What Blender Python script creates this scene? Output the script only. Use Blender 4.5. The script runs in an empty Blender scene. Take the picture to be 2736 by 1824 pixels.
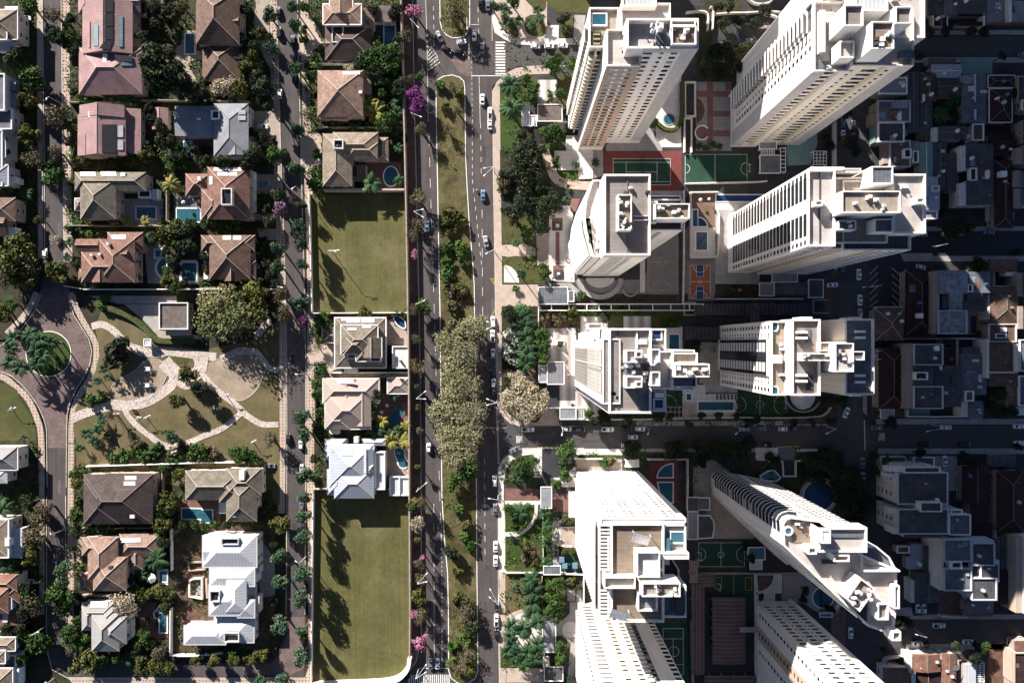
import bpy, math, random
from mathutils import Vector
random.seed(7)
R=math.radians
SC=bpy.context.scene
COL=SC.collection
S=0.152; HC=270.0; CX,CY=1368.0,920.0      # metres per pixel on the ground, camera height, point straight below the camera
OX=OY=0.0; ZF=1.0
def O(x,y,f=3.136):
    global OX,OY,ZF
    OX,OY,ZF=x,y,f
def W(x,y,z=0.0):
    k=S*(HC-z)/HC
    return Vector(((OX+x/ZF-CX)*k,(CY-OY-y/ZF)*k,z))
def D(d): return d/ZF*S
# ---------------------------------------------------------------- materials
MATS={}
def mat(key,col,rough=.85,var=.18,scale=.25,pat=None,col2=None,p1=1.0,p2=1.0,fine=2.5,bump=0,spec=.2,objrand=0,emit=None,metal=0):
    m=bpy.data.materials.new(key); m.use_nodes=True; nt=m.node_tree; N=nt.nodes; L=nt.links
    b=N['Principled BSDF']; b.inputs['Roughness'].default_value=rough
    b.inputs['Specular IOR Level'].default_value=spec; b.inputs['Metallic'].default_value=metal
    def nd(t,**k):
        n=N.new(t)
        for a,v in k.items(): setattr(n,a,v)
        return n
    def rgb(c): return (c[0],c[1],c[2],1)
    def mix(f,a,c,mode='MIX'):
        n=nd('ShaderNodeMix',data_type='RGBA',blend_type=mode)
        if isinstance(f,(int,float)): n.inputs[0].default_value=f
        else: L.new(f,n.inputs[0])
        for i,v in ((6,a),(7,c)):
            if isinstance(v,tuple): n.inputs[i].default_value=rgb(v)
            else: L.new(v,n.inputs[i])
        return n.outputs[2]
    def ramp(f,a,c):
        n=nd('ShaderNodeMapRange'); L.new(f,n.inputs[0]); n.inputs[1].default_value=a; n.inputs[2].default_value=c
        return n.outputs[0]
    uv=nd('ShaderNodeUVMap').outputs[0]; geo=nd('ShaderNodeNewGeometry').outputs['Position']
    def noise(sc,vec=geo,det=4,rg=.6):
        n=nd('ShaderNodeTexNoise'); n.inputs['Scale'].default_value=sc; n.inputs['Detail'].default_value=det
        n.inputs['Roughness'].default_value=rg; L.new(vec,n.inputs['Vector']); return n.outputs['Fac']
    c=col; c2=col2 or tuple(v*.6 for v in col)
    if pat in('tile','slab','plank'):
        n=nd('ShaderNodeTexBrick'); L.new(uv,n.inputs['Vector'])
        n.inputs['Scale'].default_value=1; n.inputs['Brick Width'].default_value=p1; n.inputs['Row Height'].default_value=p2
        n.inputs['Mortar Size'].default_value=.05 if pat!='tile' else .06
        n.inputs['Color1'].default_value=rgb(col); n.inputs['Color2'].default_value=rgb(tuple(v*(1-var) for v in col)); n.inputs['Mortar'].default_value=rgb(c2)
        if pat=='slab': n.offset=0
        cc=n.outputs[0]
    elif pat=='stripe':
        n=nd('ShaderNodeTexWave'); n.inputs['Scale'].default_value=.314/p1; L.new(uv,n.inputs['Vector']); n.bands_direction='X' if p2>0 else 'Y'
        cc=mix(n.outputs['Fac'],c,c2)
    elif pat=='dots':
        n=nd('ShaderNodeTexVoronoi'); n.inputs['Scale'].default_value=1/p1; n.inputs['Randomness'].default_value=.12; L.new(uv,n.inputs['Vector'])
        cc=mix(ramp(n.outputs['Distance'],p2,p2+.06),c2,c)
    elif pat=='cobble':
        n=nd('ShaderNodeTexVoronoi',feature='DISTANCE_TO_EDGE'); n.inputs['Scale'].default_value=1/p1; L.new(uv,n.inputs['Vector'])
        cc=mix(ramp(n.outputs['Distance'],.02,.12),c2,c)
    elif pat=='grass':
        f=noise(.05*p1,det=6,rg=.7); f2=noise(.9*p1,det=4,rg=.75)
        cc=mix(ramp(f,.35,.65),c,c2); cc=mix(ramp(f2,.3,.75),mix(.35,cc,(.01,.012,.004)),cc)
        if p2!=1:
            mp=nd('ShaderNodeMapping'); mp.inputs['Scale'].default_value=(1,.02,1); L.new(geo,mp.inputs[0]); cc=mix(1.0,cc,mix(ramp(noise(1.3,mp.outputs[0],2),.35,.65),(.86,.87,.86),(1.1,1.08,1.08)),'MULTIPLY')
            cc=mix(ramp(noise(.022,geo,5,.7),.54,.75),cc,(.165,.14,.08))
    elif pat=='leaf':
        tc=nd('ShaderNodeTexCoord').outputs['Object']
        cc=mix(ramp(noise(.45*p1,tc,3),.38,.62),c,c2); 
    elif pat=='asphalt':
        mp=nd('ShaderNodeMapping'); mp.inputs['Scale'].default_value=(1,.03,1) if p1>0 else (.03,1,1); L.new(geo,mp.inputs[0])
        f=noise(.55,mp.outputs[0],4); cc=mix(ramp(f,.3,.7),c,c2)
    elif pat=='streak':
        mp=nd('ShaderNodeMapping'); mp.inputs['Scale'].default_value=(1,1,.04); L.new(geo,mp.inputs[0])
        cc=mix(ramp(noise(.9,mp.outputs[0],5,.7),.42,.72),c,c2)
    else: cc=None
    if cc is None:
        r=nd('ShaderNodeRGB'); r.outputs[0].default_value=rgb(col); cc=r.outputs[0]
    if var>0:
        f=noise(scale,det=6,rg=.65); lo=tuple([1-var*1.3]*3); hi=tuple([1+var*.7]*3)
        cc=mix(1.0,cc,mix(ramp(f,.3,.7),lo,hi),'MULTIPLY')
        f=noise(fine,det=3,rg=.7)
        cc=mix(1.0,cc,mix(ramp(f,.3,.7),tuple([1-var*.7]*3),tuple([1+var*.6]*3)),'MULTIPLY')
    if objrand:
        oi=nd('ShaderNodeObjectInfo').outputs['Random']
        cc=mix(1.0,cc,mix(oi,(1-objrand,1-objrand,1-objrand*.6),(1+objrand,1+objrand*.9,1+objrand*.2)),'MULTIPLY')
    L.new(cc,b.inputs['Base Color'])
    if bump:
        bn=nd('ShaderNodeBump'); bn.inputs['Strength'].default_value=bump; bn.inputs['Distance'].default_value=.3
        L.new(noise(fine*.6,det=5),bn.inputs['Height']); L.new(bn.outputs[0],b.inputs['Normal'])
    if pat=='leaf':
        b.inputs['Transmission Weight'].default_value=0
        b.inputs['Subsurface Weight'].default_value=0
    MATS[key]=m; return m
def MT(k): return MATS[k] if isinstance(k,str) else k
# ---------------------------------------------------------------- mesh builder (world coordinates)
class MB:
    def __init__(s): s.v=[]; s.f=[]; s.m=[]
    def vs(s,pts):
        i=len(s.v); s.v+= [tuple(p) for p in pts]; return i
    def face(s,pts,m=0):
        i=s.vs(pts); s.f.append(tuple(range(i,i+len(pts)))); s.m.append(m); return s
    def prism(s,pts,z0,z1,m=0,top=None,cap=True):
        # pts counter-clockwise or not: fixed here
        a=sum(pts[i-1][0]*pts[i][1]-pts[i][0]*pts[i-1][1] for i in range(len(pts)))
        if a<0: pts=pts[::-1]
        n=len(pts)
        for i in range(n):
            p,q=pts[i],pts[(i+1)%n]
            s.face([(p[0],p[1],z0),(q[0],q[1],z0),(q[0],q[1],z1),(p[0],p[1],z1)],m)
        if cap: s.face([(p[0],p[1],z1) for p in pts],m if top is None else top)
        return s
    def box(s,x0,y0,x1,y1,z0,z1,m=0,top=None):
        x0,x1=min(x0,x1),max(x0,x1); y0,y1=min(y0,y1),max(y0,y1)
        return s.prism([(x0,y0),(x1,y0),(x1,y1),(x0,y1)],z0,z1,m,top)
    def sheet(s,pts,z,m=0):
        a=sum(pts[i-1][0]*pts[i][1]-pts[i][0]*pts[i-1][1] for i in range(len(pts)))
        if a<0: pts=pts[::-1]
        return s.face([(p[0],p[1],z) for p in pts],m)
    def obox(s,c,ux,uy,lx,ly,z0,z1,m=0):
        c=Vector(c[:2]); ux=Vector(ux[:2]).normalized()*lx/2; uy=Vector(uy[:2]).normalized()*ly/2
        return s.prism([c-ux-uy,c+ux-uy,c+ux+uy,c-ux+uy],z0,z1,m)
    def tube(s,p,q,r0,r1=None,n=6,m=0,cap=True):
        r1=r0 if r1 is None else r1; p=Vector(p); q=Vector(q); d=(q-p)
        if d.length<1e-6: return s
        d.normalize(); u=d.orthogonal().normalized(); w=d.cross(u)
        A=[p+(u*math.cos(2*math.pi*i/n)+w*math.sin(2*math.pi*i/n))*r0 for i in range(n)]
        B=[q+(u*math.cos(2*math.pi*i/n)+w*math.sin(2*math.pi*i/n))*r1 for i in range(n)]
        for i in range(n): s.face([A[i],A[(i+1)%n],B[(i+1)%n],B[i]],m)
        if cap: s.face(B,m); s.face(A[::-1],m)
        return s
    def wall(s,pts,z0,z1,t,m=0):
        q=[Vector(p[:2]) for p in pts]; q=[p for i,p in enumerate(q) if i==0 or (p-q[i-1]).length>.01]
        loop=len(q)>3 and (q[0]-q[-1]).length<.02
        if loop: q=q[:-1]
        n=len(q)
        if n<2: return s
        L=[];Rr=[]
        for i in range(n):
            d1=(q[i]-q[i-1]).normalized() if (loop or i>0) else None; d2=(q[(i+1)%n]-q[i]).normalized() if (loop or i<n-1) else None
            d1=d1 or d2; d2=d2 or d1
            n1=Vector((-d1.y,d1.x)); n2=Vector((-d2.y,d2.x)); b=n1+n2
            b=b.normalized() if b.length>.05 else n1
            b=b*(t/2)/max(.4,b.dot(n1)); L.append(q[i]+b); Rr.append(q[i]-b)
        for i in range(n if loop else n-1):
            j=(i+1)%n; A,B,C,Dv=L[i],L[j],Rr[j],Rr[i]
            s.face([(*Dv,z1),(*C,z1),(*B,z1),(*A,z1)],m); s.face([(*A,z1),(*B,z1),(*B,z0),(*A,z0)],m); s.face([(*C,z1),(*Dv,z1),(*Dv,z0),(*C,z0)],m)
        if not loop:
            for k,sg in ((0,1),(n-1,-1)):
                f=[(*L[k],z0),(*Rr[k],z0),(*Rr[k],z1),(*L[k],z1)]; s.face(f if sg>0 else f[::-1],m)
        return s
    def mesh(s,name,mats,off=(0,0,0)):
        me=bpy.data.meshes.new(name)
        ox,oy,oz=off
        me.from_pydata([(x-ox,y-oy,z-oz) for x,y,z in s.v],[],s.f)
        for m in (mats if isinstance(mats,(list,tuple)) else [mats]): me.materials.append(MT(m))
        me.polygons.foreach_set('material_index',s.m)
        uvl=me.uv_layers.new(name='UVMap').data
        buf=[0.0]*(2*len(me.loops)); Z=Vector((0,0,1)); vv=me.vertices
        for p in me.polygons:
            n=p.normal
            if abs(n.z)>.995: u=Vector((1,0,0)); w=Vector((0,1,0))
            else: u=Z.cross(n).normalized(); w=n.cross(u)
            for li in p.loop_indices:
                c=vv[me.loops[li].vertex_index].co; buf[2*li]=(c.x+ox)*u.x+(c.y+oy)*u.y; buf[2*li+1]=(c.x+ox)*w.x+(c.y+oy)*w.y+(c.z+oz)*w.z
        uvl.foreach_set('uv',buf)
        return me
    def build(s,name,mats,parent=None,label=None,origin=None):
        if not s.v: return None
        if parent is not None: off=wloc(parent)
        else:
            xs=[v[0] for v in s.v]; ys=[v[1] for v in s.v]; zs=[v[2] for v in s.v]
            off=Vector(((min(xs)+max(xs))/2,(min(ys)+max(ys))/2,min(zs)))
        o=bpy.data.objects.new(name,s.mesh(name,mats,off)); COL.objects.link(o)
        if parent is None: o.location=off
        else: o.parent=parent
        if label: o['label']=label
        return o
def wloc(o):
    v=Vector(o.location)
    while o.parent: o=o.parent; v=v+Vector(o.location)
    return v
def thing(name,label,cat,loc,rz=0,group=None):
    o=bpy.data.objects.new(name,None); COL.objects.link(o); o.empty_display_size=.5
    o.location=loc; o.rotation_euler=(0,0,rz); tag(o,label,cat,group); return o
LABELS={}
def tag(o,label,cat,group=None):
    if o is None: return
    if label: o['label']=label
    o['category']=cat
    if group: o['group']=group
    return o
def struct(name,mb,m):
    o=mb.build(name,m)
    if o: o['kind']='structure'
    return o
def inst(src,parent,loc=(0,0,0),rz=0,sc=1,name=None):
    o=src.copy(); COL.objects.link(o); o.parent=parent; o.location=loc; o.rotation_euler=(0,0,rz)
    o.scale=(sc,sc,sc) if isinstance(sc,(int,float)) else sc
    return o
def meshobj(name,me,parent,loc=(0,0,0),rz=0,sc=1):
    o=bpy.data.objects.new(name,me); COL.objects.link(o); o.parent=parent; o.location=loc; o.rotation_euler=(0,0,rz)
    o.scale=(sc,sc,sc) if isinstance(sc,(int,float)) else sc
    return o
def poly(*p,z=0.0): return [W(p[i],p[i+1],z) for i in range(0,len(p),2)]
def rect(x0,y0,x1,y1,z=0.0): return poly(x0,y0,x1,y0,x1,y1,x0,y1,z=z)
def arc(cx,cy,rx,ry,a0,a1,n=16,z=0.0): return [W(cx+rx*math.cos(R(a0+(a1-a0)*i/n)),cy-ry*math.sin(R(a0+(a1-a0)*i/n)),z) for i in range(n+1)]
def circ(cx,cy,r,n=24,z=0.0): return arc(cx,cy,r,r,0,360,n,z)[:-1]
def smooth(pts,it=2):
    for _ in range(it):
        q=[pts[0]]
        for a,b in zip(pts,pts[1:]): q+= [a*.75+b*.25,a*.25+b*.75]
        q.append(pts[-1]); pts=q
    return pts
def ribbon(pts,w):
    L=[];Rr=[]
    for i,p in enumerate(pts):
        a=pts[max(i-1,0)]; b=pts[min(i+1,len(pts)-1)]; d=(b-a).normalized(); n=Vector((-d.y,d.x,0))*w/2
        L.append(p+n); Rr.append(p-n)
    return L+Rr[::-1]
def strips(mb,pts,w,z,m=0):
    # quads along a line, so that bent ribbons stay clean
    q=ribbon(pts,w); n=len(pts)
    for i in range(n-1): mb.sheet([q[i],q[i+1],q[2*n-2-i],q[2*n-1-i]],z+.003*(i%3),m)
    return mb
# ---------------------------------------------------------------- camera, light
cam=bpy.data.cameras.new('camera'); co=bpy.data.objects.new('camera',cam); COL.objects.link(co)
co.location=(0,0,HC); cam.sensor_width=36; cam.lens=36*HC/(2736*S); cam.clip_start=1; cam.clip_end=3000
cam.shift_y=8/2736
SC.camera=co
SUN_EL=22.5; SDX,SDY=.576,-.817
sd=Vector((math.cos(R(SUN_EL))*SDX,math.cos(R(SUN_EL))*SDY,-math.sin(R(SUN_EL))))
sl=bpy.data.lights.new('sun','SUN'); sl.energy=5; sl.angle=R(.5); sl.color=(1,.945,.88)
so=bpy.data.objects.new('sun',sl); COL.objects.link(so); so.rotation_euler=sd.to_track_quat('-Z','Y').to_euler(); so.location=(-200,280,200)
w=bpy.data.worlds.new('World'); SC.world=w; w.use_nodes=True; wn=w.node_tree
sk=wn.nodes.new('ShaderNodeTexSky'); sk.sky_type='NISHITA'; sk.sun_disc=False; sk.sun_elevation=R(SUN_EL); sk.sun_rotation=R(-35.2); sk.altitude=600; sk.air_density=.43; sk.dust_density=.3; sk.ozone_density=1.0
wn.links.new(sk.outputs[0],wn.nodes['Background'].inputs[0]); wn.nodes['Background'].inputs[1].default_value=.05
SC.view_settings.view_transform='Standard'; SC.view_settings.look='None'; SC.view_settings.exposure=1.6; SC.view_settings.gamma=1
SC.cycles.diffuse_bounces=3; SC.cycles.max_bounces=4
# ---------------------------------------------------------------- materials
mat('asphalt',(.094,.08,.078),pat='asphalt',col2=(.062,.054,.054),var=.2,scale=.08)
mat('asphalt_side',(.08,.073,.073),pat='asphalt',p1=-1,col2=(.062,.058,.06),var=.14,scale=.08)
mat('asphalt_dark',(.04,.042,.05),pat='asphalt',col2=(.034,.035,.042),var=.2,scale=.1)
mat('paint',(.7,.68,.65),var=.25,scale=.8)
mat('yellow_paint',(.55,.4,.08),var=.2)
mat('brick_road',(.185,.132,.124),pat='tile',p1=1.2,p2=.6,var=.25,col2=(.12,.085,.08))
mat('cream',(.43,.345,.285),var=.15,scale=.4)
mat('cream_dots',(.43,.335,.27),pat='dots',p1=1.35,p2=.2,col2=(.15,.11,.085),var=.12)
mat('cobble',(.58,.5,.45),pat='cobble',p1=.85,col2=(.27,.21,.18),var=.2)
mat('lawn',(.13,.118,.045),pat='grass',col2=(.107,.103,.034),var=.16,scale=.12,fine=1.5,p1=.7,p2=2)
mat('grass',(.1,.088,.032),pat='grass',col2=(.06,.075,.02),var=.25,scale=.2)
mat('green_grass',(.05,.085,.016),pat='grass',col2=(.035,.062,.012),var=.2,scale=.3)
mat('dry_grass',(.15,.12,.06),pat='grass',col2=(.085,.082,.022),var=.5,scale=.14,p1=1.6)
mat('park_grass',(.125,.108,.042),pat='grass',col2=(.17,.13,.075),var=.2,scale=.2,p1=1.2)
mat('garden',(.035,.037,.015),pat='grass',col2=(.06,.047,.032),var=.4,scale=.25,p1=4)
mat('soil',(.13,.075,.055),var=.45,scale=.25)
mat('verge',(.105,.07,.058),var=.35,scale=.2)
mat('sand',(.3,.235,.17),var=.25,scale=.2)
mat('patio',(.36,.295,.245),pat='slab',p1=2,p2=2,var=.1,col2=(.25,.2,.17))
mat('patio_grey',(.3,.28,.275),pat='slab',p1=2.4,p2=2.4,var=.12,col2=(.2,.18,.18))
mat('patio_white',(.62,.57,.53),pat='slab',p1=2.2,p2=2.2,var=.08,col2=(.42,.37,.34))
mat('patio_red',(.2,.11,.09),pat='slab',p1=1.2,p2=1.2,var=.2)
mat('striped_paving',(.62,.57,.54),pat='stripe',p1=4.2,p2=1,col2=(.33,.28,.26),var=.1)
mat('concrete',(.33,.31,.3),var=.2,scale=.3)
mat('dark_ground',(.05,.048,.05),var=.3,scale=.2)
mat('white_wall',(.66,.62,.57),pat='streak',col2=(.5,.45,.4),var=.12,scale=.2)
mat('bright_wall',(.74,.71,.67),pat='streak',col2=(.56,.52,.48),var=.04,scale=.2)
mat('cream_wall',(.7,.62,.53),var=.07,scale=.2)
mat('tan_wall',(.4,.32,.26),var=.1)
mat('grey_wall',(.45,.45,.48),var=.1)
mat('brown_cladding',(.42,.31,.24),var=.06)
mat('olive_cladding_and_shade',(.5,.43,.32),var=.06)
mat('trim',(.78,.75,.72),var=.08,scale=.5)
mat('glass',(.02,.024,.03),rough=.12,var=0,spec=.5)
mat('glass_blue',(.05,.13,.17),rough=.15,var=0,spec=.5)
mat('pool_water',(.028,.1,.138),rough=.12,var=.2,scale=.3,fine=1.2,spec=.5)
mat('pool_dark',(.02,.045,.12),rough=.12,var=.15,spec=.5)
mat('metal',(.45,.45,.46),rough=.45,var=.1)
mat('lamp_white',(.8,.8,.8),rough=.4,var=0)
mat('dark_metal',(.06,.06,.065),rough=.5,var=0)
mat('solar_white',(.62,.6,.6),pat='slab',p1=1.1,p2=2.2,var=.1,col2=(.35,.33,.33),rough=.3)
mat('solar_dark',(.035,.035,.04),pat='slab',p1=1.1,p2=2.2,var=.1,col2=(.06,.05,.05),rough=.35)
mat('skylight',(.16,.26,.29),pat='slab',p1=1,p2=1,var=.15,col2=(.3,.36,.38),rough=.3)
mat('hedge',(.04,.06,.015),pat='leaf',col2=(.075,.085,.025),var=.3,scale=.8,bump=1)
# ---------------------------------------------------------------- setting
EXCL=[]
def G(name,key,polys,z):
    b=MB()
    for p in polys: b.sheet(p,z)
    return struct(name,b,key)
def slab(name,key,polys,z,z0=0):
    if name not in('terrain','lawn'): EXCL.extend(polys)
    b=MB()
    for p in polys: b.prism(p,z0,z)
    return struct(name,b,key)
g=MB(); g.sheet([(-700,-600),(700,-600),(700,600),(-700,600)],-.3); struct('ground',g,'dark_ground')
O(0,0,1)
# blocks of land between the roads, each a low step above the asphalt
slab('terrain','garden',[poly(165,-90,168,300,171,560,173,690,190,775,215,850,240,925,243,965,225,1010,195,1070,180,1130,177,1300,176,1650,188,1720,215,1752,300,1768,700,1768,738,1738,760,1690,764,1640,766,1500,767,1100,765,850,760,650,753,480,746,270,737,-90),
  poly(793,-90,801,270,806,480,812,700,817,950,817,1250,815,1640,812,1830,1050,1830,1095,1810,1097,1300,1093,800,1084,350,1073,-90),
  poly(-200,-90,113,-90,116,300,119,560,119,700,98,790,60,850,20,905,-200,935),
  poly(-200,985,0,990,40,1008,68,1040,100,1090,120,1145,124,1300,124,1672,128,1745,140,1785,180,1806,400,1808,810,1808,810,2000,-200,2000)],.12)
slab('terrain','dark_ground',[poly(1313,-90,1316,60,1322,88,1345,104,1378,119,1420,120,1700,118,2000,105,2228,100,2228,-90),
  poly(1316,245,1327,222,1348,200,1378,184,1420,178,1700,176,2000,164,2234,158,2238,320,2238,620,2238,830,2240,1060,2235,1110,2215,1135,1391,1138,1365,1130,1343,1112,1331,1092,1326,1000,1322,700,1318,480),
  poly(1331,1250,1345,1225,1366,1208,1391,1197,2200,1195,2236,1210,2240,1300,2245,1700,2262,1900,1331,1900),
  poly(2334,150,2760,152,2900,152,2900,620,2440,624,2410,640,2406,672,2412,680,2900,680,2900,1134,2340,1134,2312,1125,2304,1100,2303,850,2318,800,2328,640,2330,400),
  poly(2228,-90,2230,96,2900,95,2900,-90),
  poly(2320,1215,2345,1196,2900,1196,2900,1652,2420,1652,2345,1640,2316,1600,2312,1300),
  poly(2345,1780,2375,1735,2420,1718,2900,1720,2900,1900,2320,1900)],.12)
# road surfaces
G('road','asphalt',[poly(1100,-90,1104,150,1112,480,1121,880,1125,1200,1126,1700,1110,1765,1060,1830,1100,1900,1330,1900,1332,1500,1330,1150,1326,900,1320,600,1318,330,1316,230,1360,190,1380,178,1380,118,1345,104,1322,88,1314,60,1312,-90)],.0)
G('road','asphalt',[poly(112,-90,117,300,120,560,119,700,112,775,180,775,172,690,170,560,167,300,163,-90),poly(124,1196,178,1196,177,1650,186,1722,215,1756,300,1770,700,1770,745,1735,765,1688,764,1640,766,1500,768,1096,767,985,761,650,754,480,747,270,738,-90,792,-90,800,270,805,480,811,700,816,950,816,1250,814,1640,812,1808,180,1808,140,1785,126,1740)],.004)
G('road','asphalt_side',[poly(1380,118,1700,117,2000,104,2230,98,2900,96,2900,152,2334,150,2000,164,1700,177,1380,178)],.008)
G('road','asphalt_side',[poly(1331,1085,1345,1112,1365,1130,1391,1138,2235,1136,2240,1060,2238,830,2236,320,2234,156,2334,148,2330,400,2328,640,2318,800,2303,850,2304,1100,2320,1134,2900,1134,2900,1196,2345,1196,2318,1215,2312,1300,2316,1600,2345,1640,2420,1654,2900,1654,2900,1718,2420,1718,2375,1735,2345,1780,2320,1900,2262,1900,2245,1700,2240,1300,2236,1212,2200,1196,1391,1197,1366,1208,1345,1225,1331,1250)],.008)
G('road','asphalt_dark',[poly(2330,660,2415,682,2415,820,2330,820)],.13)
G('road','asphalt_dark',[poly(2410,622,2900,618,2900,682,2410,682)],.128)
b=MB()
O(0,800)
b.sheet(poly(345,-90,280,110,200,220,100,330,0,390,-300,430,-300,600,0,600,100,640,170,700,250,790,320,890,370,1000,392,1090,397,1242,556,1242,560,1080,565,960,590,860,640,750,700,660,755,540,770,430,745,330,690,240,620,130,572,-90),.008)
O(400,800); b.sheet(poly(1140,90,1300,90,1302,570,1150,570),.012)
O(400,1324); b.sheet(poly(1182,1012,1300,1012,1352,1290,1340,1400,1280,1450,1160,1505,1010,1505,780,1505,790,1415,1010,1400,1100,1320,1165,1130),.008)
struct('road',b,'brick_road')
O(800,0); G('road','brick_road',[poly(1265,500,1435,500,1440,640,1395,640,1330,600)],.006)
# roundabout island and planted medians
O(0,800)
def island(name,key,pts,h=.16):
    b=MB(); b.prism(pts,0,h-.02); struct('kerb',b,'trim')
    c=sum((Vector(p[:2]) for p in pts),Vector((0,0)))/len(pts)
    q=[]
    n=len(pts)
    for i in range(n):
        a=Vector(pts[i-1][:2]); p=Vector(pts[i][:2]); d=Vector(pts[(i+1)%n][:2])
        t=(d-a).normalized(); nn=Vector((-t.y,t.x))
        if nn.dot(c-p)<0 and name=='lawn': nn=-nn
        q.append(p+nn*.3)
    b=MB(); b.prism(q,0,h); struct(name,b,key)
island('lawn','green_grass',[Vector((p.x,p.y,0)) for p in circ(408,455,192,32)])
O(0,0,1)
def ccw(pts):
    a=sum(pts[i-1][0]*pts[i][1]-pts[i][0]*pts[i-1][1] for i in range(len(pts)))
    return pts if a>0 else pts[::-1]
MED1=ccw(poly(1173,-90,1175,60,1180,80,1192,95,1208,103,1225,103,1242,97,1252,84,1256,65,1256,-90))
MED2=ccw(poly(1164,235,1168,214,1183,204,1208,200,1228,206,1240,217,1243,240,1244,330,1245,420,1249,500,1255,600,1264,700,1268,760,1270,900,1272,1100,1274,1300,1275,1500,1277,1700,1278,1790,1271,1811,1254,1823,1240,1828,1222,1823,1205,1811,1198,1790,1197,1620,1195,1530,1186,1430,1180,1330,1179,1250,1178,1100,1175,850,1171,650,1168,480,1165,330))
island('median','dry_grass',MED1); island('median','dry_grass',MED2)
# pavements
def pave(key,pts,w,z,h=0): 
    b=MB(); strips(b,pts,D(w),z); struct('pavement',b,key)
O(0,0,1)
pave('cream_dots',poly(177,-90,178,80),20,.14)
pave('cream_dots',poly(176,120,178,300,181,560,184,700),21,.14)
pave('cream',poly(106,-90,107,300,109,560,109,690),14,.14)
O(0,800)
pave('cream_dots',smooth(poly(600,-60,635,60,690,170,745,260,795,340,812,430,800,560,755,670,690,760,640,840,612,940,600,1060,598,1200)),48,.145)
pave('cream_dots',smooth(poly(-100,610,40,650,120,720,215,800,270,890,310,990,340,1080,350,1200,352,1570)),50,.145)
pave('cream',smooth(poly(310,-60,260,60,190,160,120,230,60,290)),55,.145)
O(0,0,1)
pave('cream_dots',poly(191,1185,189,1400,190,1500,190,1600,190,1700),16,.14)
pave('cream',poly(112,1300,113,1500,112,1640),14,.14)
pave('cream_dots',poly(726,-90,735,270,742,480,749,650,755,850,756,1100,754,1250,752,1370),18,.14)
pave('cream_dots',poly(812,-90,818,270,824,480,830,700,833,850,829,1000,829,1250,833,1400,835,1600,835,1800),21,.14)
b=MB(); b.sheet(poly(400,1808,815,1808,838,1745,850,1830,400,1830,200,1830,180,1808),.145); struct('pavement',b,'cream_dots')
G('pavement','verge',[poly(1077,-90,1101,-90,1106,200,1112,480,1121,880,1125,1200,1126,1700,1112,1765,1085,1800,1060,1830,1020,1830,1080,1775,1098,1740,1099,1600,1097,1300,1096,1000,1093,800,1090,620,1085,350)],.14)
pave('cream',poly(1329,-90,1328,60),18,.14)
G('pavement','cream',[poly(1318,480,1322,700,1326,1000,1331,1092,1343,1112,1365,1130,1391,1138,1500,1138,1500,1128,1400,1128,1370,1115,1350,1095,1343,1050,1341,700,1338,480,1336,300,1342,270,1350,235,1372,212,1400,200,1470,198,1470,184,1420,178,1378,184,1348,200,1327,222,1316,245,1317,330)],.15)
G('pavement','patio_white',[poly(1313,40,1322,88,1345,104,1378,119,1420,121,1556,119,1556,104,1380,103,1350,88,1330,60,1320,25)],.15)
G('pavement','patio_white',[poly(1331,1250,1345,1225,1366,1208,1391,1199,1448,1198,1448,1275,1425,1275,1425,1213,1390,1217,1365,1232,1352,1255,1346,1290,1346,1330,1350,1400,1352,1530,1350,1660,1337,1660,1331,1400)],.15)
G('pavement','cream',[poly(1337,1528,1350,1528,1352,1700,1352,1830,1334,1830,1332,1600)],.155)
G('pavement','concrete',[poly(1700,1124,2215,1124,2215,1136,1700,1137),poly(1540,1198,2100,1197,2100,1206,1540,1207),poly(2340,1118,2900,1118,2900,1133,2340,1133),poly(2345,1197,2900,1197,2900,1212,2345,1212),poly(2420,1640,2900,1640,2900,1653,2420,1653),poly(2420,1719,2900,1719,2900,1733,2420,1733),poly(2440,606,2900,604,2900,616,2440,618),poly(2420,684,2900,684,2900,698,2420,698),poly(2340,84,2900,80,2900,94,2340,94),poly(2340,154,2900,154,2900,168,2340,168),poly(2228,180,2236,180,2238,820,2230,820),poly(2305,860,2316,860,2316,1110,2305,1100)],.15)
# kerb lines
mat('kerb_stone',(.52,.47,.42),var=.25,scale=.5)
def kerb(pts,w=.27,z=.17):
    b=MB(); b.wall(pts,-.05,z,w); struct('kerb',b,'kerb_stone')
O(0,0,1)
kerb(poly(1101,-90,1106,200,1112,480,1121,880,1125,1200,1126,1700,1112,1765,1085,1800,1060,1830))
kerb(poly(1312,-90,1316,60,1322,88,1345,104,1378,119,1420,121,1556,119))
kerb(poly(1316,310,1316,245,1327,222,1348,200,1378,184,1420,178,1540,177))
kerb(poly(1317,310,1318,480,1322,700,1326,1000,1331,1092,1343,1112,1365,1130,1391,1138,1560,1138))
kerb(poly(1560,1197,1391,1197,1366,1208,1345,1225,1331,1250,1331,1400,1332,1660,1334,1830))
kerb(poly(737,-90,746,270,753,480,760,650,765,850,767,1100,766,1500,764,1640)); kerb(poly(793,-90,801,270,806,480,812,700,817,950,817,1250,815,1640))
kerb(poly(163,-90,167,300,170,560,172,700)); kerb(poly(113,-90,117,300,120,560,119,700))
O(0,800); kerb(poly(572,-40,620,130,690,240,745,330,770,430,755,540,700,660,640,750,590,860,565,960,560,1080,556,1570)); kerb(poly(-200,590,0,600,100,640,170,700,250,790,320,890,370,1000,392,1090,397,1570)); kerb(poly(345,-40,280,110,200,220,100,330,0,390))
O(0,1324); kerb(poly(392,0,390,1090,402,1320,436,1450,562,1520,1400,1522)); kerb(poly(552,0,553,1000,590,1250))
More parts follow.
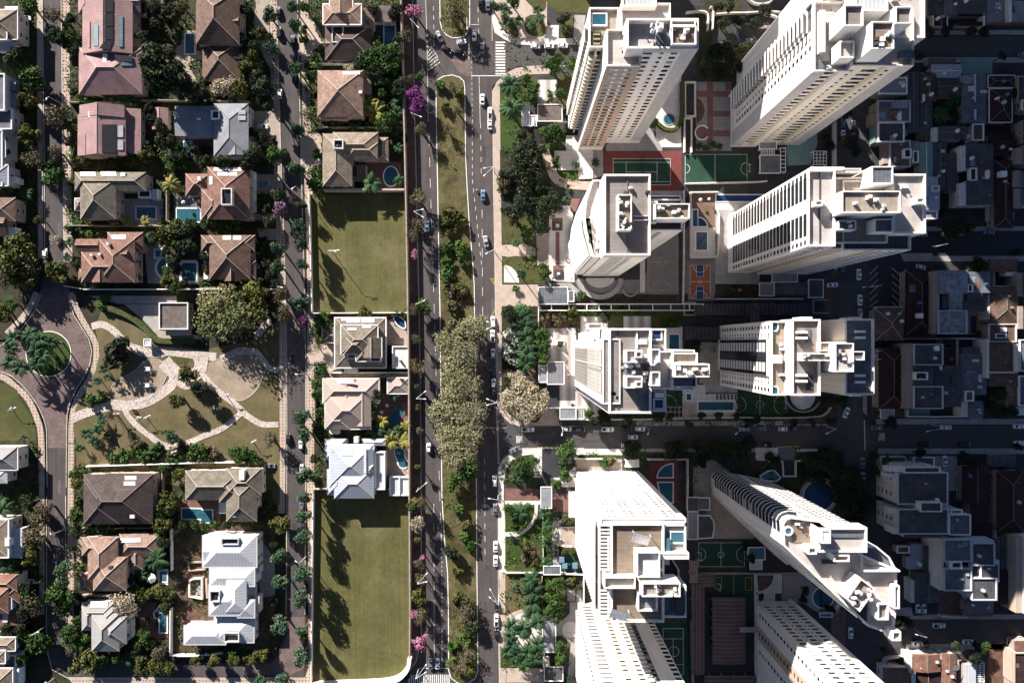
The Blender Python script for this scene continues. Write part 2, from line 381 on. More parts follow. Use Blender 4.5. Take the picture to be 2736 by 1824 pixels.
# road markings
b=MB()
def dash(x0,y0,x1,y1,n,w=2.0,duty=.45):
    p=W(x0,y0); q=W(x1,y1)
    for i in range(n):
        a=p.lerp(q,i/n); c=p.lerp(q,(i+duty)/n); d=c-a
        b.obox((a+c)/2,d,(-d.y,d.x),d.length,.16*w/2,.0,.022)
def line(x0,y0,x1,y1,w=2): dash(x0,y0,x1,y1,1,w,1.0)
O(0,0,1)
line(1137,0,1141,100); line(1141,105,1144,325); dash(1158,18,1160,140,5); dash(1146,365,1180,1480,20)
dash(1159,1345,1160,1605,5); line(1160,1612,1160,1782); dash(1180,1380,1181,1640,22); line(1181,1640,1181,1782)
line(1120,1784,1197,1784,4)
dash(1260,150,1262,320,12,1.5); dash(1262,320,1262,480,8); dash(1284,330,1286,480,5); dash(1262,480,1288,720,10); dash(1288,560,1290,870,6)
line(1280,203,1283,330); line(1253,97,1253,158,3); line(1259,203,1340,203,4); line(1314,0,1315,110); line(1253,67,1280,66,2)
dash(1277,20,1281,165,5); line(1329,1090,1334,1240,2); line(1326,1085,1331,1240,2); dash(1295,1225,1296,1500,8)
dash(1300,1143,1354,1142,1,1.5,1.0)
for i in range(12):
    y=112+i*7.6; b.sheet(rect(1324,y,1350,y+4.2),.022)
for i in range(20):
    x=1092+i*5.6
    b.sheet(rect(x,1801,x+2.8,1824),.022)
O(800,0)
for i in range(7): line(1072+i*2,420+28*i,1075+i*16+8,390+22*i,3)
line(1060,395,1100,390,2); line(1100,390,1160,480,2); line(1160,480,1075,590,2)
O(2236,800); line(230,1010,236,1260,4)
struct('road_marking',b,'paint')
b=MB()
def word(x,y,sw,sh,rows):
    for j,r in enumerate(rows):
        for i,c in enumerate(r):
            if c=='#': b.sheet(rect(x+i*sw,y+j*sh,x+(i+.95)*sw,y+(j+.95)*sh),.024)
# "PARE" painted on the asphalt, read by a driver coming out of the side street (turned a quarter)
def pare(x,y,u):
    F={'P':('###','#.#','###','#..','#..'),'A':('###','#.#','###','#.#','#.#'),'R':('###','#.#','##.','#.#','#.#'),'E':('###','#..','##.','#..','###')}
    for k,ch in enumerate('PARE'):
        for j,r in enumerate(F[ch]):
            for i,c in enumerate(r):
                if c=='#':
                    xx=x+(4-j)*u*2.0 if u>0 else x-(4-j)*u*-2.0
                    b.sheet(rect(x+(j if u<0 else (4-j))*abs(u)*2.2,y+((3-k)*4+(2-i) if u<0 else k*4+i)*abs(u)*.85,x+((j if u<0 else (4-j))+.95)*abs(u)*2.2,y+((3-k)*4+(2-i)+.95 if u<0 else k*4+i+.95)*abs(u)*.85),.024)
O(1200,800); pare(562,1140,-4.6)
O(2236,800); pare(348,1120,4.8)
struct('road_marking',b,'paint')
b=MB(); O(1200,400)
line(345,1080,375,1080,2); line(375,1080,378,1130,2); line(345,1080,378,1130,2); line(350,1395,392,1330,2); line(740,0,741,1,1)
O(1200,800); line(740,1240,905,1232,4); O(1900,800); line(550,1235,740,1228,4)
struct('road_marking',b,'yellow_paint')
mat('asphalt_patch',(.055,.049,.05),var=.25,scale=.3); mat('asphalt_worn',(.12,.1,.095),var=.25,scale=.3)
O(0,0,1); rr=random.Random(4)
for key,n in (('asphalt_patch',26),('asphalt_worn',20)):
    b=MB()
    for i in range(n):
        x0,x1,y0,y1=rr.choice([(1128,1160,120,1700),(1292,1314,330,1700),(1300,1325,700,1700),(745,790,60,300),(772,810,800,1600),(1420,2200,1142,1188),(126,160,20,660),(128,172,1210,1640),(2250,2290,860,1600)]); x=rr.uniform(x0,x1); y=rr.uniform(y0,y1); w=rr.uniform(5,11); h=rr.uniform(8,45)
        if x1-x0>300: w,h=h,w*.7
        b.sheet([v+Vector((rr.uniform(-.3,.3),rr.uniform(-.3,.3),0)) for v in rect(x-w/2,y-h/2,x+w/2,y+h/2)],.0125+.0003*i)
    struct('road_patch',b,key)
b=MB()
for i in range(34):
    x0,x1,y0,y1=rr.choice([(1128,1165,120,1700),(1275,1314,330,1700),(755,790,60,300),(775,806,800,1600),(1420,2200,1142,1188),(130,160,20,660),(2255,2290,860,1600),(2340,2730,1142,1188)]); b.sheet(circ(rr.uniform(x0,x1),rr.uniform(y0,y1),2.6,10),.0225+.0002*i)
struct('manhole_cover',b,'dark_ground')
b=MB(); O(1900,400)
for i in range(6):
    for q in ((1325,1045+55*i,1395,975+57*i),(1512,990+57*i,1575,1045+57*i)):
        u=W(q[0],q[1]); v=W(q[2],q[3]); d=v-u; b.obox((u+v)/2,d,(-d.y,d.x),d.length,.16,.12,.15)
struct('road_marking',b,'paint')
# surfaces inside the blocks
O(800,400); slab('lawn','lawn',[poly(95,375,890,368,915,1365,115,1370)],.2)
O(800,1324); slab('lawn','lawn',[poly(118,-60,940,-60,935,700,930,1370,900,1450,850,1500,780,1528,500,1540,110,1560)],.2)
O(0,800); slab('lawn','park_grass',[poly(800,240,860,60,1040,60,1200,200,1300,330,1560,390,1700,420,2340,300,2345,1720,640,1400,640,900,720,760,800,600,840,440)],.16)
O(400,800); slab('lawn','park_grass',[poly(-620,900,300,800,1080,180,1085,1340,590,1360,-560,1370,-640,1100)],.165)
O(0,400); slab('lawn','garden',[poly(600,1170,1500,1170,1500,1280,1340,1300,1340,1560,1000,1500,760,1450,690,1330)],.15)
O(0,800)
b=MB()
_z=[.19]
def nz(): _z[0]+=.012; return _z[0]
for pts,wd in [((770,225,860,200,960,260,1040,350,1130,420,1220,460,1400,450,1568,450),58),((1110,400,1250,440),60),((1390,500,1450,590,1470,660,1420,740,1330,800,1250,850,1100,890,990,885,930,870),85),((930,890,800,920,690,960,600,1000),75),((1040,900,1070,970,1150,1060,1260,1140,1330,1200,1400,1225),48)]:
    strips(b,smooth(poly(*pts)),D(wd),nz())
O(400,800)
for pts,wd in [((-20,440,130,430,300,450,420,470,560,480),70),((380,470,430,600,500,700,600,790,740,890,800,960,860,1000,940,1050,1080,1045),50),((120,520,200,600,300,700,330,690),120),((790,930,700,1010,600,1090,480,1130,350,1190,230,1220,140,1240,60,1190),48),((880,420,960,520,1000,580,1085,590),50),((230,620,420,640,440,480),110),((600,500,760,420,880,440),60),((900,300,980,200,1010,190),60)]:
    strips(b,smooth(poly(*pts)),D(wd),nz())
struct('path',b,'cobble')
O(0,800); slab('sand_pit','sand',[smooth(poly(930,780,945,700,1010,660,1130,600,1200,520,1270,492,1350,505,1400,560,1405,640,1350,740,1280,820,1180,860,1050,870,960,850,930,780),2)],.215)
kerb([p for p in smooth(poly(930,780,945,700,1010,660,1130,600,1200,520,1270,492,1350,505,1400,560,1405,640,1350,740,1280,820,1180,860,1050,870,960,850,930,780),2)],.2,.3)
O(400,800); slab('sand_pit','sand',[smooth(poly(445,600,480,540,560,500,700,450,820,440,900,500,950,580,950,660,900,760,820,830,740,855,640,800,540,730,450,660,445,600),2)],.215)
kerb(smooth(poly(445,600,480,540,560,500,700,450,820,440,900,500,950,580,950,660,900,760,820,830,740,855,640,800,540,730,450,660,445,600),2),.2,.28)
O(400,800); slab('lawn','grass',[smooth(poly(110,490,150,462,260,458,330,490,330,530,230,540,150,520,110,490),2)],.22)
O(0,800); slab('lawn','grass',[poly(-150,690,60,700,150,760,160,830,260,960,300,1090,310,1180,-150,1180)],.16)
slab('lawn','green_grass',[poly(20,-40,120,-40,110,20,30,40)],.16)
# ---------------------------------------------------------------- houses
mat('tile_tan',(0.343,0.227,0.170),pat='tile',p1=.55,p2=.75,var=.3,col2=(0.155,0.101,0.080),scale=.4)
mat('tile_brown',(0.186,0.119,0.091),pat='tile',p1=.55,p2=.75,var=.3,col2=(0.093,0.057,0.046),scale=.4)
mat('tile_terracotta',(0.239,0.130,0.101),pat='tile',p1=.55,p2=.75,var=.3,col2=(0.123,0.069,0.055),scale=.4)
mat('tile_orange',(0.276,0.140,0.100),pat='tile',p1=.55,p2=.75,var=.3,col2=(0.154,0.082,0.060),scale=.4)
mat('tile_dark',(0.092,0.069,0.064),pat='tile',p1=.55,p2=.75,var=.3,col2=(0.063,0.045,0.041),scale=.4)
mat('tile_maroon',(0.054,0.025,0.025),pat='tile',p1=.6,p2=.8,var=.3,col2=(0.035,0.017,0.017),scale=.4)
mat('tile_pink',(.31,.195,.19),pat='stripe',p1=1.1,col2=(.27,.165,.165),var=.22,scale=.2)
mat('tile_beige',(0.279,0.221,0.166),pat='tile',p1=.6,p2=.75,var=.3,col2=(0.172,0.136,0.107),scale=.4)
mat('tile_olive',(0.197,0.172,0.136),pat='tile',p1=.6,p2=.75,var=.3,col2=(0.134,0.116,0.091),scale=.4)
mat('roof_smooth',(0.338,0.273,0.245),pat='stripe',p1=.8,col2=(0.314,0.253,0.224),var=.08,scale=.2)
mat('roof_grey',(.3,.29,.285),pat='tile',p1=.7,p2=.8,var=.12,col2=(.22,.21,.2),scale=.3)
mat('roof_concrete',(.23,.235,.255),var=.2,scale=.2)
mat('roof_blue',(.35,.38,.43),pat='stripe',p1=1.2,col2=(.28,.31,.36),var=.08,scale=.2)
mat('roof_white',(.48,.49,.51),pat='stripe',p1=1.2,col2=(.39,.4,.42),var=.07,scale=.3)
mat('roof_gravel',(0.134,0.109,0.098),var=.3,scale=.5)
mat('roof_dark',(.085,.085,.09),pat='stripe',p1=1.2,p2=1,col2=(.07,.07,.075),var=.3,scale=.3)
mat('roof_slate',(.14,.15,.17),pat='stripe',p1=1.2,p2=1,col2=(.12,.125,.14),var=.3,scale=.3)
mat('roof_mottled',(.3,.33,.36),pat='slab',p1=1.3,p2=1.8,var=.35,col2=(.16,.17,.19),scale=.5)
mat('roof_teal',(.2,.31,.28),pat='stripe',p1=.9,col2=(.17,.26,.24),var=.15)
mat('ridge',(.5,.4,.33),var=.15)
mat('ridge_dark',(.2,.16,.14),var=.15)
def win_mesh(name,w,h,frame='trim',pane='glass'):
    b=MB(); b.box(-w/2,-.05,w/2,.03,0,h,0); b.box(-w/2+.1,-.07,-.04,.05,.1,h-.1,1); b.box(.04,-.07,w/2-.1,.05,.1,h-.1,1); b.box(-w/2-.1,0,w/2+.1,.16,-.1,0,0)
    return b.mesh(name,[frame,pane])
WIN=win_mesh('window',1.7,1.3); DOOR=None
def door_mesh():
    b=MB(); b.box(-.6,-.05,.6,.04,0,2.2,0); b.box(-.5,-.06,.5,.07,.0,2.1,1); b.box(.3,.07,.36,.12,1,1.15,0); return b.mesh('door',['trim','tile_brown'])
DOOR=door_mesh()
HOUSES=[]
LAND=[]
RH=random.Random(3)
class Roof:
    def __init__(s,t,x0,y0,x1,y1,ez,p=.42,m=None,trim=None,w=None):
        s.t=t; s.ez=ez+RH.uniform(-.03,.03); s.p=p; s.m=m; s.trim=trim; s.wm=w
        a=W(x0,y0,ez); b=W(x1,y1,ez); j=lambda:RH.uniform(-.03,.03)
        s.X0,s.X1=min(a.x,b.x)+j(),max(a.x,b.x)+j(); s.Y0,s.Y1=min(a.y,b.y)+j(),max(a.y,b.y)+j()
    def h(s,x,y):
        if x<s.X0 or x>s.X1 or y<s.Y0 or y>s.Y1: return None
        dx=min(x-s.X0,s.X1-x); dy=min(y-s.Y0,s.Y1-y)
        return s.ez+{'h':s.p*min(dx,dy),'x':s.p*dy,'y':s.p*dx,'f':0,'sl':s.p*(x-s.X0),'sr':s.p*(s.X1-x),'st':s.p*(s.Y1-y),'sb':s.p*(y-s.Y0)}[s.t]
    def geo(s,b,rc):
        X0,X1,Y0,Y1,z,p=s.X0,s.X1,s.Y0,s.Y1,s.ez,s.p; w=X1-X0; d=Y1-Y0
        A,B,C,Dd=(X0,Y0,z),(X1,Y0,z),(X1,Y1,z),(X0,Y1,z); xm=(X0+X1)/2; ym=(Y0+Y1)/2
        b.prism([A,B,C,Dd],z-.25,z,0,cap=False); b.face([(X0,Y0,z-.25),(X0,Y1,z-.25),(X1,Y1,z-.25),(X1,Y0,z-.25)])
        def cap(*l):
            for q in l:
                for i in range(len(q)-1): rc.tube(q[i],q[i+1],.13,n=5,cap=False)
        if s.t=='h':
            if w>=d: P=(X0+d/2,ym,z+p*d/2); Q=(X1-d/2,ym,z+p*d/2); b.face([A,B,Q,P]); b.face([B,C,Q]); b.face([C,Dd,P,Q]); b.face([Dd,A,P]); cap((A,P,Dd),(B,Q,C),(P,Q))
            else: P=(xm,Y0+w/2,z+p*w/2); Q=(xm,Y1-w/2,z+p*w/2); b.face([A,B,P]); b.face([B,C,Q,P]); b.face([C,Dd,Q]); b.face([Dd,A,P,Q]); cap((A,P,B),(C,Q,Dd),(P,Q))
        elif s.t=='x':
            P=(X0,ym,z+p*d/2); Q=(X1,ym,z+p*d/2); b.face([A,B,Q,P]); b.face([C,Dd,P,Q]); b.face([B,C,Q]); b.face([Dd,A,P]); cap((P,Q))
        elif s.t=='y':
            P=(xm,Y0,z+p*w/2); Q=(xm,Y1,z+p*w/2); b.face([B,C,Q,P]); b.face([Dd,A,P,Q]); b.face([A,B,P]); b.face([C,Dd,Q]); cap((P,Q))
        else:
            v=[(x,y,s.h(x,y)) for x,y,_ in (A,B,C,Dd)]
            b.face(v)
            for i in range(4):
                q,r=v[i],v[(i+1)%4]; a,c=(A,B,C,Dd)[i],(A,B,C,Dd)[(i+1)%4]
                if q[2]-z>.02 or r[2]-z>.02:
                    f=[a,c]+([r] if r[2]-z>.02 else [])+([q] if q[2]-z>.02 else [])
                    b.face(f)
def house(label,wall,roof,pieces,extra=(),cat='house',name='house',group=None,ridge='ridge',wins=True,land=None,base=0.1):
    rs=[Roof(*p) if isinstance(p,(tuple,list)) else p for p in pieces]
    cx=sum(r.X0+r.X1 for r in rs)/2/len(rs); cy=sum(r.Y0+r.Y1 for r in rs)/2/len(rs)
    t=thing(name,label,cat,(cx,cy,base),0,group)
    wb=MB(); n=0; wl=[]
    for r in rs:
        i=.5 if (r.X1-r.X0)>3 and (r.Y1-r.Y0)>3 else .2
        if r.t=='f' : i=.12
        wb.box(r.X0+i,r.Y0+i,r.X1-i,r.Y1-i,base,r.ez-.2); wl.append((r,i))
    wb.build('wall',wall,t)
    by={}
    for r in rs: by.setdefault(r.m or roof,[]).append(r)
    rc=MB(); first=None
    for k,l in by.items():
        b=MB()
        for r in l: r.geo(b,rc)
        o=b.build('roof',k,t); first=first or o
    if rc.v and ridge: rc.build('ridge_cap',ridge,first) if False else rc.build('ridge_cap',ridge,t)
    tr={}
    for r in rs:
        if r.trim:
            b=tr.setdefault(r.trim,MB()); e=.5; z0,z1=r.ez-.18,r.ez+.1
            if r.t=='f': z0,z1=r.ez-.25,r.ez+.55; e=.35
            b.box(r.X0-.05,r.Y0-.05,r.X0+e,r.Y1+.05,z0,z1); b.box(r.X1-e,r.Y0-.05,r.X1+.05,r.Y1+.05,z0,z1)
            b.box(r.X0+e,r.Y0-.05,r.X1-e,r.Y0+e,z0,z1); b.box(r.X0+e,r.Y1-e,r.X1-e,r.Y1+.05,z0,z1)
    for k,b in tr.items(): b.build('parapet' if any(r.t=='f' for r in rs) else 'eave_trim',k,t)
    # windows and a door in the outer walls
    if wins:
        placed=0
        for r,i in sorted(wl,key=lambda q:-(q[0].X1-q[0].X0)*(q[0].Y1-q[0].Y0))[:3]:
            for side in range(4):
                a,c=((r.X0,r.Y0),(r.X1,r.Y0)) if side==0 else ((r.X1,r.Y0),(r.X1,r.Y1)) if side==1 else ((r.X1,r.Y1),(r.X0,r.Y1)) if side==2 else ((r.X0,r.Y1),(r.X0,r.Y0))
                a=Vector(a); c=Vector(c); dd=(c-a); L=dd.length; nn=Vector((dd.y,-dd.x)).normalized(); k=max(1,int(L/5))
                for q in range(k):
                    pt=a+dd*((q+.5)/k)-nn*(i-.01)
                    o2=pt+nn*.6
                    if any(s is not r and s.X0+.3<o2.x<s.X1-.3 and s.Y0+.3<o2.y<s.Y1-.3 for s in rs): continue
                    dr=placed==0
                    levels=[1.0]+([4.0] if r.ez>6.4 else [])+([7.0,10.0] if r.ez>11.5 else [])
                    for lv in levels:
                        if dr and lv==1.0: meshobj('door',DOOR,t,(pt.x-cx,pt.y-cy,.06),math.atan2(-nn.x,nn.y))
                        elif lv+1.5<r.ez: meshobj('window',WIN,t,(pt.x-cx,pt.y-cy,lv-base),math.atan2(-nn.x,nn.y))
                    placed+=1
    def top(x,y,z):
        for _ in range(4):
            p=W(x,y,z); hs=[h for h in (r.h(p.x,p.y) for r in rs) if h is not None]
            if hs: z=max(hs)
        return W(x,y,z)
    for e in extra:
        if e[0]=='panel':
            _,x0,y0,x1,y1,mk,nm=e; c=[top(x0,y0,6),top(x1,y0,6),top(x1,y1,6),top(x0,y1,6)]
            # one plane through the middle of the panel, so that it lies along the roof
            m=top((x0+x1)/2,(y0+y1)/2,6); r=max(rs,key=lambda r:(r.h(m.x,m.y) or -1)); ep=.05
            gx=((r.h(m.x+ep,m.y) or m.z)-(r.h(m.x-ep,m.y) or m.z))/(2*ep); gy=((r.h(m.x,m.y+ep) or m.z)-(r.h(m.x,m.y-ep) or m.z))/(2*ep)
            c=[Vector((q.x,q.y,m.z+gx*(q.x-m.x)+gy*(q.y-m.y)+.22)) for q in c]
            b=MB(); lo=[q-Vector((0,0,.16)) for q in c]; b.face(c[::-1])
            for i in range(4): b.face([lo[i-1],lo[i],c[i],c[i-1]])
            b.build(nm,mk,t)
        elif e[0]=='box':
            _,x0,y0,x1,y1,z0,z1,mk,nm=e; a=W(x0,y0,z1); c=W(x1,y1,z1); b=MB(); b.box(a.x,a.y,c.x,c.y,z0,z1); b.build(nm,mk,t)
        elif e[0]=='ring':
            _,x0,y0,x1,y1,z0,z1,mk,nm=e; a=W(x0,y0,z1); c=W(x1,y1,z1); b=MB(); X0,X1=a.x,c.x; Y0,Y1=c.y,a.y; q=.35
            b.box(X0,Y0,X0+q,Y1,z0,z1); b.box(X1-q,Y0,X1,Y1,z0,z1); b.box(X0+q,Y0,X1-q,Y0+q,z0,z1); b.box(X0+q,Y1-q,X1-q,Y1,z0,z1)
            o=b.build(nm,mk,t); b=MB(); b.box(X0+q,Y0+q,X1-q,Y1-q,z1-1.2,z1-.8); b.build('skylight','glass',o)
    HOUSES.append((t,rs))
    return t
def pool(label,pts,deck=None,water='pool_water',deckmat='patio',rim='trim',z=.2,w=.45):
    EXCL.append(pts)
    if deck: slab('patio',deckmat,[deck],z-.02)
    c=sum((Vector(p[:2]) for p in pts),Vector((0,0)))/len(pts)
    t=thing('swimming_pool',label,'swimming pool',(c.x,c.y,.1))
    b=MB(); b.prism(pts,.1,z+.06); b.build('water',water,t)
    b=MB(); b.wall(list(pts)+[pts[0]],.1,z+.14,w); b.build('coping',rim,t)
    return t
O(0,0)
house('large mauve-pink roofed house with a long strip of black solar panels down its ridge','tan_wall','tile_pink',[('h',655,-90,800,125,6),('y',690,-120,1110,450,7,.3),('y',690,205,870,420,6.2,.5),('h',660,400,1190,790,5.5,.4),('x',1090,-60,1180,110,5.5)],
 [('panel',877,0,950,105,'solar_dark','solar_panel'),('panel',877,118,950,222,'solar_dark','solar_panel'),('panel',877,232,950,335,'solar_dark','solar_panel'),('panel',877,345,950,440,'solar_dark','solar_panel'),('panel',788,208,825,388,'skylight','skylight'),('panel',1000,140,1032,395,'skylight','skylight'),('box',860,450,892,575,5,8.2,'trim','roof_lantern'),('panel',980,475,1110,522,'solar_dark','solar_panel'),('panel',1015,524,1110,552,'skylight','skylight')])
house('pink roofed house with one big dark solar panel, south of the large mauve house','tan_wall','tile_pink',[('y',650,960,1052,1305,6.5,.34),('y',665,882,1042,985,6.8,.36),('sr',1060,912,1182,1290,4.2,.18),('y',650,1132,806,1306,6.8,.3)],
 [('panel',857,1045,978,1283,'solar_dark','solar_panel'),('panel',988,1055,1034,1150,'solar_white','skylight'),('panel',988,1175,1034,1258,'solar_white','skylight'),('ring',738,932,796,982,6,8.6,'trim','chimney')])
house('small plum gabled outbuilding behind the pink house with the big solar panel','tan_wall','tile_pink',[('y',1275,905,1410,1085,3.5,.3)],wins=False,cat='outbuilding',name='outbuilding')
house('beige hipped house with white eaves at the top of the left picture edge','white_wall','tile_beige',[('h',-260,80,150,335,7,.4,None,'trim'),('h',-200,180,60,335,8,.35,None,'trim')],[('box',40,55,150,80,3,6.5,'trim','balcony'),('box',-20,335,105,430,3,5,'grey_wall','balcony')])
house('dark grey slab roofed house with pale balconies on the left picture edge','grey_wall','roof_slate',[('f',-220,620,45,930,8,.1,None,'trim'),('f',-220,915,105,1085,6.5,.1,None,'trim')],[('box',40,690,130,760,3,5.5,'roof_concrete','balcony'),('box',45,790,135,880,3,5.2,'roof_concrete','balcony')])
house('pale grey metal roofed house stepping along the left picture edge','white_wall','roof_blue',[('h',-240,1090,20,1560,7.5,.3,None,'trim'),('h',-180,1175,48,1320,7,.35,None,'trim'),('h',-180,1378,72,1560,7,.35,None,'trim')],[('box',75,1480,130,1530,1,5.5,'trim','balcony'),('box',22,1100,100,1340,.5,3.6,'white_wall','porch')])
O(0,400)
house('reddish brown house with a white balcony strip on the left picture edge','tan_wall','tile_brown',[('h',-250,400,132,600,6.5,.35),('x',-200,520,60,720,6)],[('box',15,470,48,565,2,6.9,'trim','balcony'),('box',60,650,130,720,2,5.2,'trim','balcony')])
O(0,800)
house('grey beige hipped house below the park lawn on the left picture edge','white_wall','roof_grey',[('h',-250,1228,152,1430,6.5,.42,None,'trim'),('h',-180,1420,62,1540,6,.3,'roof_white')])
O(0,1324)
house('flat olive beige roofed house with a blue grey side terrace on the left picture edge','white_wall','tile_beige',[('h',-280,190,76,520,8,.2,None,'trim')],[('box',60,275,185,520,2,6,'grey_wall','terrace'),('box',40,358,76,420,6,8.8,'trim','chimney')])
house('terracotta hipped house on the left picture edge beside a white parked car','cream_wall','tile_orange',[('h',-220,655,146,800,6.5,.4),('h',-200,740,168,900,6,.4),('h',-220,770,72,985,7.5,.4),('sr',-100,860,176,1080,4.5,.2)],[('box',65,850,100,950,4,7,'trim','balcony'),('box',-10,985,62,1060,3,5.8,'grey_wall','terrace')])
house('small beige pyramid roofed house with thick white eaves at lower left','white_wall','tile_beige',[('h',-200,1180,132,1300,7,.35,None,'trim'),('h',-220,1290,48,1405,8,.3,None,'trim'),('f',30,1330,138,1440,5,.1,'roof_dark','trim')])
house('beige house with a white terrace in the bottom left picture corner','white_wall','tile_beige',[('h',-240,1440,110,1640,7.5,.38,None,'trim')],[('box',110,1450,158,1600,3,6,'trim','terrace')])
O(400,0)
house('brown brick tiled house with many ridges and a walled dark terrace at its south corner','tan_wall','tile_brown',[('h',388,-90,752,375,7.5,.46),('h',388,200,600,375,6.6,.5),('x',620,120,755,260,6.8,.5),('h',440,340,760,685,4.2,.4)],[('ring',628,368,832,486,3.5,5.2,'trim','terrace'),('ring',452,160,522,206,6,8.2,'trim','light_well')])
pool('light blue rectangular pool beside the brown brick tiled house',rect(297,285,382,458),poly(200,420,270,370,275,260,395,260,395,430,440,430,440,500,370,510,320,540,400,680,310,700,220,520),'pool_water','patio')
house('grey concrete roofed house with folded plates and a round white stair turret','grey_wall','roof_concrete',[('x',212,890,535,1140,6,.12),('h',535,868,828,1312,6.8,.28),('y',650,1080,800,1300,6.9,.3)],[('box',395,988,420,1004,5,7.4,'trim','chimney'),('panel',745,925,806,960,'solar_white','skylight'),('panel',745,972,806,1008,'solar_white','skylight'),('ring',512,925,582,996,6,8.4,'trim','stair_turret'),('panel',430,895,520,930,'skylight','skylight')],ridge='ridge_dark')
slab('patio','patio_red',[poly(225,1140,530,1140,530,1320,225,1320)],.16)
pool('covered plunge pool with pale deck behind the grey concrete house',rect(285,1185,355,1315),rect(235,1180,360,1320),'pool_water','concrete')
slab('driveway','patio',[poly(850,935,1095,930,1100,1240,1000,1240,850,1190)],.15)
slab('driveway','patio',[smooth(poly(850,-40,900,30,870,150,880,300,940,450,1010,580,1040,590,1005,380,1000,-40),1)],.15)
O(400,400)
house('big terracotta brown house with white solar panels and a white light well in its roof','tan_wall','tile_terracotta',[('h',484,146,838,585,7,.4),('h',432,330,650,585,6.3,.4),('h',300,200,500,385,4.5,.45)],
 [('panel',540,152,655,178,'solar_white','solar_panel'),('panel',662,152,774,178,'solar_white','solar_panel'),('panel',570,190,660,218,'solar_white','solar_panel'),('panel',666,190,734,218,'solar_white','solar_panel'),('panel',500,226,528,294,'solar_white','solar_panel'),('ring',596,322,688,462,8,11.2,'white_wall','light_well'),('box',842,180,874,515,.1,3,'trim','veranda'),('box',400,226,424,258,4,6.8,'trim','chimney')])
pool('wide teal pool with blue grey deck beside the big terracotta brown house',rect(225,492,430,608),rect(205,388,432,612),'pool_water','roof_slate')
slab('driveway','patio',[poly(860,205,1095,210,1110,375,860,370),poly(880,540,1060,535,1070,590,890,590),poly(900,660,1065,665,1065,760,930,760)],.15)
house('brown pantile house with a porch on posts and two white skylights on its north slope','tan_wall','tile_brown',[('h',500,716,846,1086,6.6,.44),('h',430,716,880,850,6,.44),('h',790,716,886,866,5.6,.44),('h',740,930,890,1086,5.6,.44),('y',610,990,792,1104,5.8,.6)],[('panel',615,720,682,754,'solar_white','skylight'),('panel',702,720,768,754,'solar_white','skylight'),('box',452,848,502,1084,.1,3,'cream_wall','patio_roof')])
pool('pale blue pool with cut corners beside the brown pantile house',poly(285,945,385,945,398,960,398,1085,385,1105,285,1105,268,1085,268,960),poly(275,925,390,925,408,945,408,1100,390,1122,270,1122,252,1100,252,945),'pool_water','trim')
O(0,400)
house('olive brown hipped house with two white skylights and pointed dormers','tan_wall','tile_olive',[('h',626,188,1222,346,6.4,.42),('h',672,246,972,582,6.8,.44),('h',870,335,976,420,6.2,.6),('h',875,480,968,560,6.2,.6),('h',626,405,714,512,5,.5,None,'trim'),('h',626,190,712,345,6,.5)],[('panel',676,190,802,220,'solar_white','skylight'),('panel',852,188,976,220,'solar_white','skylight'),('box',1010,192,1048,222,6,7.4,'trim','roof_vent'),('box',960,372,986,540,.2,4,'trim','veranda'),('ring',1155,340,1260,400,2,4.2,'trim','pergola'),('box',1270,330,1320,415,1,4,'grey_wall','bar_shelter')])
pool('teal pool in a grey walled yard behind the olive brown house',rect(1142,478,1312,582),poly(1040,410,1370,410,1370,560,1310,640,1040,640),'pool_water','concrete')
house('terracotta house of crossing hipped roofs at the head of the roundabout','tan_wall','tile_terracotta',[('x',638,746,832,852,5.5,.4),('h',680,856,1130,1112,6.2,.44),('h',832,748,1130,1112,6.8,.4),('h',900,690,1200,860,5,.45),('x',968,832,1072,915,7.6,.5),('h',655,984,728,1095,5.2,.5),('y',770,1010,952,1112,6.4,.5)],[('box',890,778,908,795,6,9.5,'trim','chimney'),('panel',940,715,1055,745,'solar_white','skylight'),('box',752,874,772,888,7,8.5,'trim','roof_vent'),('box',820,866,840,882,7,8.5,'trim','roof_vent')])
slab('patio','patio',[poly(1210,800,1400,800,1400,1120,1240,1120)],.15)
pool('small square plunge pool behind the terracotta house by the roundabout',rect(1302,838,1374,902),rect(1288,825,1388,915),'pool_water','trim')
pool('half round blue pool behind the terracotta house by the roundabout',arc(1402,990,88,88,90,270,16),arc(1402,990,104,104,90,270,16),'pool_water','trim')
O(400,800)
house('flat gravel roofed pavilion with a thin white rim on the park edge','tan_wall','roof_gravel',[('f',82,26,326,250,4.2,.1,None,'trim')],[('box',135,250,326,300,.2,3,'tan_wall','counter')],cat='pavilion',name='pavilion')
O(0,800); slab('patio','concrete',[poly(1040,40,1340,40,1340,300,1400,320,1310,290,1200,170)],.16); slab('patio','patio',[poly(1300,255,1700,300,1700,335,1330,330)],.17)
slab('driveway','concrete',[poly(750,-30,1480,-30,1480,35,1000,35,830,0)],.16)
O(800,0)
house('tan house with a white edged upper roof and a dark brown single storey wing','white_wall','tile_tan',[('h',194,32,522,212,7.4,.3,None,'trim'),('y',250,-30,450,125,7.8,.4,None,'trim'),('h',215,200,612,508,4,.4,'tile_dark'),('x',215,330,330,410,4.2,.4),('sr',522,80,628,240,4.4,.3),('f',600,50,800,185,3.2,.1,'roof_gravel')],[('ring',270,214,366,356,3,6.2,'white_wall','terrace')])
slab('driveway','cream',[poly(0,130,120,180,215,350,60,470,0,470)],.15)
pool('dark blue pool in the shade of the tan house with white edged roof',rect(708,215,806,385),rect(612,190,832,390),'pool_water','dark_ground')
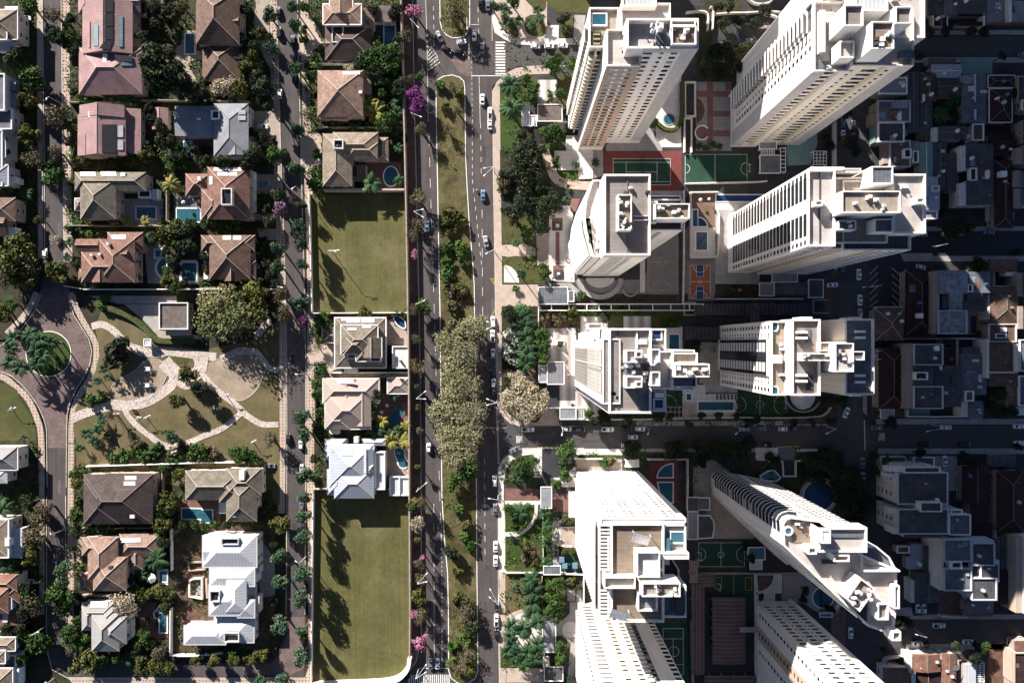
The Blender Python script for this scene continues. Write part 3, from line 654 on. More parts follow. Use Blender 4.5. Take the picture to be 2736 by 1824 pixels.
house('tan tiled house with long stepped ridges and a white flat skylight','tan_wall','tile_tan',[('h',152,592,534,980,6.8,.42),('h',152,675,330,890,6,.46),('h',170,800,400,1000,5.8,.46),('h',200,850,395,1000,5.2,.5),('sr',534,620,602,790,4.4,.2)],[('box',360,600,506,624,4,7.6,'trim','skylight'),('box',498,760,522,782,7,8.2,'trim','chimney')])
house('beige tan house with a square white chimney and a low garden wing','tan_wall','tile_beige',[('h',280,1108,660,1335,6.6,.4),('h',194,1120,440,1562,6.6,.42),('h',395,1196,655,1330,6.9,.44),('h',215,1260,330,1440,5.6,.5),('h',655,1150,745,1350,4.4,.4),('f',440,1380,556,1510,3.4,.1,'tile_olive'),('h',240,1420,440,1562,6.1,.5)],[('ring',284,1168,366,1246,7,9.6,'white_wall','chimney'),('panel',440,1395,480,1480,'glass','skylight')])
slab('patio','patio_red',[poly(556,1355,850,1355,850,1568,556,1568)],.15)
pool('round ended pool on a red terrace behind the beige tan house',arc(768,1480,64,84,0,360,24)[:-1],None,'pool_water','patio_red')
slab('driveway','cream',[poly(10,1115,190,1125,190,1420,110,1400,10,1400)],.15)
O(800,800)
house('grey beige house of stacked roofs with thick white eaves, below the first lawn','white_wall','tile_olive',[('h',292,148,728,576,4.6,.28,None,'trim'),('h',344,210,660,460,7.4,.36,None,'trim'),('h',374,300,560,455,7.7,.5),('h',470,380,590,520,7,.42,None,'trim'),('y',525,320,692,488,7.6,.5,None,'trim'),('h',188,234,346,366,3.6,.3,None,'trim')],
 [('panel',395,157,510,194,'solar_white','solar_panel'),('panel',516,157,630,194,'solar_white','solar_panel'),('panel',352,160,394,178,'solar_white','skylight'),('panel',526,215,600,238,'solar_white','skylight'),('panel',402,236,480,258,'solar_white','skylight'),('ring',592,486,680,522,5,7,'trim','terrace'),('ring',400,452,470,498,4,6.2,'trim','terrace'),('box',374,562,484,612,.2,3,'solar_white','pergola')])
house('flat white tiled garden pavilion roof with a chimney shadow by the avenue wall','white_wall','patio_white',[('f',780,390,914,576,3.6,.1,None,'trim')],[('box',836,508,852,522,3.6,5.2,'dark_metal','chimney'),('box',868,545,880,556,3.6,4.6,'dark_metal','roof_vent')],cat='pavilion',name='pavilion')
pool('dark teardrop pool behind the grey beige house of stacked roofs',smooth(poly(785,145,830,135,880,170,892,215,888,245,850,235,810,205,785,145),2)[:-1],poly(730,180,780,160,800,220,890,260,912,280,912,385,780,385,730,380),'pool_dark','patio')
slab('driveway','cream',[poly(70,375,345,375,350,560,250,610,120,600,70,560)],.15)
slab('soil_bed','sand',[poly(250,615,915,615,915,655,250,655)],.16)
house('smooth pinkish beige house with an L shaped roof and a long white skylight','white_wall','roof_smooth',[('h',194,658,670,870,5.4,.42,None,'trim'),('y',326,664,470,940,6,.26,None,None),('h',212,760,600,1088,5.6,.42,None,'trim'),('y',466,760,600,1060,5.9,.42),('h',212,936,420,1088,5.9,.42)],[('panel',316,668,462,704,'solar_white','skylight'),('box',235,820,322,930,.2,3,'tan_wall','car_port'),('box',250,1092,330,1128,.2,3,'cream_wall','porch')])
house('small pinkish beige pool house with a hipped roof by the avenue wall','cream_wall','roof_smooth',[('h',734,652,916,792,3.8,.34,None,'trim')],[('box',838,660,848,672,4,5.4,'dark_metal','roof_vent'),('box',860,664,868,674,4,5.2,'dark_metal','roof_vent')],cat='pool house',name='pool_house')
slab('patio','patio_red',[poly(610,790,915,790,915,1080,610,1080)],.15)
pool('blue free form pool with a straight shallow end beside the pinkish beige house',poly(805,864,850,864,862,905,880,930,886,955,862,975,858,1062,752,1062,752,960,800,910),None,'pool_water','patio_red','tile_orange')
house('light blue grey metal roofed house with many hips above the second lawn','grey_wall','roof_blue',[('h',210,1166,394,1345,5.6,.42),('h',250,1212,626,1565,6.6,.36,None,'trim'),('h',290,1405,625,1665,7,.38),('h',230,1420,420,1640,5.8,.4),('y',510,1250,620,1450,7.2,.5),('f',632,1275,718,1590,5.6,.1,'roof_white','trim'),('h',525,1165,722,1222,4,.3),('h',570,1385,622,1445,7.6,.6)],[('panel',355,1240,446,1306,'solar_white','solar_panel'),('box',455,1150,492,1200,3,6,'cream_wall','chimney')])
pool('peanut shaped blue pool behind the light blue grey house',smooth(poly(797,1240,880,1238,885,1330,918,1360,915,1400,870,1415,830,1400,822,1340,800,1310,797,1240),2)[:-1],poly(725,1215,915,1215,915,1470,725,1470),'pool_water','patio')
house('white flat roofed garage with a grey gable beside the second lawn','white_wall','roof_white',[('f',755,1480,842,1640,3.6,.1,None,'trim'),('f',838,1484,925,1640,3.3,.1,'trim','trim')],wins=False,cat='garage',name='garage')
O(0,800)
house('big dark brown hipped house with two white solar panels below the park','tan_wall','tile_dark',[('h',700,1462,1280,1880,6.6,.42),('h',700,1500,1000,1880,6.9,.4),('h',880,1455,1280,1700,6.2,.45)],[('panel',1048,1476,1145,1508,'solar_white','solar_panel'),('panel',1040,1522,1136,1556,'solar_white','solar_panel'),('box',1088,1805,1125,1830,7,8.6,'trim','chimney')],ridge='ridge_dark')
O(400,800)
house('grey beige ridged house with a dark slate south side and a blue pool','cream_wall','tile_olive',[('h',296,1430,760,1680,6,.42),('h',640,1412,936,1640,6.2,.42),('h',640,1500,900,1860,6.6,.42),('h',580,1480,800,1700,6.3,.46)],[('box',748,1432,790,1510,6,8.8,'trim','chimney'),('box',690,1800,720,1820,6,7.6,'trim','chimney'),('box',580,1690,670,1790,.2,3,'grey_wall','pergola')],ridge='ridge')
slab('driveway','patio_red',[poly(930,1370,1085,1370,1085,1480,1085,1560,930,1560)],.15)
O(400,1324)
pool('light blue pool with a side step below the grey beige ridged house',poly(270,100,440,105,442,115,530,115,530,225,430,225,430,195,270,195),poly(240,30,590,30,590,230,240,240),'pool_water','patio_red')
O(0,1324)
house('tan hipped house with a red tinged courtyard wing, beside a white garden parasol','tan_wall','tile_tan',[('h',735,346,985,700,6.8,.42),('h',685,346,985,505,6.3,.42),('h',780,510,1060,796,6.8,.45),('h',668,650,770,795,4,.4),('h',1000,318,1342,510,4.6,.42),('h',1095,430,1200,620,4.2,.5)],[('panel',1015,350,1180,385,'solar_white','solar_panel'),('box',905,588,934,612,7,9,'dark_metal','chimney')])
slab('patio','patio',[poly(610,340,690,340,690,560,650,560)],.15)
pool('small turquoise pool beside the white garden parasol',rect(1338,625,1406,720),poly(1315,610,1410,610,1410,745,1330,740,1315,690),'glass_blue','trim')
house('grey slate house of parallel hipped roofs with one white skylight','white_wall','roof_grey',[('h',684,930,812,1130,5.6,.46),('h',684,890,960,1040,5.6,.42),('h',766,985,1000,1302,6.6,.44),('h',840,930,980,1110,6,.44),('h',846,1010,1062,1240,6.4,.44)],[('panel',756,886,902,934,'solar_white','skylight'),('box',1060,1040,1100,1190,.2,3,'trim','veranda')])
slab('patio','patio_red',[poly(1170,890,1310,890,1310,1100,1410,1150,1410,1185,1170,1185)],.15)
pool('key shaped blue pool on a red terrace beside the grey slate house',poly(1340,975,1320,945,1290,980,1300,1015,1335,1030,1338,1145,1405,1145,1405,980),None,'pool_water','patio_red')
O(400,1324)
house('large new white house of joined hipped roofs with white parapets','bright_wall','roof_white',[('h',440,330,902,600,7.6,.3,None,'grey_wall'),('x',458,322,604,600,7.4,.2),('f',540,560,640,650,6.8,.1),('h',498,606,884,760,8,.25,None,'grey_wall'),('h',494,740,812,1006,8,.28,None,'grey_wall'),('h',640,690,812,975,8.6,.32),('h',732,868,884,1022,7.8,.34,None,'grey_wall'),('h',538,1004,878,1232,5.6,.3,None,'grey_wall'),('h',284,1082,640,1248,5.6,.3,None,'grey_wall')],[('ring',598,356,744,412,7,9.4,'grey_wall','light_well'),('ring',500,796,586,890,7.6,10,'white_wall','water_tank_room'),('ring',620,1145,748,1226,5,7.4,'white_wall','terrace'),('box',822,750,885,830,4,6,'grey_wall','balcony'),('box',890,590,920,650,2,6,'white_wall','balcony'),('box',880,840,918,980,2,6,'white_wall','balcony')],ridge=None)
slab('terrain','soil',[poly(215,260,1050,250,1050,900,1000,1290,215,1300)],.15)
slab('driveway','concrete',[poly(900,330,1050,520,1050,830,930,850,900,600)],.17)
b=MB()
t=thing('foundation','roofless brick foundation of a shed beside the large white house','foundation',W(415,770,0))
b.wall(poly(345,700,380,685,450,680,450,850,345,830,345,700),.15,1.6,.6); b.build('wall','cream_wall',t)
b=MB(); b.wall(poly(480,690,490,850),.15,1.0,.8); b.wall(poly(330,550,470,550,470,610,340,620,330,550),.15,1.1,.5); b.build('wall','tan_wall',t)
b=MB(); b.sheet(poly(355,705,440,695,440,840,355,825),.25); b.build('floor','concrete',t)
# ---------------------------------------------------------------- towers
mat('stone_grey',(.5,.48,.47),pat='plank',p1=1.2,p2=.6,var=.12,col2=(.38,.36,.36))
mat('tower_white',(.74,.69,.64),pat='streak',col2=(.58,.53,.48),var=.05,scale=.15)
mat('tower_cream',(.7,.63,.53),pat='streak',col2=(.56,.49,.4),var=.05,scale=.15)
mat('roof_slab',(.235,.207,.19),pat='slab',p1=3.4,p2=1.1,var=.15,col2=(.17,.15,.14))
mat('roof_slab_tan',(.23,.18,.137),pat='slab',p1=3.4,p2=1.1,var=.2,col2=(.17,.13,.1))
mat('roof_slab_pale',(.46,.415,.39),pat='slab',p1=3.4,p2=1.4,var=.12,col2=(.4,.36,.33))
mat('terrace_floor',(.33,.275,.225),pat='slab',p1=1.5,p2=1.5,var=.12)
def P(x,y): return Vector((x*S,-y*S))
class Tower:
    def __init__(s,label,cx,cy,wall='tower_white',name='apartment_tower',cat='apartment tower'):
        p=P(cx,cy); s.t=thing(name,label,cat,(p.x,p.y,.1)); s.wall=wall; s.w={}; s.wins=[]
    def pt(s,poly): return [P(*q) for q in poly]
    def block(s,poly,z0,z1,m=None,roof='roof_slab',par=1.0,pw=.4,rm=None):
        """a storey block: walls, a sunk roof and a parapet round it"""
        if len(poly)==4 and not isinstance(poly[0],(tuple,list)): x0,y0,x1,y1=poly; poly=[(x0,y0),(x1,y0),(x1,y1),(x0,y1)]
        q=[Vector((p.x,p.y)) for p in s.pt(poly)]
        s.w.setdefault(m or s.wall,MB()).prism(q,z0,z1-par,cap=False)
        rb=MB(); rb.sheet(q,z1-par); rb.build('roof',roof,s.t)
        if par>0:
            b=s.w.setdefault(rm or m or s.wall,MB())
            a=sum(q[i-1].x*q[i].y-q[i].x*q[i-1].y for i in range(len(q)))
            if a<0: q=q[::-1]
            n=len(q); inn=[]
            for i in range(n):
                d1=(q[i]-q[i-1]).normalized(); d2=(q[(i+1)%n]-q[i]).normalized(); n1=Vector((-d1.y,d1.x)); n2=Vector((-d2.y,d2.x)); bs=(n1+n2); bs=bs/max(bs.length_squared,.3)*2 if False else bs.normalized()/max(.35,(bs.normalized()).dot(n1))
                inn.append(q[i]+bs*pw)
            for i in range(n):
                j=(i+1)%n; A,B,C,Dv=q[i],q[j],inn[j],inn[i]
                b.face([(*A,z1-par),(*B,z1-par),(*B,z1),(*A,z1)]); b.face([(*A,z1),(*B,z1),(*C,z1),(*Dv,z1)]); b.face([(*Dv,z1),(*C,z1),(*C,z1-par),(*Dv,z1-par)])
        return s
    def panel(s,A,B,z0,z1,m,out=.12,name='cladding'):
        a=P(*A); c=P(*B); d=c-a; n=Vector((d.y,-d.x)).normalized()
        b=MB(); b.prism([a-n*.1,c-n*.1,c+n*out,a+n*out],z0,z1); return b.build(name,m,s.t)
    def facade(s,A,B,z0,fh,n,cols,skip=()):
        a=P(*A); c=P(*B); d=c-a; L=d.length; nn=Vector((d.y,-d.x)).normalized(); rz=math.atan2(-nn.x,nn.y)
        for k in range(n):
            if k in skip: continue
            for col in cols:
                f,w,h,sill=col[:4]; m=col[4] if len(col)>4 else 'glass'; out=col[5] if len(col)>5 else 0
                p=a+d*f+nn*out
                if m=='glass': m=RF.choice(['glass']*7+['window_grey']*3+['window_blind'])
                s.wins.append((z0+k*fh+sill,p.x,p.y,rz,round(w*L if w<1 and len(col)>6 else w,2),h,m))
    def slabs(s,A,B,z0,fh,n,f0,f1,dep,th=.9,m=None,name='balcony',glass=None):
        a=P(*A); c=P(*B); d=c-a; nn=Vector((d.y,-d.x)).normalized()
        p=a+d*f0; q=a+d*f1; o=wloc(s.t); b=MB(); b.prism([p-nn*.05-Vector(o[:2]),q-nn*.05-Vector(o[:2]),q+nn*dep-Vector(o[:2]),p+nn*dep-Vector(o[:2])],0,.22)
        e=(q-p).normalized()
        b.prism([p+nn*(dep-.15)-Vector(o[:2]),q+nn*(dep-.15)-Vector(o[:2]),q+nn*dep-Vector(o[:2]),p+nn*dep-Vector(o[:2])],.22,th)
        me=b.mesh(name,m or s.wall)
        for k in range(n): meshobj(name,me,s.t,(0,0,z0+k*fh-o.z))
    def ring(s,x0,y0,x1,y1,z0,z1,m=None,roof='roof_slab',par=.8): return s.block((x0,y0,x1,y1),z0,z1,m,roof,par,.35)
    def box(s,x0,y0,x1,y1,z0,z1,m,name):
        a=P(x0,y0); c=P(x1,y1); b=MB(); b.box(a.x,a.y,c.x,c.y,z0,z1); return b.build(name,m,s.t)
    def pool(s,pts,z,m='pool_water'):
        q=[P(*p) for p in pts]; b=MB(); b.prism(q,z-.3,z+.35); o=b.build('pool',m,s.t)
        b=MB(); b.wall(q+[q[0]],z-.3,z+.5,.4); b.build('coping','trim',o)
    def clutter(s,x0,y0,x1,y1,z,n,seed):
        r=random.Random(seed)
        for i in range(n):
            p=P(r.uniform(x0,x1),r.uniform(y0,y1)); w=r.uniform(.6,1.4); d=r.uniform(.6,1.2); b=MB()
            b.box(p.x-w/2,p.y-d/2,p.x+w/2,p.y+d/2,z,z+r.uniform(.7,1.3)); b.tube((p.x,p.y,z+1.25),(p.x,p.y,z+1.5),.25,n=8)
            b.build('air_conditioner',r.choice(['trim','metal','trim','dark_metal']),s.t)
    def mast(s,x,y,z,h):
        p=P(x,y); b=MB(); b.tube((p.x,p.y,z),(p.x,p.y,z+h),.14,.1); 
        for k in range(5):
            a=k*1.26; q=(p.x+math.cos(a)*1.3,p.y+math.sin(a)*1.3,z+h*.75); b.tube((p.x,p.y,z+h*.75),q,.08); b.obox(q,(1,0),(0,1),.4,.4,q[2]-.9,q[2]+.9)
        b.build('antenna_mast','lamp_white',s.t)
    def done(s,cap=95):
        for k,b in s.w.items(): b.build('wall',k,s.t)
        o=wloc(s.t); s.wins.sort(key=lambda w:-w[0]); cache={}; rest=MB(); mats=[]
        for i,(z,x,y,rz,w,h,m) in enumerate(s.wins):
            if i<cap:
                key=(w,h,m)
                if key not in cache:
                    b=MB(); b.box(-w/2,-.05,w/2,.05,0,h,0); b.box(-w/2-.05,-.05,w/2+.05,.16,-.14,0,1); cache[key]=b.mesh('window',[m,'trim'])
                meshobj('window',cache[key],s.t,(x-o.x,y-o.y,z-o.z),rz)
            else:
                if m not in mats: mats.append(m)
                cs,sn=math.cos(rz),math.sin(rz); T=lambda u,v:(x+u*cs-v*sn,y+u*sn+v*cs)
                rest.prism([T(-w/2,-.05),T(w/2,-.05),T(w/2,.05),T(-w/2,.05)],z,z+h,mats.index(m))
        if rest.v:
            w=rest.build('window',mats,s.t); w['kind']='stuff'
        return s.t
GL='glass'
mat('louvre',(.3,.275,.245),pat='stripe',p1=1.2,p2=-1,col2=(.42,.39,.35),var=.1)
mat('window_blind',(.25,.22,.19),rough=.5,var=.2)
mat('window_grey',(.08,.09,.1),rough=.2,var=.2,spec=.5)
RF=random.Random(2)
mat('window_white',(.72,.7,.66),rough=.4,var=.1)
# 1: brown and white tower, top centre
T=Tower('tall tower with a brown clad strip on its face and a rooftop antenna mast',250,-570)
T.block((176,-586,240.2,-518),0,82,'tower_white','roof_slab_pale',1.1)
T.block((208,-592,339,-537),0,86.5,'tower_white','roof_concrete',2.2,.6)
T.block((149,-650,206,-573),0,75,'tower_white','terrace_floor',1.1)
T.block((206,-645,300,-592),0,79,'tower_white','roof_slab_pale',1)
T.block((206,-652,270,-630),79,81.5,'tower_white','roof_white',.3)
T.ring(288,-575,333,-541,84.3,87.6,'tower_white','roof_slab_tan')
T.ring(288,-588,333,-577,84.3,86.9,'tower_white','roof_slab')
T.box(262,-566,286,-545,84.3,86.2,'roof_slate','skylight')
T.box(232,-556,258,-541,84.3,85.6,'roof_slab_pale','plant_box')
T.mast(258,-569,84.3,5); T.box(262,-577,272,-567,86,88.6,'trim','water_tank')
T.panel((176,-518),(240,-518),5,80.8,'brown_cladding'); T.panel((240,-537),(339,-537),84,86.4,'stone_grey',.1); T.panel((312,-537),(338.6,-537),4,84,'stone_grey',.1)
T.facade((176,-518),(240,-518),7,2.95,25,[(.20,1.7,1.2,.9,GL,.14),(.33,1.0,1.2,.9,'window_white',.14),(.46,2.0,1.2,.9,GL,.14),(.6,1.1,1.2,.9,'window_white',.14),(.72,1.3,1.2,.9,GL,.14)])
T.facade((240,-537),(339,-537),7,3.0,26,[(.035,.8,1.2,.9),(.12,1.9,1.2,.9),(.37,1.0,1.0,1.1),(.6,1.8,1.3,.9)])
T.slabs((149,-573),(176,-573),7,3.0,22,.06,.98,2.0,1.0,'tower_cream')
T.facade((149,-573),(176,-573),7,3.0,22,[(.3,1.6,2.1,.2,GL),(.75,1.5,2.1,.2,GL)]); T.panel((160.5,-573),(164.5,-573),3,74,'olive_cladding_and_shade',2.1)
T.facade((149,-650),(149,-573),7,3.0,22,[(.15,1.5,1.2,.9),(.38,2.5,2.1,.2),(.6,2.5,2.1,.2),(.85,1.3,1.2,.9)])
T.slabs((149,-650),(149,-573),7,3.0,22,.28,.7,1.0,1.0)
T.pool([(155,-640),(183,-640),(183,-617),(155,-617)],74,'pool_water'); T.box(152,-605,172,-577,73.9,74.5,'hedge','roof_garden')
for k in range(3): T.box(157,-600+k*9,170,-597+k*9,74.5,74.8,'terrace_floor','bench')
T.clutter(243,-562,282,-545,84.3,5,11); T.clutter(291,-570,330,-546,86.8,5,12); T.clutter(206,-580,209,-545,81,3,13)
T.done()
# 2: diagonal top right
T=Tower('tall tower with black and white balconies and long cream window strips, at the top right',680,-600)
T.block((583,-662,650,-527),0,75,'tower_white','roof_slab_pale',1.1); T.block((650,-640,768,-532),0,77,'tower_cream','roof_slab_pale',1.1)
T.block((700,-730,793,-588),0,76,'tower_white','roof_slab_pale',1.1,.7); T.block((600,-740,700,-640),0,74,'tower_white','terrace_floor',1.1)
T.ring(655,-588,696,-538,76,86,'bright_wall','roof_slab_tan'); T.ring(612,-625,647,-586,74,84,'bright_wall','roof_slab'); T.ring(706,-622,737,-590,76,84,'bright_wall','roof_slab')
T.ring(618,-572,646,-540,74,79.5,'bright_wall','roof_slab_pale'); T.ring(640,-700,700,-620,74,82,'bright_wall','roof_white',.4)
T.box(590,-640,600,-560,74,76.5,'bright_wall','parapet_wall'); T.box(594,-548,614,-530,74,74.3,'roof_slate','terrace'); T.box(740,-560,766,-545,76,77.5,'roof_slate','terrace')
for k in range(6): T.box(604,-720+k*9,634,-717+k*9,76,76.4,'terrace_floor','pergola_beam')
T.panel((583,-527),(607,-527),2,73.8,'stone_grey',.1); T.panel((624,-527),(634,-527),3,73.8,'olive_cladding_and_shade',.1); T.panel((741,-532),(768,-532),2,76,'stone_grey',.1); T.panel((706,-532),(716,-532),3,75.8,'olive_cladding_and_shade',.12)  # first olive strip paints the shade of a recess left unbuilt
T.facade((583,-527),(650,-527),6,3.0,23,[(.43,1.7,1.3,.9),(.57,1.2,1.0,1.1)]); T.facade((650,-532),(768,-532),6,3.0,23,[(.08,.8,.8,1.1),(.3,2.0,1.3,.9),(.42,2.4,1.5,.7,GL),(.66,.9,.9,1.0)])
T.slabs((583,-662),(583,-527),7,2.9,23,.03,.37,2.1,1.25,'bright_wall'); T.facade((583,-662),(583,-527),7,2.9,23,[(.12,4.0,2.2,.1),(.28,4.0,2.2,.1),(.5,.9,.8,1.1),(.62,1.3,1.5,.7),(.9,1.3,1.9,.6)])
T.box(578,-664,583,-660,.1,74,'tower_white','fin'); T.panel((583,-563),(583,-527.2),2,73.9,'stone_grey',.08)
T.clutter(660,-582,690,-545,85.3,6,21); T.clutter(715,-700,780,-640,75,7,22); T.clutter(604,-650,640,-640,73,2,23); T.clutter(600,-545,615,-532,74.3,3,24)
T.pool([(745,-735),(770,-735),(770,-715),(745,-715)],75.2); T.done()
# 3: curved sail tower
T=Tower('white tower with a curved sail shaped west face and a rooftop box full of machines',230,-260)
T.block([(171,-350),(190,-350),(190,-186),(172,-186),(165,-211),(157,-240),(153,-270),(156,-305)],0,55,'bright_wall','patio_white',1.1,.5)
T.block((188.5,-349,284,-182.5),0,63,'tower_white','roof_slab',1.0,.6); T.block((284,-305,358,-239),0,58,'tower_white','roof_dark',1.0); T.ring(290,-286,361,-255,58,65,'bright_wall','roof_slab_tan'); T.ring(284,-295,300,-252,58,62,'bright_wall','roof_slab_pale',.5)
T.ring(214,-303,242,-231,62,66,'bright_wall','roof_slab_tan',1.2); T.box(250,-264,284,-262.5,62,62.9,'bright_wall','beam'); T.box(250,-256,284,-254.5,62,62.9,'bright_wall','beam'); T.box(236,-342,238,-190,62,62.3,'roof_slate','gutter')
T.block([(150.5,-272),(170,-272),(178,-190),(168,-188),(162,-211),(154.5,-240)],2,54.2,'bright_wall','patio_white',.3)
b=MB(); me=None; o=wloc(T.t); c=[P(*q) for q in [(153,-265),(156.5,-240),(164.5,-211),(170,-192)]]; b.wall([(p.x-o.x-.5,p.y-o.y) for p in c],0,.4,.9); me=b.mesh('balcony','bright_wall')
for k in range(17): meshobj('balcony',me,T.t,(0,0,4+k*2.95))
b=MB(); b.wall([(p.x-.4,p.y) for p in c],4,53,.3); b.build('glazing',GL,T.t)
T.panel((190,-182.5),(283,-182.5),58,62.9,'stone_grey',.06)
T.facade((190,-182.5),(284,-182.5),4,3,19,[(.2,.9,.7,1.1),(.28,.9,.7,1.1),(.4,2.6,.5,1.2),(.56,.9,.7,1.1),(.63,.9,.7,1.1)]); T.facade((284,-239),(358,-239),4,3,17,[(.1,1,1,1),(.4,1.6,1.2,1)])
T.clutter(217,-300,240,-234,64.8,14,31); T.clutter(294,-283,356,-258,64.2,7,32); T.clutter(195,-340,280,-310,62,3,33); T.clutter(175,-225,187,-195,53.9,2,34)
for y0 in(-262,-244,-226): T.box(163,y0,167,y0+9,53.9,55.3,'hedge','planter')
T.done()
# 4: mid right
T=Tower('long white tower with two bands of tall dark glazing down its west face',690,-265)
T.block((576.5,-341,631,-191),0,73,'tower_white','roof_slab_pale',1.1,.6); T.block((631,-330,742,-200),0,70.5,'tower_white','terrace_floor',1.1); T.block((655,-325,790,-186.5),0,70,'tower_white','roof_dark',1.1); T.block((739,-331,803,-215),0,74,'tower_white','roof_slab_pale',1.0,.6)
T.ring(625.5,-291,737,-249,69,78.5,'bright_wall','terrace_floor',.7); T.ring(691,-342,732,-308,0,76,'bright_wall','roof_slate',.4); T.ring(633,-241,668,-222,69,74,'tower_white','roof_slate',.6); T.ring(702,-243,738,-217,69,74.5,'tower_white','roof_slate',.6)
T.block((585,-347,650,-341),0,72.5,'tower_white','hedge',1.0); T.block((640,-346,686,-338),0,71.5,'tower_white','roof_slab_pale',1.0)
T.box(602,-342,603,-192,71.9,72.3,'dark_metal','gutter'); T.ring(585,-278,600,-267,71.9,75,'trim','roof_slab_pale',.4); T.ring(777,-282,792,-270,73,76,'trim','roof_slab_pale',.4); T.box(604,-276,612,-268,72,74.2,'metal','water_tank')
T.panel((631,-191),(655.2,-191),2,69,'brown_cladding',-.05); T.panel((655,-186.5),(706,-186.5),2,69,'tower_cream',.08); T.panel((706,-186.5),(722,-186.5),2,69,'brown_cladding',.08)
T.facade((576.5,-341),(576.5,-191),6,2.9,23,[(.06,1.3,1.6,.7),(.94,1.3,1.6,.7)])
o=wloc(T.t)
for y0,y1 in((-327,-284),(-256,-212)):
    a=P(576.4,y0); c=P(576.4,y1); b=MB(); b.box(a.x-o.x-.06,a.y-o.y,a.x-o.x,c.y-o.y,0,2.1); me=b.mesh('window','glass')
    for k in range(23): meshobj('window',me,T.t,(0,0,6.3+k*2.9))
T.facade((577,-191),(631,-191),6,3,22,[(.35,1.3,1.0,1),(.6,1.8,1.3,.8),(.82,1.0,.9,1)]); T.facade((655,-186.5),(790,-186.5),6,3,21,[(.1,1.2,1,1),(.25,1.8,1.3,.8),(.6,1.6,1.2,.8),(.75,1.0,1,1),(.88,1.6,1.2,.8)])
T.clutter(640,-285,730,-255,77.8,6,41); T.clutter(636,-238,665,-225,73.4,3,42); T.clutter(590,-205,640,-195,69,1,43); T.clutter(745,-325,795,-290,73,2,44)
T.done()
# 5: centre, grey ridged roof
T=Tower('tall tower with a broad brown grey slab roof and a louvred west face',250,45)
T.block((167,-11,200,110),0,83.6,'bright_wall','roof_slab',.3); T.block((178,-30,257,127),0,84,'bright_wall','roof_slab',1.0,.6); T.block((256,12,300,83),0,82.5,'bright_wall','roof_slab_pale',1.0)
T.block((257,-30,290,21),0,80,'bright_wall','terrace_floor',1.1); T.block((257,86,290,126),0,80,'bright_wall','roof_slate',1.1); T.block((294,10,340,85),0,82,'bright_wall','roof_slab_pale',1.1); T.ring(294,35,357,59,81,87.5,'bright_wall','terrace_floor',.7)
T.block((296,15,343,35),0,83.5,'bright_wall','terrace_floor',1.0); T.block((296,59.5,343,80),0,83,'bright_wall','roof_slate',1.0)
for q in ((206,10,236,33),(206,57,236,79),(251,8,268,38),(251,49,268,75)): T.ring(*q,83,87.3,'bright_wall','roof_slab_pale',.8)
for q in ((222,12,234,24),(222,66,234,77)): T.ring(*q,86.5,88.5,'bright_wall','roof_slab',.5)
T.block((208,33,250,57),83,85,'roof_slate','roof_dark',.3); T.box(229,-24,232,8,83,83.5,'trim','gutter'); T.box(196,-28,197,125,83,83.3,'dark_metal','gutter')
T.panel((238,85),(256,85),83.2,83.6,'roof_slate',2.2,'skylight') if False else None
T.box(232,82,254,124,83,83.4,'roof_slate','roof_sheet'); T.box(233,-10,250,0,83,83.4,'roof_white','roof_sheet'); T.box(183,88,192,94,83,83.3,'roof_white','roof_sheet'); T.box(192,96,200,101,83,83.3,'roof_white','roof_sheet'); T.box(235,18,250,25,83,83.4,'roof_white','roof_sheet'); T.box(199,40,206,45,83,83.4,'roof_white','roof_sheet')
T.slabs((167,-11),(167,110),5,2.9,27,.17,.85,.45,.5,'louvre'); T.panel((167,9),(167,93),4,82,'louvre',.1); T.facade((167,-11),(167,110),5,2.9,27,[(.32,6.0,1.2,.9,GL,.12),(.68,6.0,1.2,.9,GL,.12)]); T.box(164,39,167,40.2,4,83,'bright_wall','fin')
T.block((150,-42,179,-30),66,70,'bright_wall','roof_slab_pale',.5)
T.facade((178,127),(257,127),6,3,25,[(.1,1.5,1.2,.9),(.3,1.5,1.2,.9),(.6,1.5,1.2,.9),(.85,1.2,1.2,.9)]); T.facade((257,-30),(178,-30),6,3,25,[(.1,1.5,1.2,.9),(.5,1.5,1.2,.9),(.85,1.2,1.2,.9)])
T.pool([(264,-27),(282,-27),(282,-9),(264,-9)],79,'pool_dark'); T.pool([(268,103),(286,103),(286,121),(268,121)],79,'pool_dark'); T.box(264,0,280,7,79,81,'trim','jacuzzi_room'); T.box(268,90,284,99,79,81.4,'trim','jacuzzi_room')
T.clutter(300,38,352,56,86.8,6,51); T.clutter(210,36,248,54,84.7,8,52); T.clutter(252,12,266,34,86.5,1,53); T.clutter(240,60,249,80,83,3,54)
T.done()
# 6: striped dark glass
T=Tower('white tower with a black glass centre crossed by white bars on its face',665,28)
T.block((554,-50,588,109),0,54,'tower_white','terrace_floor',1.1,.5); T.block((550,-12,556,68),0,52,'tower_white','roof_slab_pale',.3); T.block((586,-53,646,107),0,58.5,'tower_white','roof_slab',1.1,.6); T.block((646,-6,711,62),0,56,'tower_cream','roof_slab',1.0); T.block((710,-55,773,108),0,54.5,'tower_white','roof_slate',1.0,.6)
T.ring(659,-3,697,56,55,64,'bright_wall','roof_slab_pale',.8); T.ring(600,18,660,34,57,61,'bright_wall','terrace_floor',.8); T.ring(640,-5,662,14,55,60,'bright_wall','terrace_floor',.6); T.ring(698,14,740,33,54,58,'bright_wall','roof_slate',.6)
T.box(610,-58,630,-52.8,50,58,'bright_wall','plant_box'); T.box(610,106.8,630,111,50,58,'bright_wall','plant_box'); T.box(726,-59,748,-55,46,54,'bright_wall','plant_box'); T.box(726,108,748,111,46,54,'bright_wall','plant_box')
for y in(-28,-16,62,74): T.box(595,y,616,y+5,57.4,59.5,'trim','water_tank')
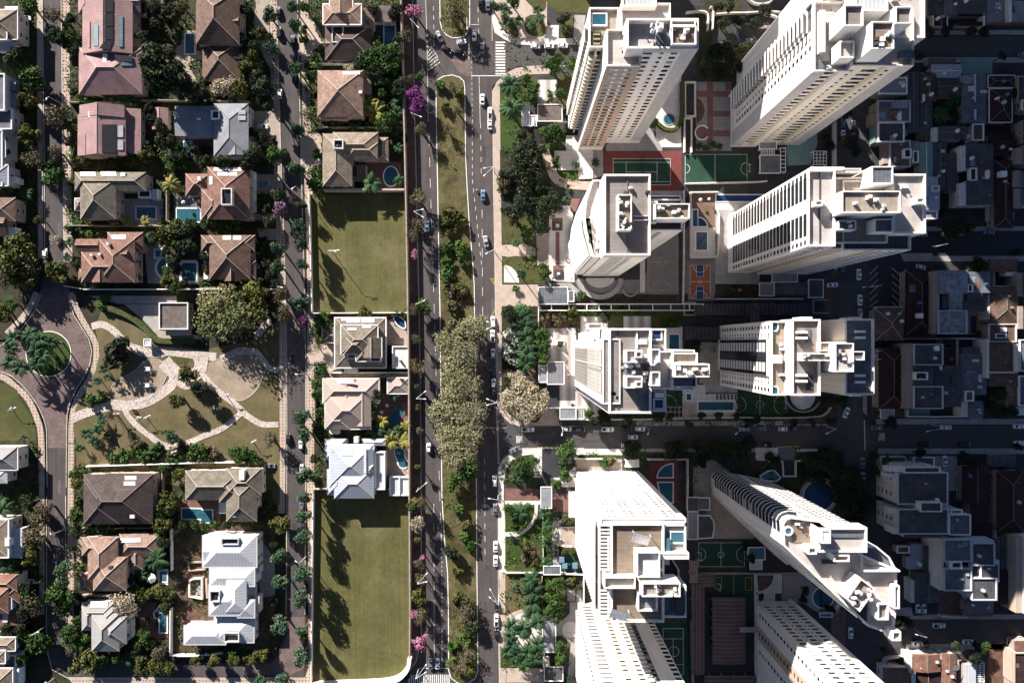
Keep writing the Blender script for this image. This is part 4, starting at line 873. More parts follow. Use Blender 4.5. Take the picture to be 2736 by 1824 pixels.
for y in(-30,-17,64,78): T.box(733,y,754,y+5,53.5,54.6,'trim','water_tank')
T.box(619,64,632,96,57.4,57.8,'dark_metal','roof_hatch'); T.box(617,-32,628,-4,57.4,57.7,'roof_slate','skylight')
T.box(773,13,800,14,50,51,'trim','balcony_beam'); T.box(773,32,800,33,50,51,'trim','balcony_beam'); T.box(773,14,795,32,48,50,'terrace_floor','balcony')
T.panel((550,-11),(550,67),3,51.5,'glass',.1,'glazing')
o=wloc(T.t); b=MB()
for y0,y1 in((-4,16),):
    a=P(550,y0); c=P(550,y1); b.box(a.x-o.x-.5,a.y-o.y,a.x-o.x,c.y-o.y,0,.8)
me=b.mesh('balcony','bright_wall')
for k in range(17): meshobj('balcony',me,T.t,(0,0,3+k*2.9)); meshobj('balcony',me,T.t,(0,P(0,39).y-P(0,-4).y,3+k*2.9))
T.facade((554,-50),(554,109),3,2.95,17,[(.08,1.2,1.5,.8),(.175,.8,.8,1.2),(.22,.8,.8,1.2),(.77,.8,.8,1.2),(.83,.8,.8,1.2),(.93,1.2,1.5,.8)])
T.facade((711,-55),(711,-6),4,3,16,[(.3,.9,.9,1),(.7,1.0,1.6,.6),(.9,1.0,1.6,.6)]); T.facade((711,62),(711,108),4,3,16,[(.2,1.0,1.6,.6),(.5,1,1.6,.6)]); T.facade((554,109),(646,109),4,3,16,[(.5,1.2,1.2,.9),(.7,1.2,1.2,.9)])
T.pool([(557,-48),(567,-48),(570,-44),(570,-34),(567,-29),(557,-29)],53,'pool_water'); T.pool([(557,90),(568,90),(571,96),(571,107),(557,107)],53); T.box(557,22,575,40,53,55,'window_white','pergola'); T.box(558,-10,563,18,53,54,'hedge','roof_garden')
T.clutter(664,0,692,52,63,6,61); T.clutter(604,20,656,32,60.2,4,62); T.clutter(575,-20,584,80,53,4,63); T.clutter(779,16,792,30,50,3,64)
T.done()
# 7: dazzling white
T=Tower('broad dazzling white tower with striped pergolas and two tilted solar panels on its roof',255,430,'bright_wall')
T.block((172,337,338,352),0,74,'bright_wall','bright_wall',.2); T.block((190.5,345,294,536),0,75,'bright_wall','roof_slab_tan',1.0,.6); T.block((294,345,338,412),0,74,'bright_wall','patio_grey',1.0,.5); T.block((294,470,340,532),0,73,'bright_wall','roof_slate',1.0,.5)
T.block([(294,412),(312,412),(338,455),(338,470),(294,470)],0,66,'bright_wall','dark_ground',1.0); T.block((171,345,190.5,536),0,71.5,'bright_wall','dark_ground',.2)
T.ring(236,392,280,440,74,79,'bright_wall','patio_white',1.2); T.ring(244,447,316,473,73,80.5,'bright_wall','terrace_floor',.9); T.ring(176,444,236,466,72,77,'bright_wall','roof_slab_pale',1.2); T.ring(240,474,278,508,74,77.5,'bright_wall','roof_concrete',1.4); T.ring(284,400,340,412,73,76,'bright_wall','bright_wall',.2)
for y0 in (358,476):
    for k in range(12): 
        if y0+k*7<532 and not 438<y0+k*7<468: T.box(171.5,y0+k*7,189,y0+k*7+2.6,73.5,73.9,'bright_wall','pergola_beam')
o=wloc(T.t)
for (x,y) in ((248,374),(206,520)):
    c=P(x,y); b=MB(); ux=Vector((.97,-.24)); uy=Vector((.24,.97)); q=[c+ux*a*2.6+uy*d*1.5 for a,d in((-1,-1),(1,-1),(1,1),(-1,1))]
    b.face([(q[0].x,q[0].y,75),(q[1].x,q[1].y,75),(q[2].x,q[2].y,76.4),(q[3].x,q[3].y,76.4)]); b.face([(q[3].x,q[3].y,76.3),(q[2].x,q[2].y,76.3),(q[1].x,q[1].y,74.9),(q[0].x,q[0].y,74.9)]); b.tube((q[3].x,q[3].y,74),(q[3].x,q[3].y,76.3),.1); b.tube((q[2].x,q[2].y,74),(q[2].x,q[2].y,76.3),.1); b.build('solar_panel','solar_white',T.t)
T.facade((338,337),(172,337),6,2.9,23,[(.12,1.3,1.2,.8),(.2,1.3,1.2,.8),(.36,1.1,1.1,.8),(.43,1.1,1.1,.8),(.6,1.2,1.1,.8),(.67,1.2,1.1,.8),(.82,.9,1,1),(.88,.9,1,1)])
T.slabs((172,337),(172,536),6,2.9,22,.06,.97,1.0,1.1,'bright_wall'); T.facade((170,352),(170,536),6,2.9,22,[(.2,8,1.9,.3),(.5,8,1.9,.3),(.8,8,1.9,.3)])
T.facade((338,352),(338,412),6,3,22,[(.3,1.5,1.2,.9),(.7,1.5,1.2,.9)]) if False else None
T.pool([(308,364),(334,364),(336,368),(336,386),(308,386)],73,'glass_blue'); T.box(295,375,306,400,73,74.5,'glass_blue','glass_roof'); T.box(298,480,308,522,72,72.6,'glass_blue','water_feature'); T.box(318,486,336,520,72,74,'dark_metal','pergola'); T.box(292,415,312,436,66,70,'roof_white','shelter')
T.clutter(255,450,310,470,79.6,7,71); T.clutter(282,420,292,440,74,4,72); T.clutter(236,440,240,470,74,1,73)
T.done()
# 8: diagonal bottom right
T=Tower('slanting white tower with arched dark balconies and a round blue terrace pool',640,420,'bright_wall')
F=[(531,352),(537,342),(548,338),(600,345),(687,362),(688,412),(757,442),(755,520),(750,571),(700,554),(656,512),(600,459),(533,395)]
T.block(F,0,71.5,'bright_wall','roof_slab_pale',1.2,.6)
T.block([(520,372),(532,366),(690,538),(700,554),(655,512),(596,441)],0,52,'tower_white','concrete',.5) if False else None
T.block((590,352,684,400),70.3,75.5,'bright_wall','roof_slab_pale',1.0,.6); T.block((588,352,606,378),70,78,'bright_wall','bright_wall',.2)
T.block([(688,395),(720,398),(744,418),(757,442),(688,440)],0,71,'bright_wall','roof_slate',1.0,.5)
T.block([(640,486),(668,446),(697,468),(666,512)],70,76.5,'bright_wall','terrace_floor',1.0,.5); T.block((620,405,650,418),70,75.5,'bright_wall','roof_slab',1.0); T.block((704,498,725,530),70,75.5,'bright_wall','roof_slab',1.0); T.block((573,392,590,406),70,74.5,'bright_wall','roof_slab',.8); T.block((736,555,753,573),70,74.5,'bright_wall','roof_slab',.8)
T.box(688,440,757,443,70.3,73,'bright_wall','parapet_wall'); T.block((745,470,756,515),0,73,'bright_wall','roof_slab_pale',1)
T.box(612,365,680,372,74.6,74.9,'roof_slate','terrace'); T.box(682,510,700,546,70.4,70.7,'dark_ground','terrace'); T.box(612,424,640,432,70.4,70.7,'dark_ground','terrace')
q=[P(543+8*math.cos(a*.524),366+8*math.sin(a*.524)) for a in range(12)]; b=MB(); b.prism(q,70.3,71.4); o2=b.build('pool','glass_blue',T.t); b=MB(); b.wall(q+[q[0]],70.3,71.6,.5); b.build('coping','bright_wall',o2)
b=MB(); b.sheet([P(*x) for x in [(552,345),(600,352),(588,360),(588,392),(556,392),(552,372)]],70.45); b.build('terrace','roof_slab_tan',T.t)
o=wloc(T.t); c=[P(*x) for x in [(530,352),(534.5,343),(541,338),(552,335.5),(566,337)]]
b=MB(); b.wall([(p.x-o.x,p.y-o.y) for p in c],0,.3,1.3); me=b.mesh('balcony','bright_wall'); b=MB(); b.wall([(p.x,p.y) for p in c],3,69,1.0); b.build('glazing','glass',T.t)
for k in range(23): meshobj('balcony',me,T.t,(0,0,3.2+k*2.95))
T.facade((687,362),(600,345),5,2.95,22,[(.1,2.2,1.6,.6),(.32,2.2,1.6,.6),(.55,2.2,1.6,.6),(.78,2.2,1.6,.6)]); T.facade((600,345),(566,340.5),5,2.95,22,[(.35,1.8,1.6,.6)])
T.facade((531,352),(533,395),5,2.95,22,[(.22,3.4,2.2,.3)]); T.facade((533,395),(600,459),5,2.95,22,[(.9,1.2,1.2,.9)]); T.facade((600,459),(656,512),5,2.95,22,[(.3,1.4,1.2,.9),(.6,1.4,1.2,.9)]); T.facade((656,512),(700,554),5,2.95,22,[(.4,1.4,1.2,.9)])
b=MB(); a=[P(*x) for x in [(532,396),(599,461),(655,515),(699,557)]]; b.wall(a,0,14,.8); b.build('wall','tower_cream',T.t)
T.clutter(648,462,688,496,75.6,9,81); T.clutter(640,412,655,430,70.4,3,82); T.clutter(558,350,580,360,70.5,3,83)
T.done()
# 9: bottom centre
T=Tower('white tower with beige and black window bands running off the bottom edge',262,770)
T.block((175,688,351,900),0,82,'bright_wall','roof_slab',1.0)
f=lambda a:175+176*a
# north face runs from east to west
def band(a,c,m,out=.12): T.panel((f(c),688),(f(a),688),3,80,m,out)
band(.32,.41,'olive_cladding_and_shade'); band(.49,.57,'olive_cladding_and_shade'); band(.66,.73,'roof_slate'); band(.73,.9,'tower_white',.2); band(.9,1,'tower_white',.3)
T.facade((351,688),(175,688),5,2.95,26,[(.05,2.0,1.5,.7,GL,.32),(.305,1.3,1.5,.7,GL,.14),(.47,1.7,1.0,.9,GL,.14),(.55,.5,.5,1.2),(.635,1.7,1.0,.9,GL,.14),(.7,.5,.5,1.2),(.88,2.4,.8,1.0)])
T.slabs((f(.66),688),(f(.57),688),5,2.95,26,.05,.95,1.0,1.0,'bright_wall'); T.slabs((f(.18),688),(f(.02),688),5,2.95,26,.1,.9,.8,1.0,'bright_wall'); T.slabs((175,690),(175,890),5,2.95,26,.03,.9,1.2,1.2,'bright_wall'); T.facade((175,688),(175,900),5,2.95,26,[(.15,6,1.8,.3),(.45,6,1.8,.3)])
T.done()
# 10: bottom right
T=Tower('white tower with rows of small dark windows, right of the striped car sheds',700,770)
T.block((647,684,740,900),0,82,'tower_white','roof_slab',1.0); T.block([(738,680),(746,678),(760,690),(760,900),(738,900)],0,82,'tower_white','roof_slab',1.0); T.block((651,792,662,900),0,82,'tower_white','roof_slab',1) if False else None
T.facade((740,684),(647,684),5,2.95,26,[(.12,2.2,1.2,.8),(.3,.7,.6,1.2),(.45,2.2,1.2,.8),(.62,.7,.6,1.2),(.8,2.2,1.2,.8)])
T.facade((647,684),(647,900),5,2.95,26,[(.1,1.2,1.4,.8),(.55,1.2,1.4,.8)]); T.panel((647,740),(647,775),4,80,'brown_cladding',.1); T.facade((647,684),(647,900),5,2.95,26,[(.33,1.6,1.0,.9,GL,.12)])
T.box(600,744,647,757,3.4,4,'concrete','entrance_canopy'); T.box(602,746,604,755,.1,3.4,'concrete','canopy_post')
T.done()
# ---------------------------------------------------------------- compounds round the towers
mat('court_green',(.02,.055,.037),var=.2,scale=.2)
mat('court_red',(.16,.045,.04),var=.15,scale=.2)
mat('court_orange',(.3,.1,.055),var=.1)
mat('court_blue',(.03,.06,.13),var=.1)
mat('court_grey',(.2,.18,.175),var=.12,scale=.2)
mat('carport_roof',(.17,.12,.12),pat='stripe',p1=1.6,p2=-1,col2=(.09,.065,.065),var=.2)
mat('carport_dark',(.075,.065,.07),pat='stripe',p1=1.6,p2=1,col2=(.045,.04,.045),var=.2)
mat('deck_brown',(.2,.135,.1),pat='plank',p1=2,p2=.5,var=.2)
mat('plaza_red',(.2,.1,.09),var=.15)
mat('steel_roof',(.2,.19,.21),pat='stripe',p1=1.5,col2=(.17,.16,.18),var=.15)
def SL(key,*p,z=.18,n='patio'): return slab(n,key,[poly(*p)],z)
def SR(key,x0,y0,x1,y1,z=.18,n='patio'): return slab(n,key,[rect(x0,y0,x1,y1)],z)
def wallthing(label,pts,h=2.4,t=.35,m='white_wall',name='boundary_wall',cat='wall'):
    b=MB(); b.wall(pts,.05,h,t); o=b.build(name,m); tag(o,label,cat); return o
def canopy(label,x0,y0,x1,y1,h,m,cat='canopy',name='canopy',rim='trim',posts=True,z0=.1):
    a=W(x0,y0,h); c=W(x1,y1,h); t=thing(name,label,cat,((a.x+c.x)/2,(a.y+c.y)/2,z0))
    b=MB(); b.box(a.x,a.y,c.x,c.y,h-.25,h); b.build('roof',m,t)
    if rim:
        b=MB(); X0,X1=a.x,c.x; Y0,Y1=c.y,a.y; e=.3
        b.box(X0-e,Y0-e,X0,Y1+e,h-.3,h+.2); b.box(X1,Y0-e,X1+e,Y1+e,h-.3,h+.2); b.box(X0,Y0-e,X1,Y0,h-.3,h+.2); b.box(X0,Y1,X1,Y1+e,h-.3,h+.2); b.build('rim',rim,t)
    if posts:
        for x in (min(a.x,c.x)+.4,max(a.x,c.x)-.4):
            for y in (min(a.y,c.y)+.4,max(a.y,c.y)-.4):
                b=MB(); b.box(x-.14,y-.14,x+.14,y+.14,z0,h-.25); b.build('post','metal',t)
    return t
def court(label,x0,y0,x1,y1,surf,lines=(),apron=None,z=.22,cat='sports court',name='sports_court',lm='paint',fill=()):
    p=W((x0+x1)/2,(y0+y1)/2); t=thing(name,label,cat,(p.x,p.y,.1)); b=MB(); 
    if apron:
        ab=MB(); ab.prism(rect(*apron),.1,z-.04); ab.build('apron',apron_m(surf),t)
    b.prism(rect(x0,y0,x1,y1),.1,z); b.build('surface',surf,t)
    for q in fill:
        b=MB(); b.sheet(rect(*q[:4]),z+.015); b.build('painted_key',q[4],t)
    b=MB()
    for l in lines:
        if l[0]=='l': _,a,c,d,e=l; u=W(a,c); v=W(d,e); dd=v-u; b.obox((u+v)/2,dd,(-dd.y,dd.x),dd.length+.1,.14,z+.0,z+.03)
        elif l[0]=='r': _,a,c,d,e=l; q=rect(a,c,d,e); b.wall(q+[q[0]],z,z+.03,.14)
        else: _,a,c,r,a0,a1=l; b.wall(arc(a,c,r,r,a0,a1,20),z,z+.03,.14)
    if b.v: b.build('lines',lm,t)
    return t
def apron_m(s): return 'court_red' if s=='court_green' else 'court_grey'
def goal(t,x,y,w,dirx):
    p=W(x,y); o=wloc(t); b=MB(); h=2.0
    b.tube((p.x,p.y-w/2,.2),(p.x,p.y-w/2,h+.2),.07); b.tube((p.x,p.y+w/2,.2),(p.x,p.y+w/2,h+.2),.07); b.tube((p.x,p.y-w/2,h+.2),(p.x,p.y+w/2,h+.2),.07)
    for s in(-1,1): b.tube((p.x,p.y+s*w/2,h+.2),(p.x+dirx*1.2,p.y+s*w/2,.2),.05)
    b.build('goal','lamp_white',t)
O(1200,0)
SL('cream',375,-40,400,120,470,260,560,335,820,335,820,-40); SL('concrete',1050,130,1145,130,1110,345,1040,345,z=.2); SL('grass',930,130,1040,130,1040,320,930,320,z=.24,n='lawn'); SL('patio_white',822,215,920,215,915,375,815,375,z=.26); SL('grass',700,-40,1200,-40,1170,120,1060,110,900,110,800,0,z=.2,n='lawn')
for pts in ((430,130,470,120,560,210,590,300,560,325,500,270,440,190),(640,150,700,120,790,150,810,260,790,315,660,300,630,220),(600,-40,800,-40,820,60,780,110,690,60)): slab('lawn','grass',[smooth(poly(*pts,*pts[:2]),2)[:-1]],.25)
SL('green_grass',425,700,620,690,625,900,610,1060,640,1100,620,1250,560,1290,430,1260,z=.2,n='lawn'); SL('grass',620,640,740,640,740,900,625,880,z=.2,n='lawn'); SL('striped_paving',742,672,900,672,900,878,742,878); SL('grass',905,620,1040,620,1010,800,1000,1000,905,870,z=.17,n='lawn'); SL('patio_grey',735,1022,992,1022,985,1110,735,1110)
b=MB(); strips(b,smooth(poly(745,1080,760,1180,800,1280,850,1400,880,1490,960,1545,1200,1560)),D(75),.24); struct('path',b,'cream')
SL('garden',425,1260,740,1100,790,1300,860,1568,430,1568,z=.16,n='lawn'); SL('green_grass',780,1100,970,1100,970,1260,880,1270,880,1430,1085,1430,1085,1505,1190,1505,1180,1560,930,1530,860,1420,800,1260,z=.2,n='lawn')
SL('patio_white',978,1140,1080,1140,1205,1275,1205,1500,1085,1505,1085,1270,978,1265,z=.7,n='terrace'); SL('patio_white',882,1268,1083,1268,1083,1428,882,1428,z=.6,n='terrace'); SL('patio_grey',1080,1260,1290,1260,1290,1470,1205,1500,1205,1280,z=.3)
canopy('brown gravel roofed gatehouse with a white rim beside the two big palms',745,880,943,1014,3.6,'roof_gravel','gatehouse','gatehouse')
canopy('white flat canopy next to the two big palms',612,885,668,1050,3.4,'roof_white','canopy'); canopy('small white canopy slab between the white flat canopy and the brown gatehouse',672,972,728,1054,3.2,'roof_white')
O(1600,0)
t=court('tennis court of green lines inside a brick red apron, below the brown and white tower',118,1330,600,1552,'court_green',[('r',120,1332,598,1550),('l',120,1362,598,1362),('l',120,1524,598,1524),('l',228,1362,228,1524),('l',487,1362,487,1524),('l',228,1443,487,1443)],(45,1268,692,1600),cat='tennis court',name='tennis_court')
b=MB(); a=W(358,1325); c=W(358,1555); b.tube((a.x,a.y,.2),(a.x,a.y,1.3),.06); b.tube((c.x,c.y,.2),(c.x,c.y,1.3),.06); b.box(a.x-.03,c.y,a.x+.03,a.y,.3,1.1); b.build('net','dark_metal',t)
t=court('dark green football court right of the tennis court',718,1292,1275,1540,'court_green',[('r',722,1296,1240,1536),('l',972,1296,972,1536),('a',722,1415,38,-90,90),('a',1240,1415,52,90,270)]); goal(t,1248,1415,3,1)
SR('patio_white',478,640,690,1235); SL('patio_grey',330,1110,420,1060,530,1240,530,1265,60,1265,60,1215,z=.2)
pool('round blue pool with a pale stone deck right of the brown and white tower',circ(588,1003,48),None,'pool_water','patio_white','concrete')
b=MB(); b.wall(smooth(poly(690,700,686,820,692,960,672,1075,610,1105,540,1095,478,1040)),.1,2.4,1.3); tag(b.build('hedge','hedge'),'dark hedge curling round the round blue pool','hedge')
t=thing('ramp','long dark basement ramp between white side walls, beside the round pool hedge','ramp',W(758,840)); b=MB(); b.sheet(rect(722,712,795,975),.16); b.build('ramp_floor','dark_ground',t); b=MB(); b.wall(rect(718,700,800,982)+rect(718,700,800,982)[:1],.1,1.6,.5); b.build('wall','cream_wall',t)
t=thing('ramp','narrow dark basement ramp with pale walls, left of the plaza stone ring','ramp',W(742,1120)); b=MB(); b.sheet(rect(718,1010,765,1280),.16); b.build('ramp_floor','dark_ground',t); b=MB(); b.wall(poly(712,1285,712,1000,770,1000,770,1285),.1,1.6,.5); b.build('wall','cream_wall',t)
SR('patio_grey',815,690,1110,1265)
for q in ((905,695,955,1262),(820,765,1100,815),(960,932,1100,980),(960,1095,1100,1145),(1062,695,1108,760)): G('paving_band','plaza_red',[rect(*q)],.2+.006*random.random())
G('paving_band','soil',[smooth(poly(818,820,870,860,890,920,870,990,820,1040),1)],.215)
t=thing('planter','open stone ring planter on the red and grey plaza','planter',W(863,1115)); b=MB(); b.wall(arc(863,1115,58,60,35,325,24),.15,.75,.4); b.build('rim','trim',t); b=MB(); b.sheet(circ(863,1115,50),.22); b.build('paving','plaza_red',t)
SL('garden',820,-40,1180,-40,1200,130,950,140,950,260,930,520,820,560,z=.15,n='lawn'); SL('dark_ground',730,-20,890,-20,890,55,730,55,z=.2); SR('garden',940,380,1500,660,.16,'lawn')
for lab,pts in (('white wall bent round a dark drive behind the brown and white tower',(905,265,912,130,860,105,725,120)),('pale wall beside the dark drive, straight and thick',(945,260,955,80,925,75)),('thin white wall with small piers across the dark garden at the top',(965,135,1100,122,1230,125,1380,110,1560,118)),('white hairpin wall of a drive in the dark garden at the top',(1355,240,1480,232,1500,200,1480,150,1380,132)),('white arc wall of a round terrace at the top edge',(1225,-10,1280,40,1350,52,1420,38,1470,-10))): wallthing(lab,smooth(poly(*pts),2),1.8,.5)
O(1900,0)
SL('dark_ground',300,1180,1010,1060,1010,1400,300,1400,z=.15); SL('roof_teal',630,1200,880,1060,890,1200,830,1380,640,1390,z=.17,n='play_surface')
canopy('grey flat shelter roof beside the football court',412,1305,578,1448,3.2,'roof_slate'); canopy('pinkish grey shelter roof at the foot of the diagonal tower',408,1190,545,1245,3.4,'roof_concrete')
def pergola(label,x0,y0,x1,y1,nx,ny,h=2.8,m='trim'):
    a=W(x0,y0,h); c=W(x1,y1,h); t=thing('pergola',label,'pergola',((a.x+c.x)/2,(a.y+c.y)/2,.1)); X0,X1=a.x,c.x; Y0,Y1=c.y,a.y
    b=MB(); e=.12
    for i in range(nx+1): x=X0+(X1-X0)*i/nx; b.box(x-e,Y0,x+e,Y1,h-.2,h)
    b.build('beams',m,t); b=MB()
    for i in range(ny+1): y=Y0+(Y1-Y0)*i/ny; b.box(X0,y-e,X1,y+e,h,h+.18)
    b.build('rafters',m,t)
    for x in(X0,X1):
        for y in(Y0,Y1): b=MB(); b.box(x-.15,y-.15,x+.15,y+.15,.1,h-.2); b.build('post',m,t)
    return t
pergola('square white lattice pergola by the play area, under the diagonal tower',860,1268,968,1380,4,4); pergola('pale frame pergola beside the grey flat shelter',582,1240,625,1440,1,6); pergola('slatted pergola above the grey flat shelter',420,1250,530,1300,8,1)
wallthing('long cream wall beside the street, right of the lattice pergola',poly(1016,1040,1016,1400),2.6,.6,'cream_wall')
O(1200,400)
SL('grass',448,480,640,480,700,700,725,800,445,800,z=.18,n='lawn'); SL('cream',440,802,500,795,560,805,620,793,680,806,725,830,725,890,620,898,560,890,500,900,440,890,z=.22); SL('grass',443,898,745,898,790,1000,790,1120,443,1122,z=.18,n='lawn')
SL('cream',440,1130,745,1130,745,1310,440,1310); SL('patio',728,700,835,700,845,970,740,970,z=.2); SL('patio_white',838,470,1040,470,1020,900,1050,1010,1050,1110,838,1100,z=.22); SL('plaza_red',892,690,925,690,925,1010,892,1010,z=.24,n='paving_band'); SL('plaza_red',1010,410,1100,410,1060,520,1020,520,z=.25,n='paving_band')
for lab,(cx,cy) in (('square fountain with a dark rim by the gnarled trees',(907,640)),('square planter bed with a white centre near the dark glass canopy',(915,1040))):
    SR('plaza_red',cx-45,cy-68,cx+45,cy+40,.245,'paving_band'); t=thing('fountain',lab,'fountain',W(cx,cy)); b=MB(); q=rect(cx-26,cy-26,cx+26,cy+26); b.wall(q+[q[0]],.2,.8,.7); b.build('rim','dark_metal',t); b=MB(); b.sheet(rect(cx-22,cy-22,cx+22,cy+22),.5); b.build('water','concrete',t); b=MB(); b.prism(rect(cx-9,cy-9,cx+9,cy+9),.2,1.2); b.build('pedestal','trim',t)
slab('patio','patio_white',[poly(460,1112,460,968)+arc(458,1115,128,150,90,0,12)],.24)
canopy('dark glass roofed car entrance with a white rim',750,1155,990,1290,3.2,'roof_slate','car entrance','canopy'); canopy('small dark glass roof with a blue tarp below, beside the car entrance',1004,1185,1042,1268,3.2,'roof_slate')
SL('concrete',840,1118,1020,1115,1100,1190,1100,1270,1040,1180,990,1150,840,1140,z=.3)
b=MB(); b.wall(arc(1265,1080,170,155,180,360,18),.15,.9,2.0); tag(b.build('garden_wall','concrete'),'half round stone garden wall below the curved sail tower','wall')
slab('patio','patio_white',[arc(1265,1075,120,80,180,360,16)],.2); slab('patio','court_grey',[poly(1050,1090,1600,1090,1950,700,2300,300,2300,1200,2080,1200,1400,1240,1100,1200)],.15)
SL('garden',1100,1200,1900,1215,1900,1275,1100,1275,z=.17,n='lawn')
t=thing('pergola','long white framed pergola over a dark trench, left of the car sheds','pergola',W(1200,1325)); b=MB(); 
for y in (1296,1348): b.wall(poly(748,y,2120,y),2.4,2.7,.35)
b.build('beams','trim',t); b=MB()
for x in (750,855,1000,1148,1250,1350,1500,1695,1845,2000,2115): b.wall(poly(x,1300,x,1345),2.4,2.68,.3)
b.build('rafters','trim',t); b=MB(); b.sheet(poly(748,1298,2118,1298,2118,1347,748,1347),.15); b.build('trench','dark_ground',t)
SR('soil',750,1355,1000,1492,.2,'planting_bed'); SR('green_grass',1000,1355,2100,1395,.2,'planting_bed')
SR('striped_paving',1100,1395,1330,1545,.2); SR('grass',1335,1395,1452,1480,.2,'lawn'); SR('striped_paving',1460,1395,1690,1545,.2); SR('grass',1695,1395,1930,1490,.2,'lawn'); SR('dark_ground',1330,1480,1930,1568,.16)
O(1600,400)
t=court('grey concrete court with yellow lines, right of the curved sail tower',402,640,662,1182,'court_grey',[('r',412,650,655,1178),('l',412,940,655,940),('a',526,940,32,0,360),('a',526,1178,80,0,180)],lm='yellow_paint'); goal(t,526,1180,.2,0)
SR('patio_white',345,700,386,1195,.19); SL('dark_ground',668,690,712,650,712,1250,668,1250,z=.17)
b=MB(); b.wall(arc(263,1165,62,62,180,360,14),.15,.8,.6); tag(b.build('garden_wall','concrete'),'small half round stone seat wall near the grey court','wall')
SR('deck_brown',765,370,975,900,.2); SL('patio_white',775,655,970,655,975,900,765,900,z=.23)
pool('narrow light blue pool bay on the brown deck beside the tall glazed tower',rect(782,502,828,648),None,'pool_water'); pool('quarter round dark pool on the brown deck beside the tall glazed tower',poly(830,648,830,570)+arc(832,648,78,80,88,0,10),None,'pool_dark'); pool('square dark pool with a lighter curved bay on the pale deck',rect(810,687,910,845),None,'pool_dark')
G('pool_step','pool_water',[smooth(poly(905,690,900,740,860,770,840,840,900,780,908,700),1)],.275)
wallthing('white wall round the brown pool deck of the tall glazed tower',poly(762,905,762,365,990,362),2,.5); wallthing('white wall on the right side of the brown pool deck',poly(978,500,1000,560,990,880,975,905,762,908),1.8,.5)
pool('long dark blue lap pool north of the tall glazed tower',rect(978,378,1420,438),None,'pool_dark'); SR('patio_white',972,440,1350,505,.19)
pool('narrow dark lap pool behind the curved sail tower',rect(412,390,680,436),poly(400,345,700,345,700,445,400,445),'pool_dark','patio_grey')
SR('concrete',975,505,1345,1125,.18); SR('garden',975,1122,1340,1245,.17,'lawn'); wallthing('long white wall between the grey yard and the dark car shed',poly(975,1252,1700,1250),1.6,.4)
court('orange basketball court with blue keys',762,968,934,1242,'court_orange',[('r',764,970,932,1240),('l',764,1106,932,1106),('a',846,1104,14,0,360),('a',846,970,58,180,360),('a',846,1240,58,0,180),('r',816,970,876,1062),('r',816,1144,876,1240)],(745,935,968,1262),cat='basketball court',name='basketball_court',fill=[(816,972,876,1062,'court_blue'),(816,1144,876,1238,'court_blue')])
wallthing('white wall in shade along the football court, thick and straight',poly(718,290,1300,278,1400,270),1.8,.5); wallthing('long pale wall beside the dark path right of the grey court',poly(706,345,706,900,700,1290),2.2,.4)
t=thing('slide','green and red tunnel slide on a dark play area','slide',W(1140,1170)); b=MB()
for (x0,y0,x1,y1) in ((1100,1150,1130,1180),(1130,1180,1180,1165),(1180,1165,1215,1175)): b.tube(W(x0,y0,1.2),W(x1,y1,1.2),.5,.5,10)
b.build('tube','court_green',t); b=MB(); b.tube(W(1180,1175,.2),W(1180,1175,2),.7,.7,10); b.build('tower','court_orange',t)
canopy('pink grey shelter roof right of the play slide, oblong',1455,1030,1660,1105,3,'roof_concrete'); canopy('pale grey square shelter roof right of the play slide',1350,1118,1465,1220,3,'roof_concrete'); SR('roof_slate',1470,1110,1750,1215,.2,'patio')
def carport(label,x0,y0,x1,y1,h,m,n=6):
    a=W(x0,y0,h); c=W(x1,y1,h); t=thing('carport',label,'carport',((a.x+c.x)/2,(a.y+c.y)/2,.1)); X0,X1=a.x,c.x; Y0,Y1=c.y,a.y
    b=MB()
    if (X1-X0)<(Y1-Y0): xm=(X0+X1)/2; b.face([(X0,Y0,h-.5),(xm,Y0,h),(xm,Y1,h),(X0,Y1,h-.5)]); b.face([(xm,Y0,h),(X1,Y0,h-.5),(X1,Y1,h-.5),(xm,Y1,h)])
    else: ym=(Y0+Y1)/2; b.face([(X0,Y0,h-.5),(X1,Y0,h-.5),(X1,ym,h),(X0,ym,h)]); b.face([(X0,ym,h),(X1,ym,h),(X1,Y1,h-.5),(X0,Y1,h-.5)])
    b.build('roof',m,t)
    for i in range(n):
        for s in(0,1):
            x,y=((X0+.3 if s==0 else X1-.3),Y0+(Y1-Y0)*(i+.5)/n) if (X1-X0)<(Y1-Y0) else (X0+(X1-X0)*(i+.5)/n,(Y0+.3 if s==0 else Y1-.3))
            b=MB(); b.box(x-.1,y-.1,x+.1,y+.1,.1,h-.5); b.build('post','metal',t)
    return t
carport('long dark ribbed car shed north of the striped glass tower',800,1288,1268,1385,3,'carport_dark'); carport('dark ribbed car shed beyond the blue gap, north of the striped glass tower',1345,1285,1775,1385,3,'carport_dark'); SR('roof_slate',1270,1285,1343,1480,.2,'driveway')
SR('asphalt_dark',715,1385,1950,1480,.16,'driveway')
O(1600,800); carport('dark ribbed car shed tucked against the striped glass tower',718,228,1004,338,2.8,'carport_dark'); SR('asphalt_dark',715,140,1010,226,.165,'driveway')
t=thing('ramp','square dark ramp opening with a pale rim beside the long car shed','ramp',W(755,78)); b=MB(); b.sheet(rect(716,30,796,126),.16); b.build('ramp_floor','dark_ground',t); b=MB(); q=rect(712,26,800,130); b.wall(q+[q[0]],.1,1.4,.35); b.build('wall','tan_wall',t)
O(1900,400); t=thing('ramp','dark ramp opening at the street end of the long car shed','ramp',W(905,1315)); b=MB(); b.sheet(rect(848,1268,965,1362),.165); b.build('ramp_floor','dark_ground',t); b=MB(); b.wall(poly(970,1260,845,1260,845,1368,970,1368),.1,1.4,.35); b.build('wall','tan_wall',t)
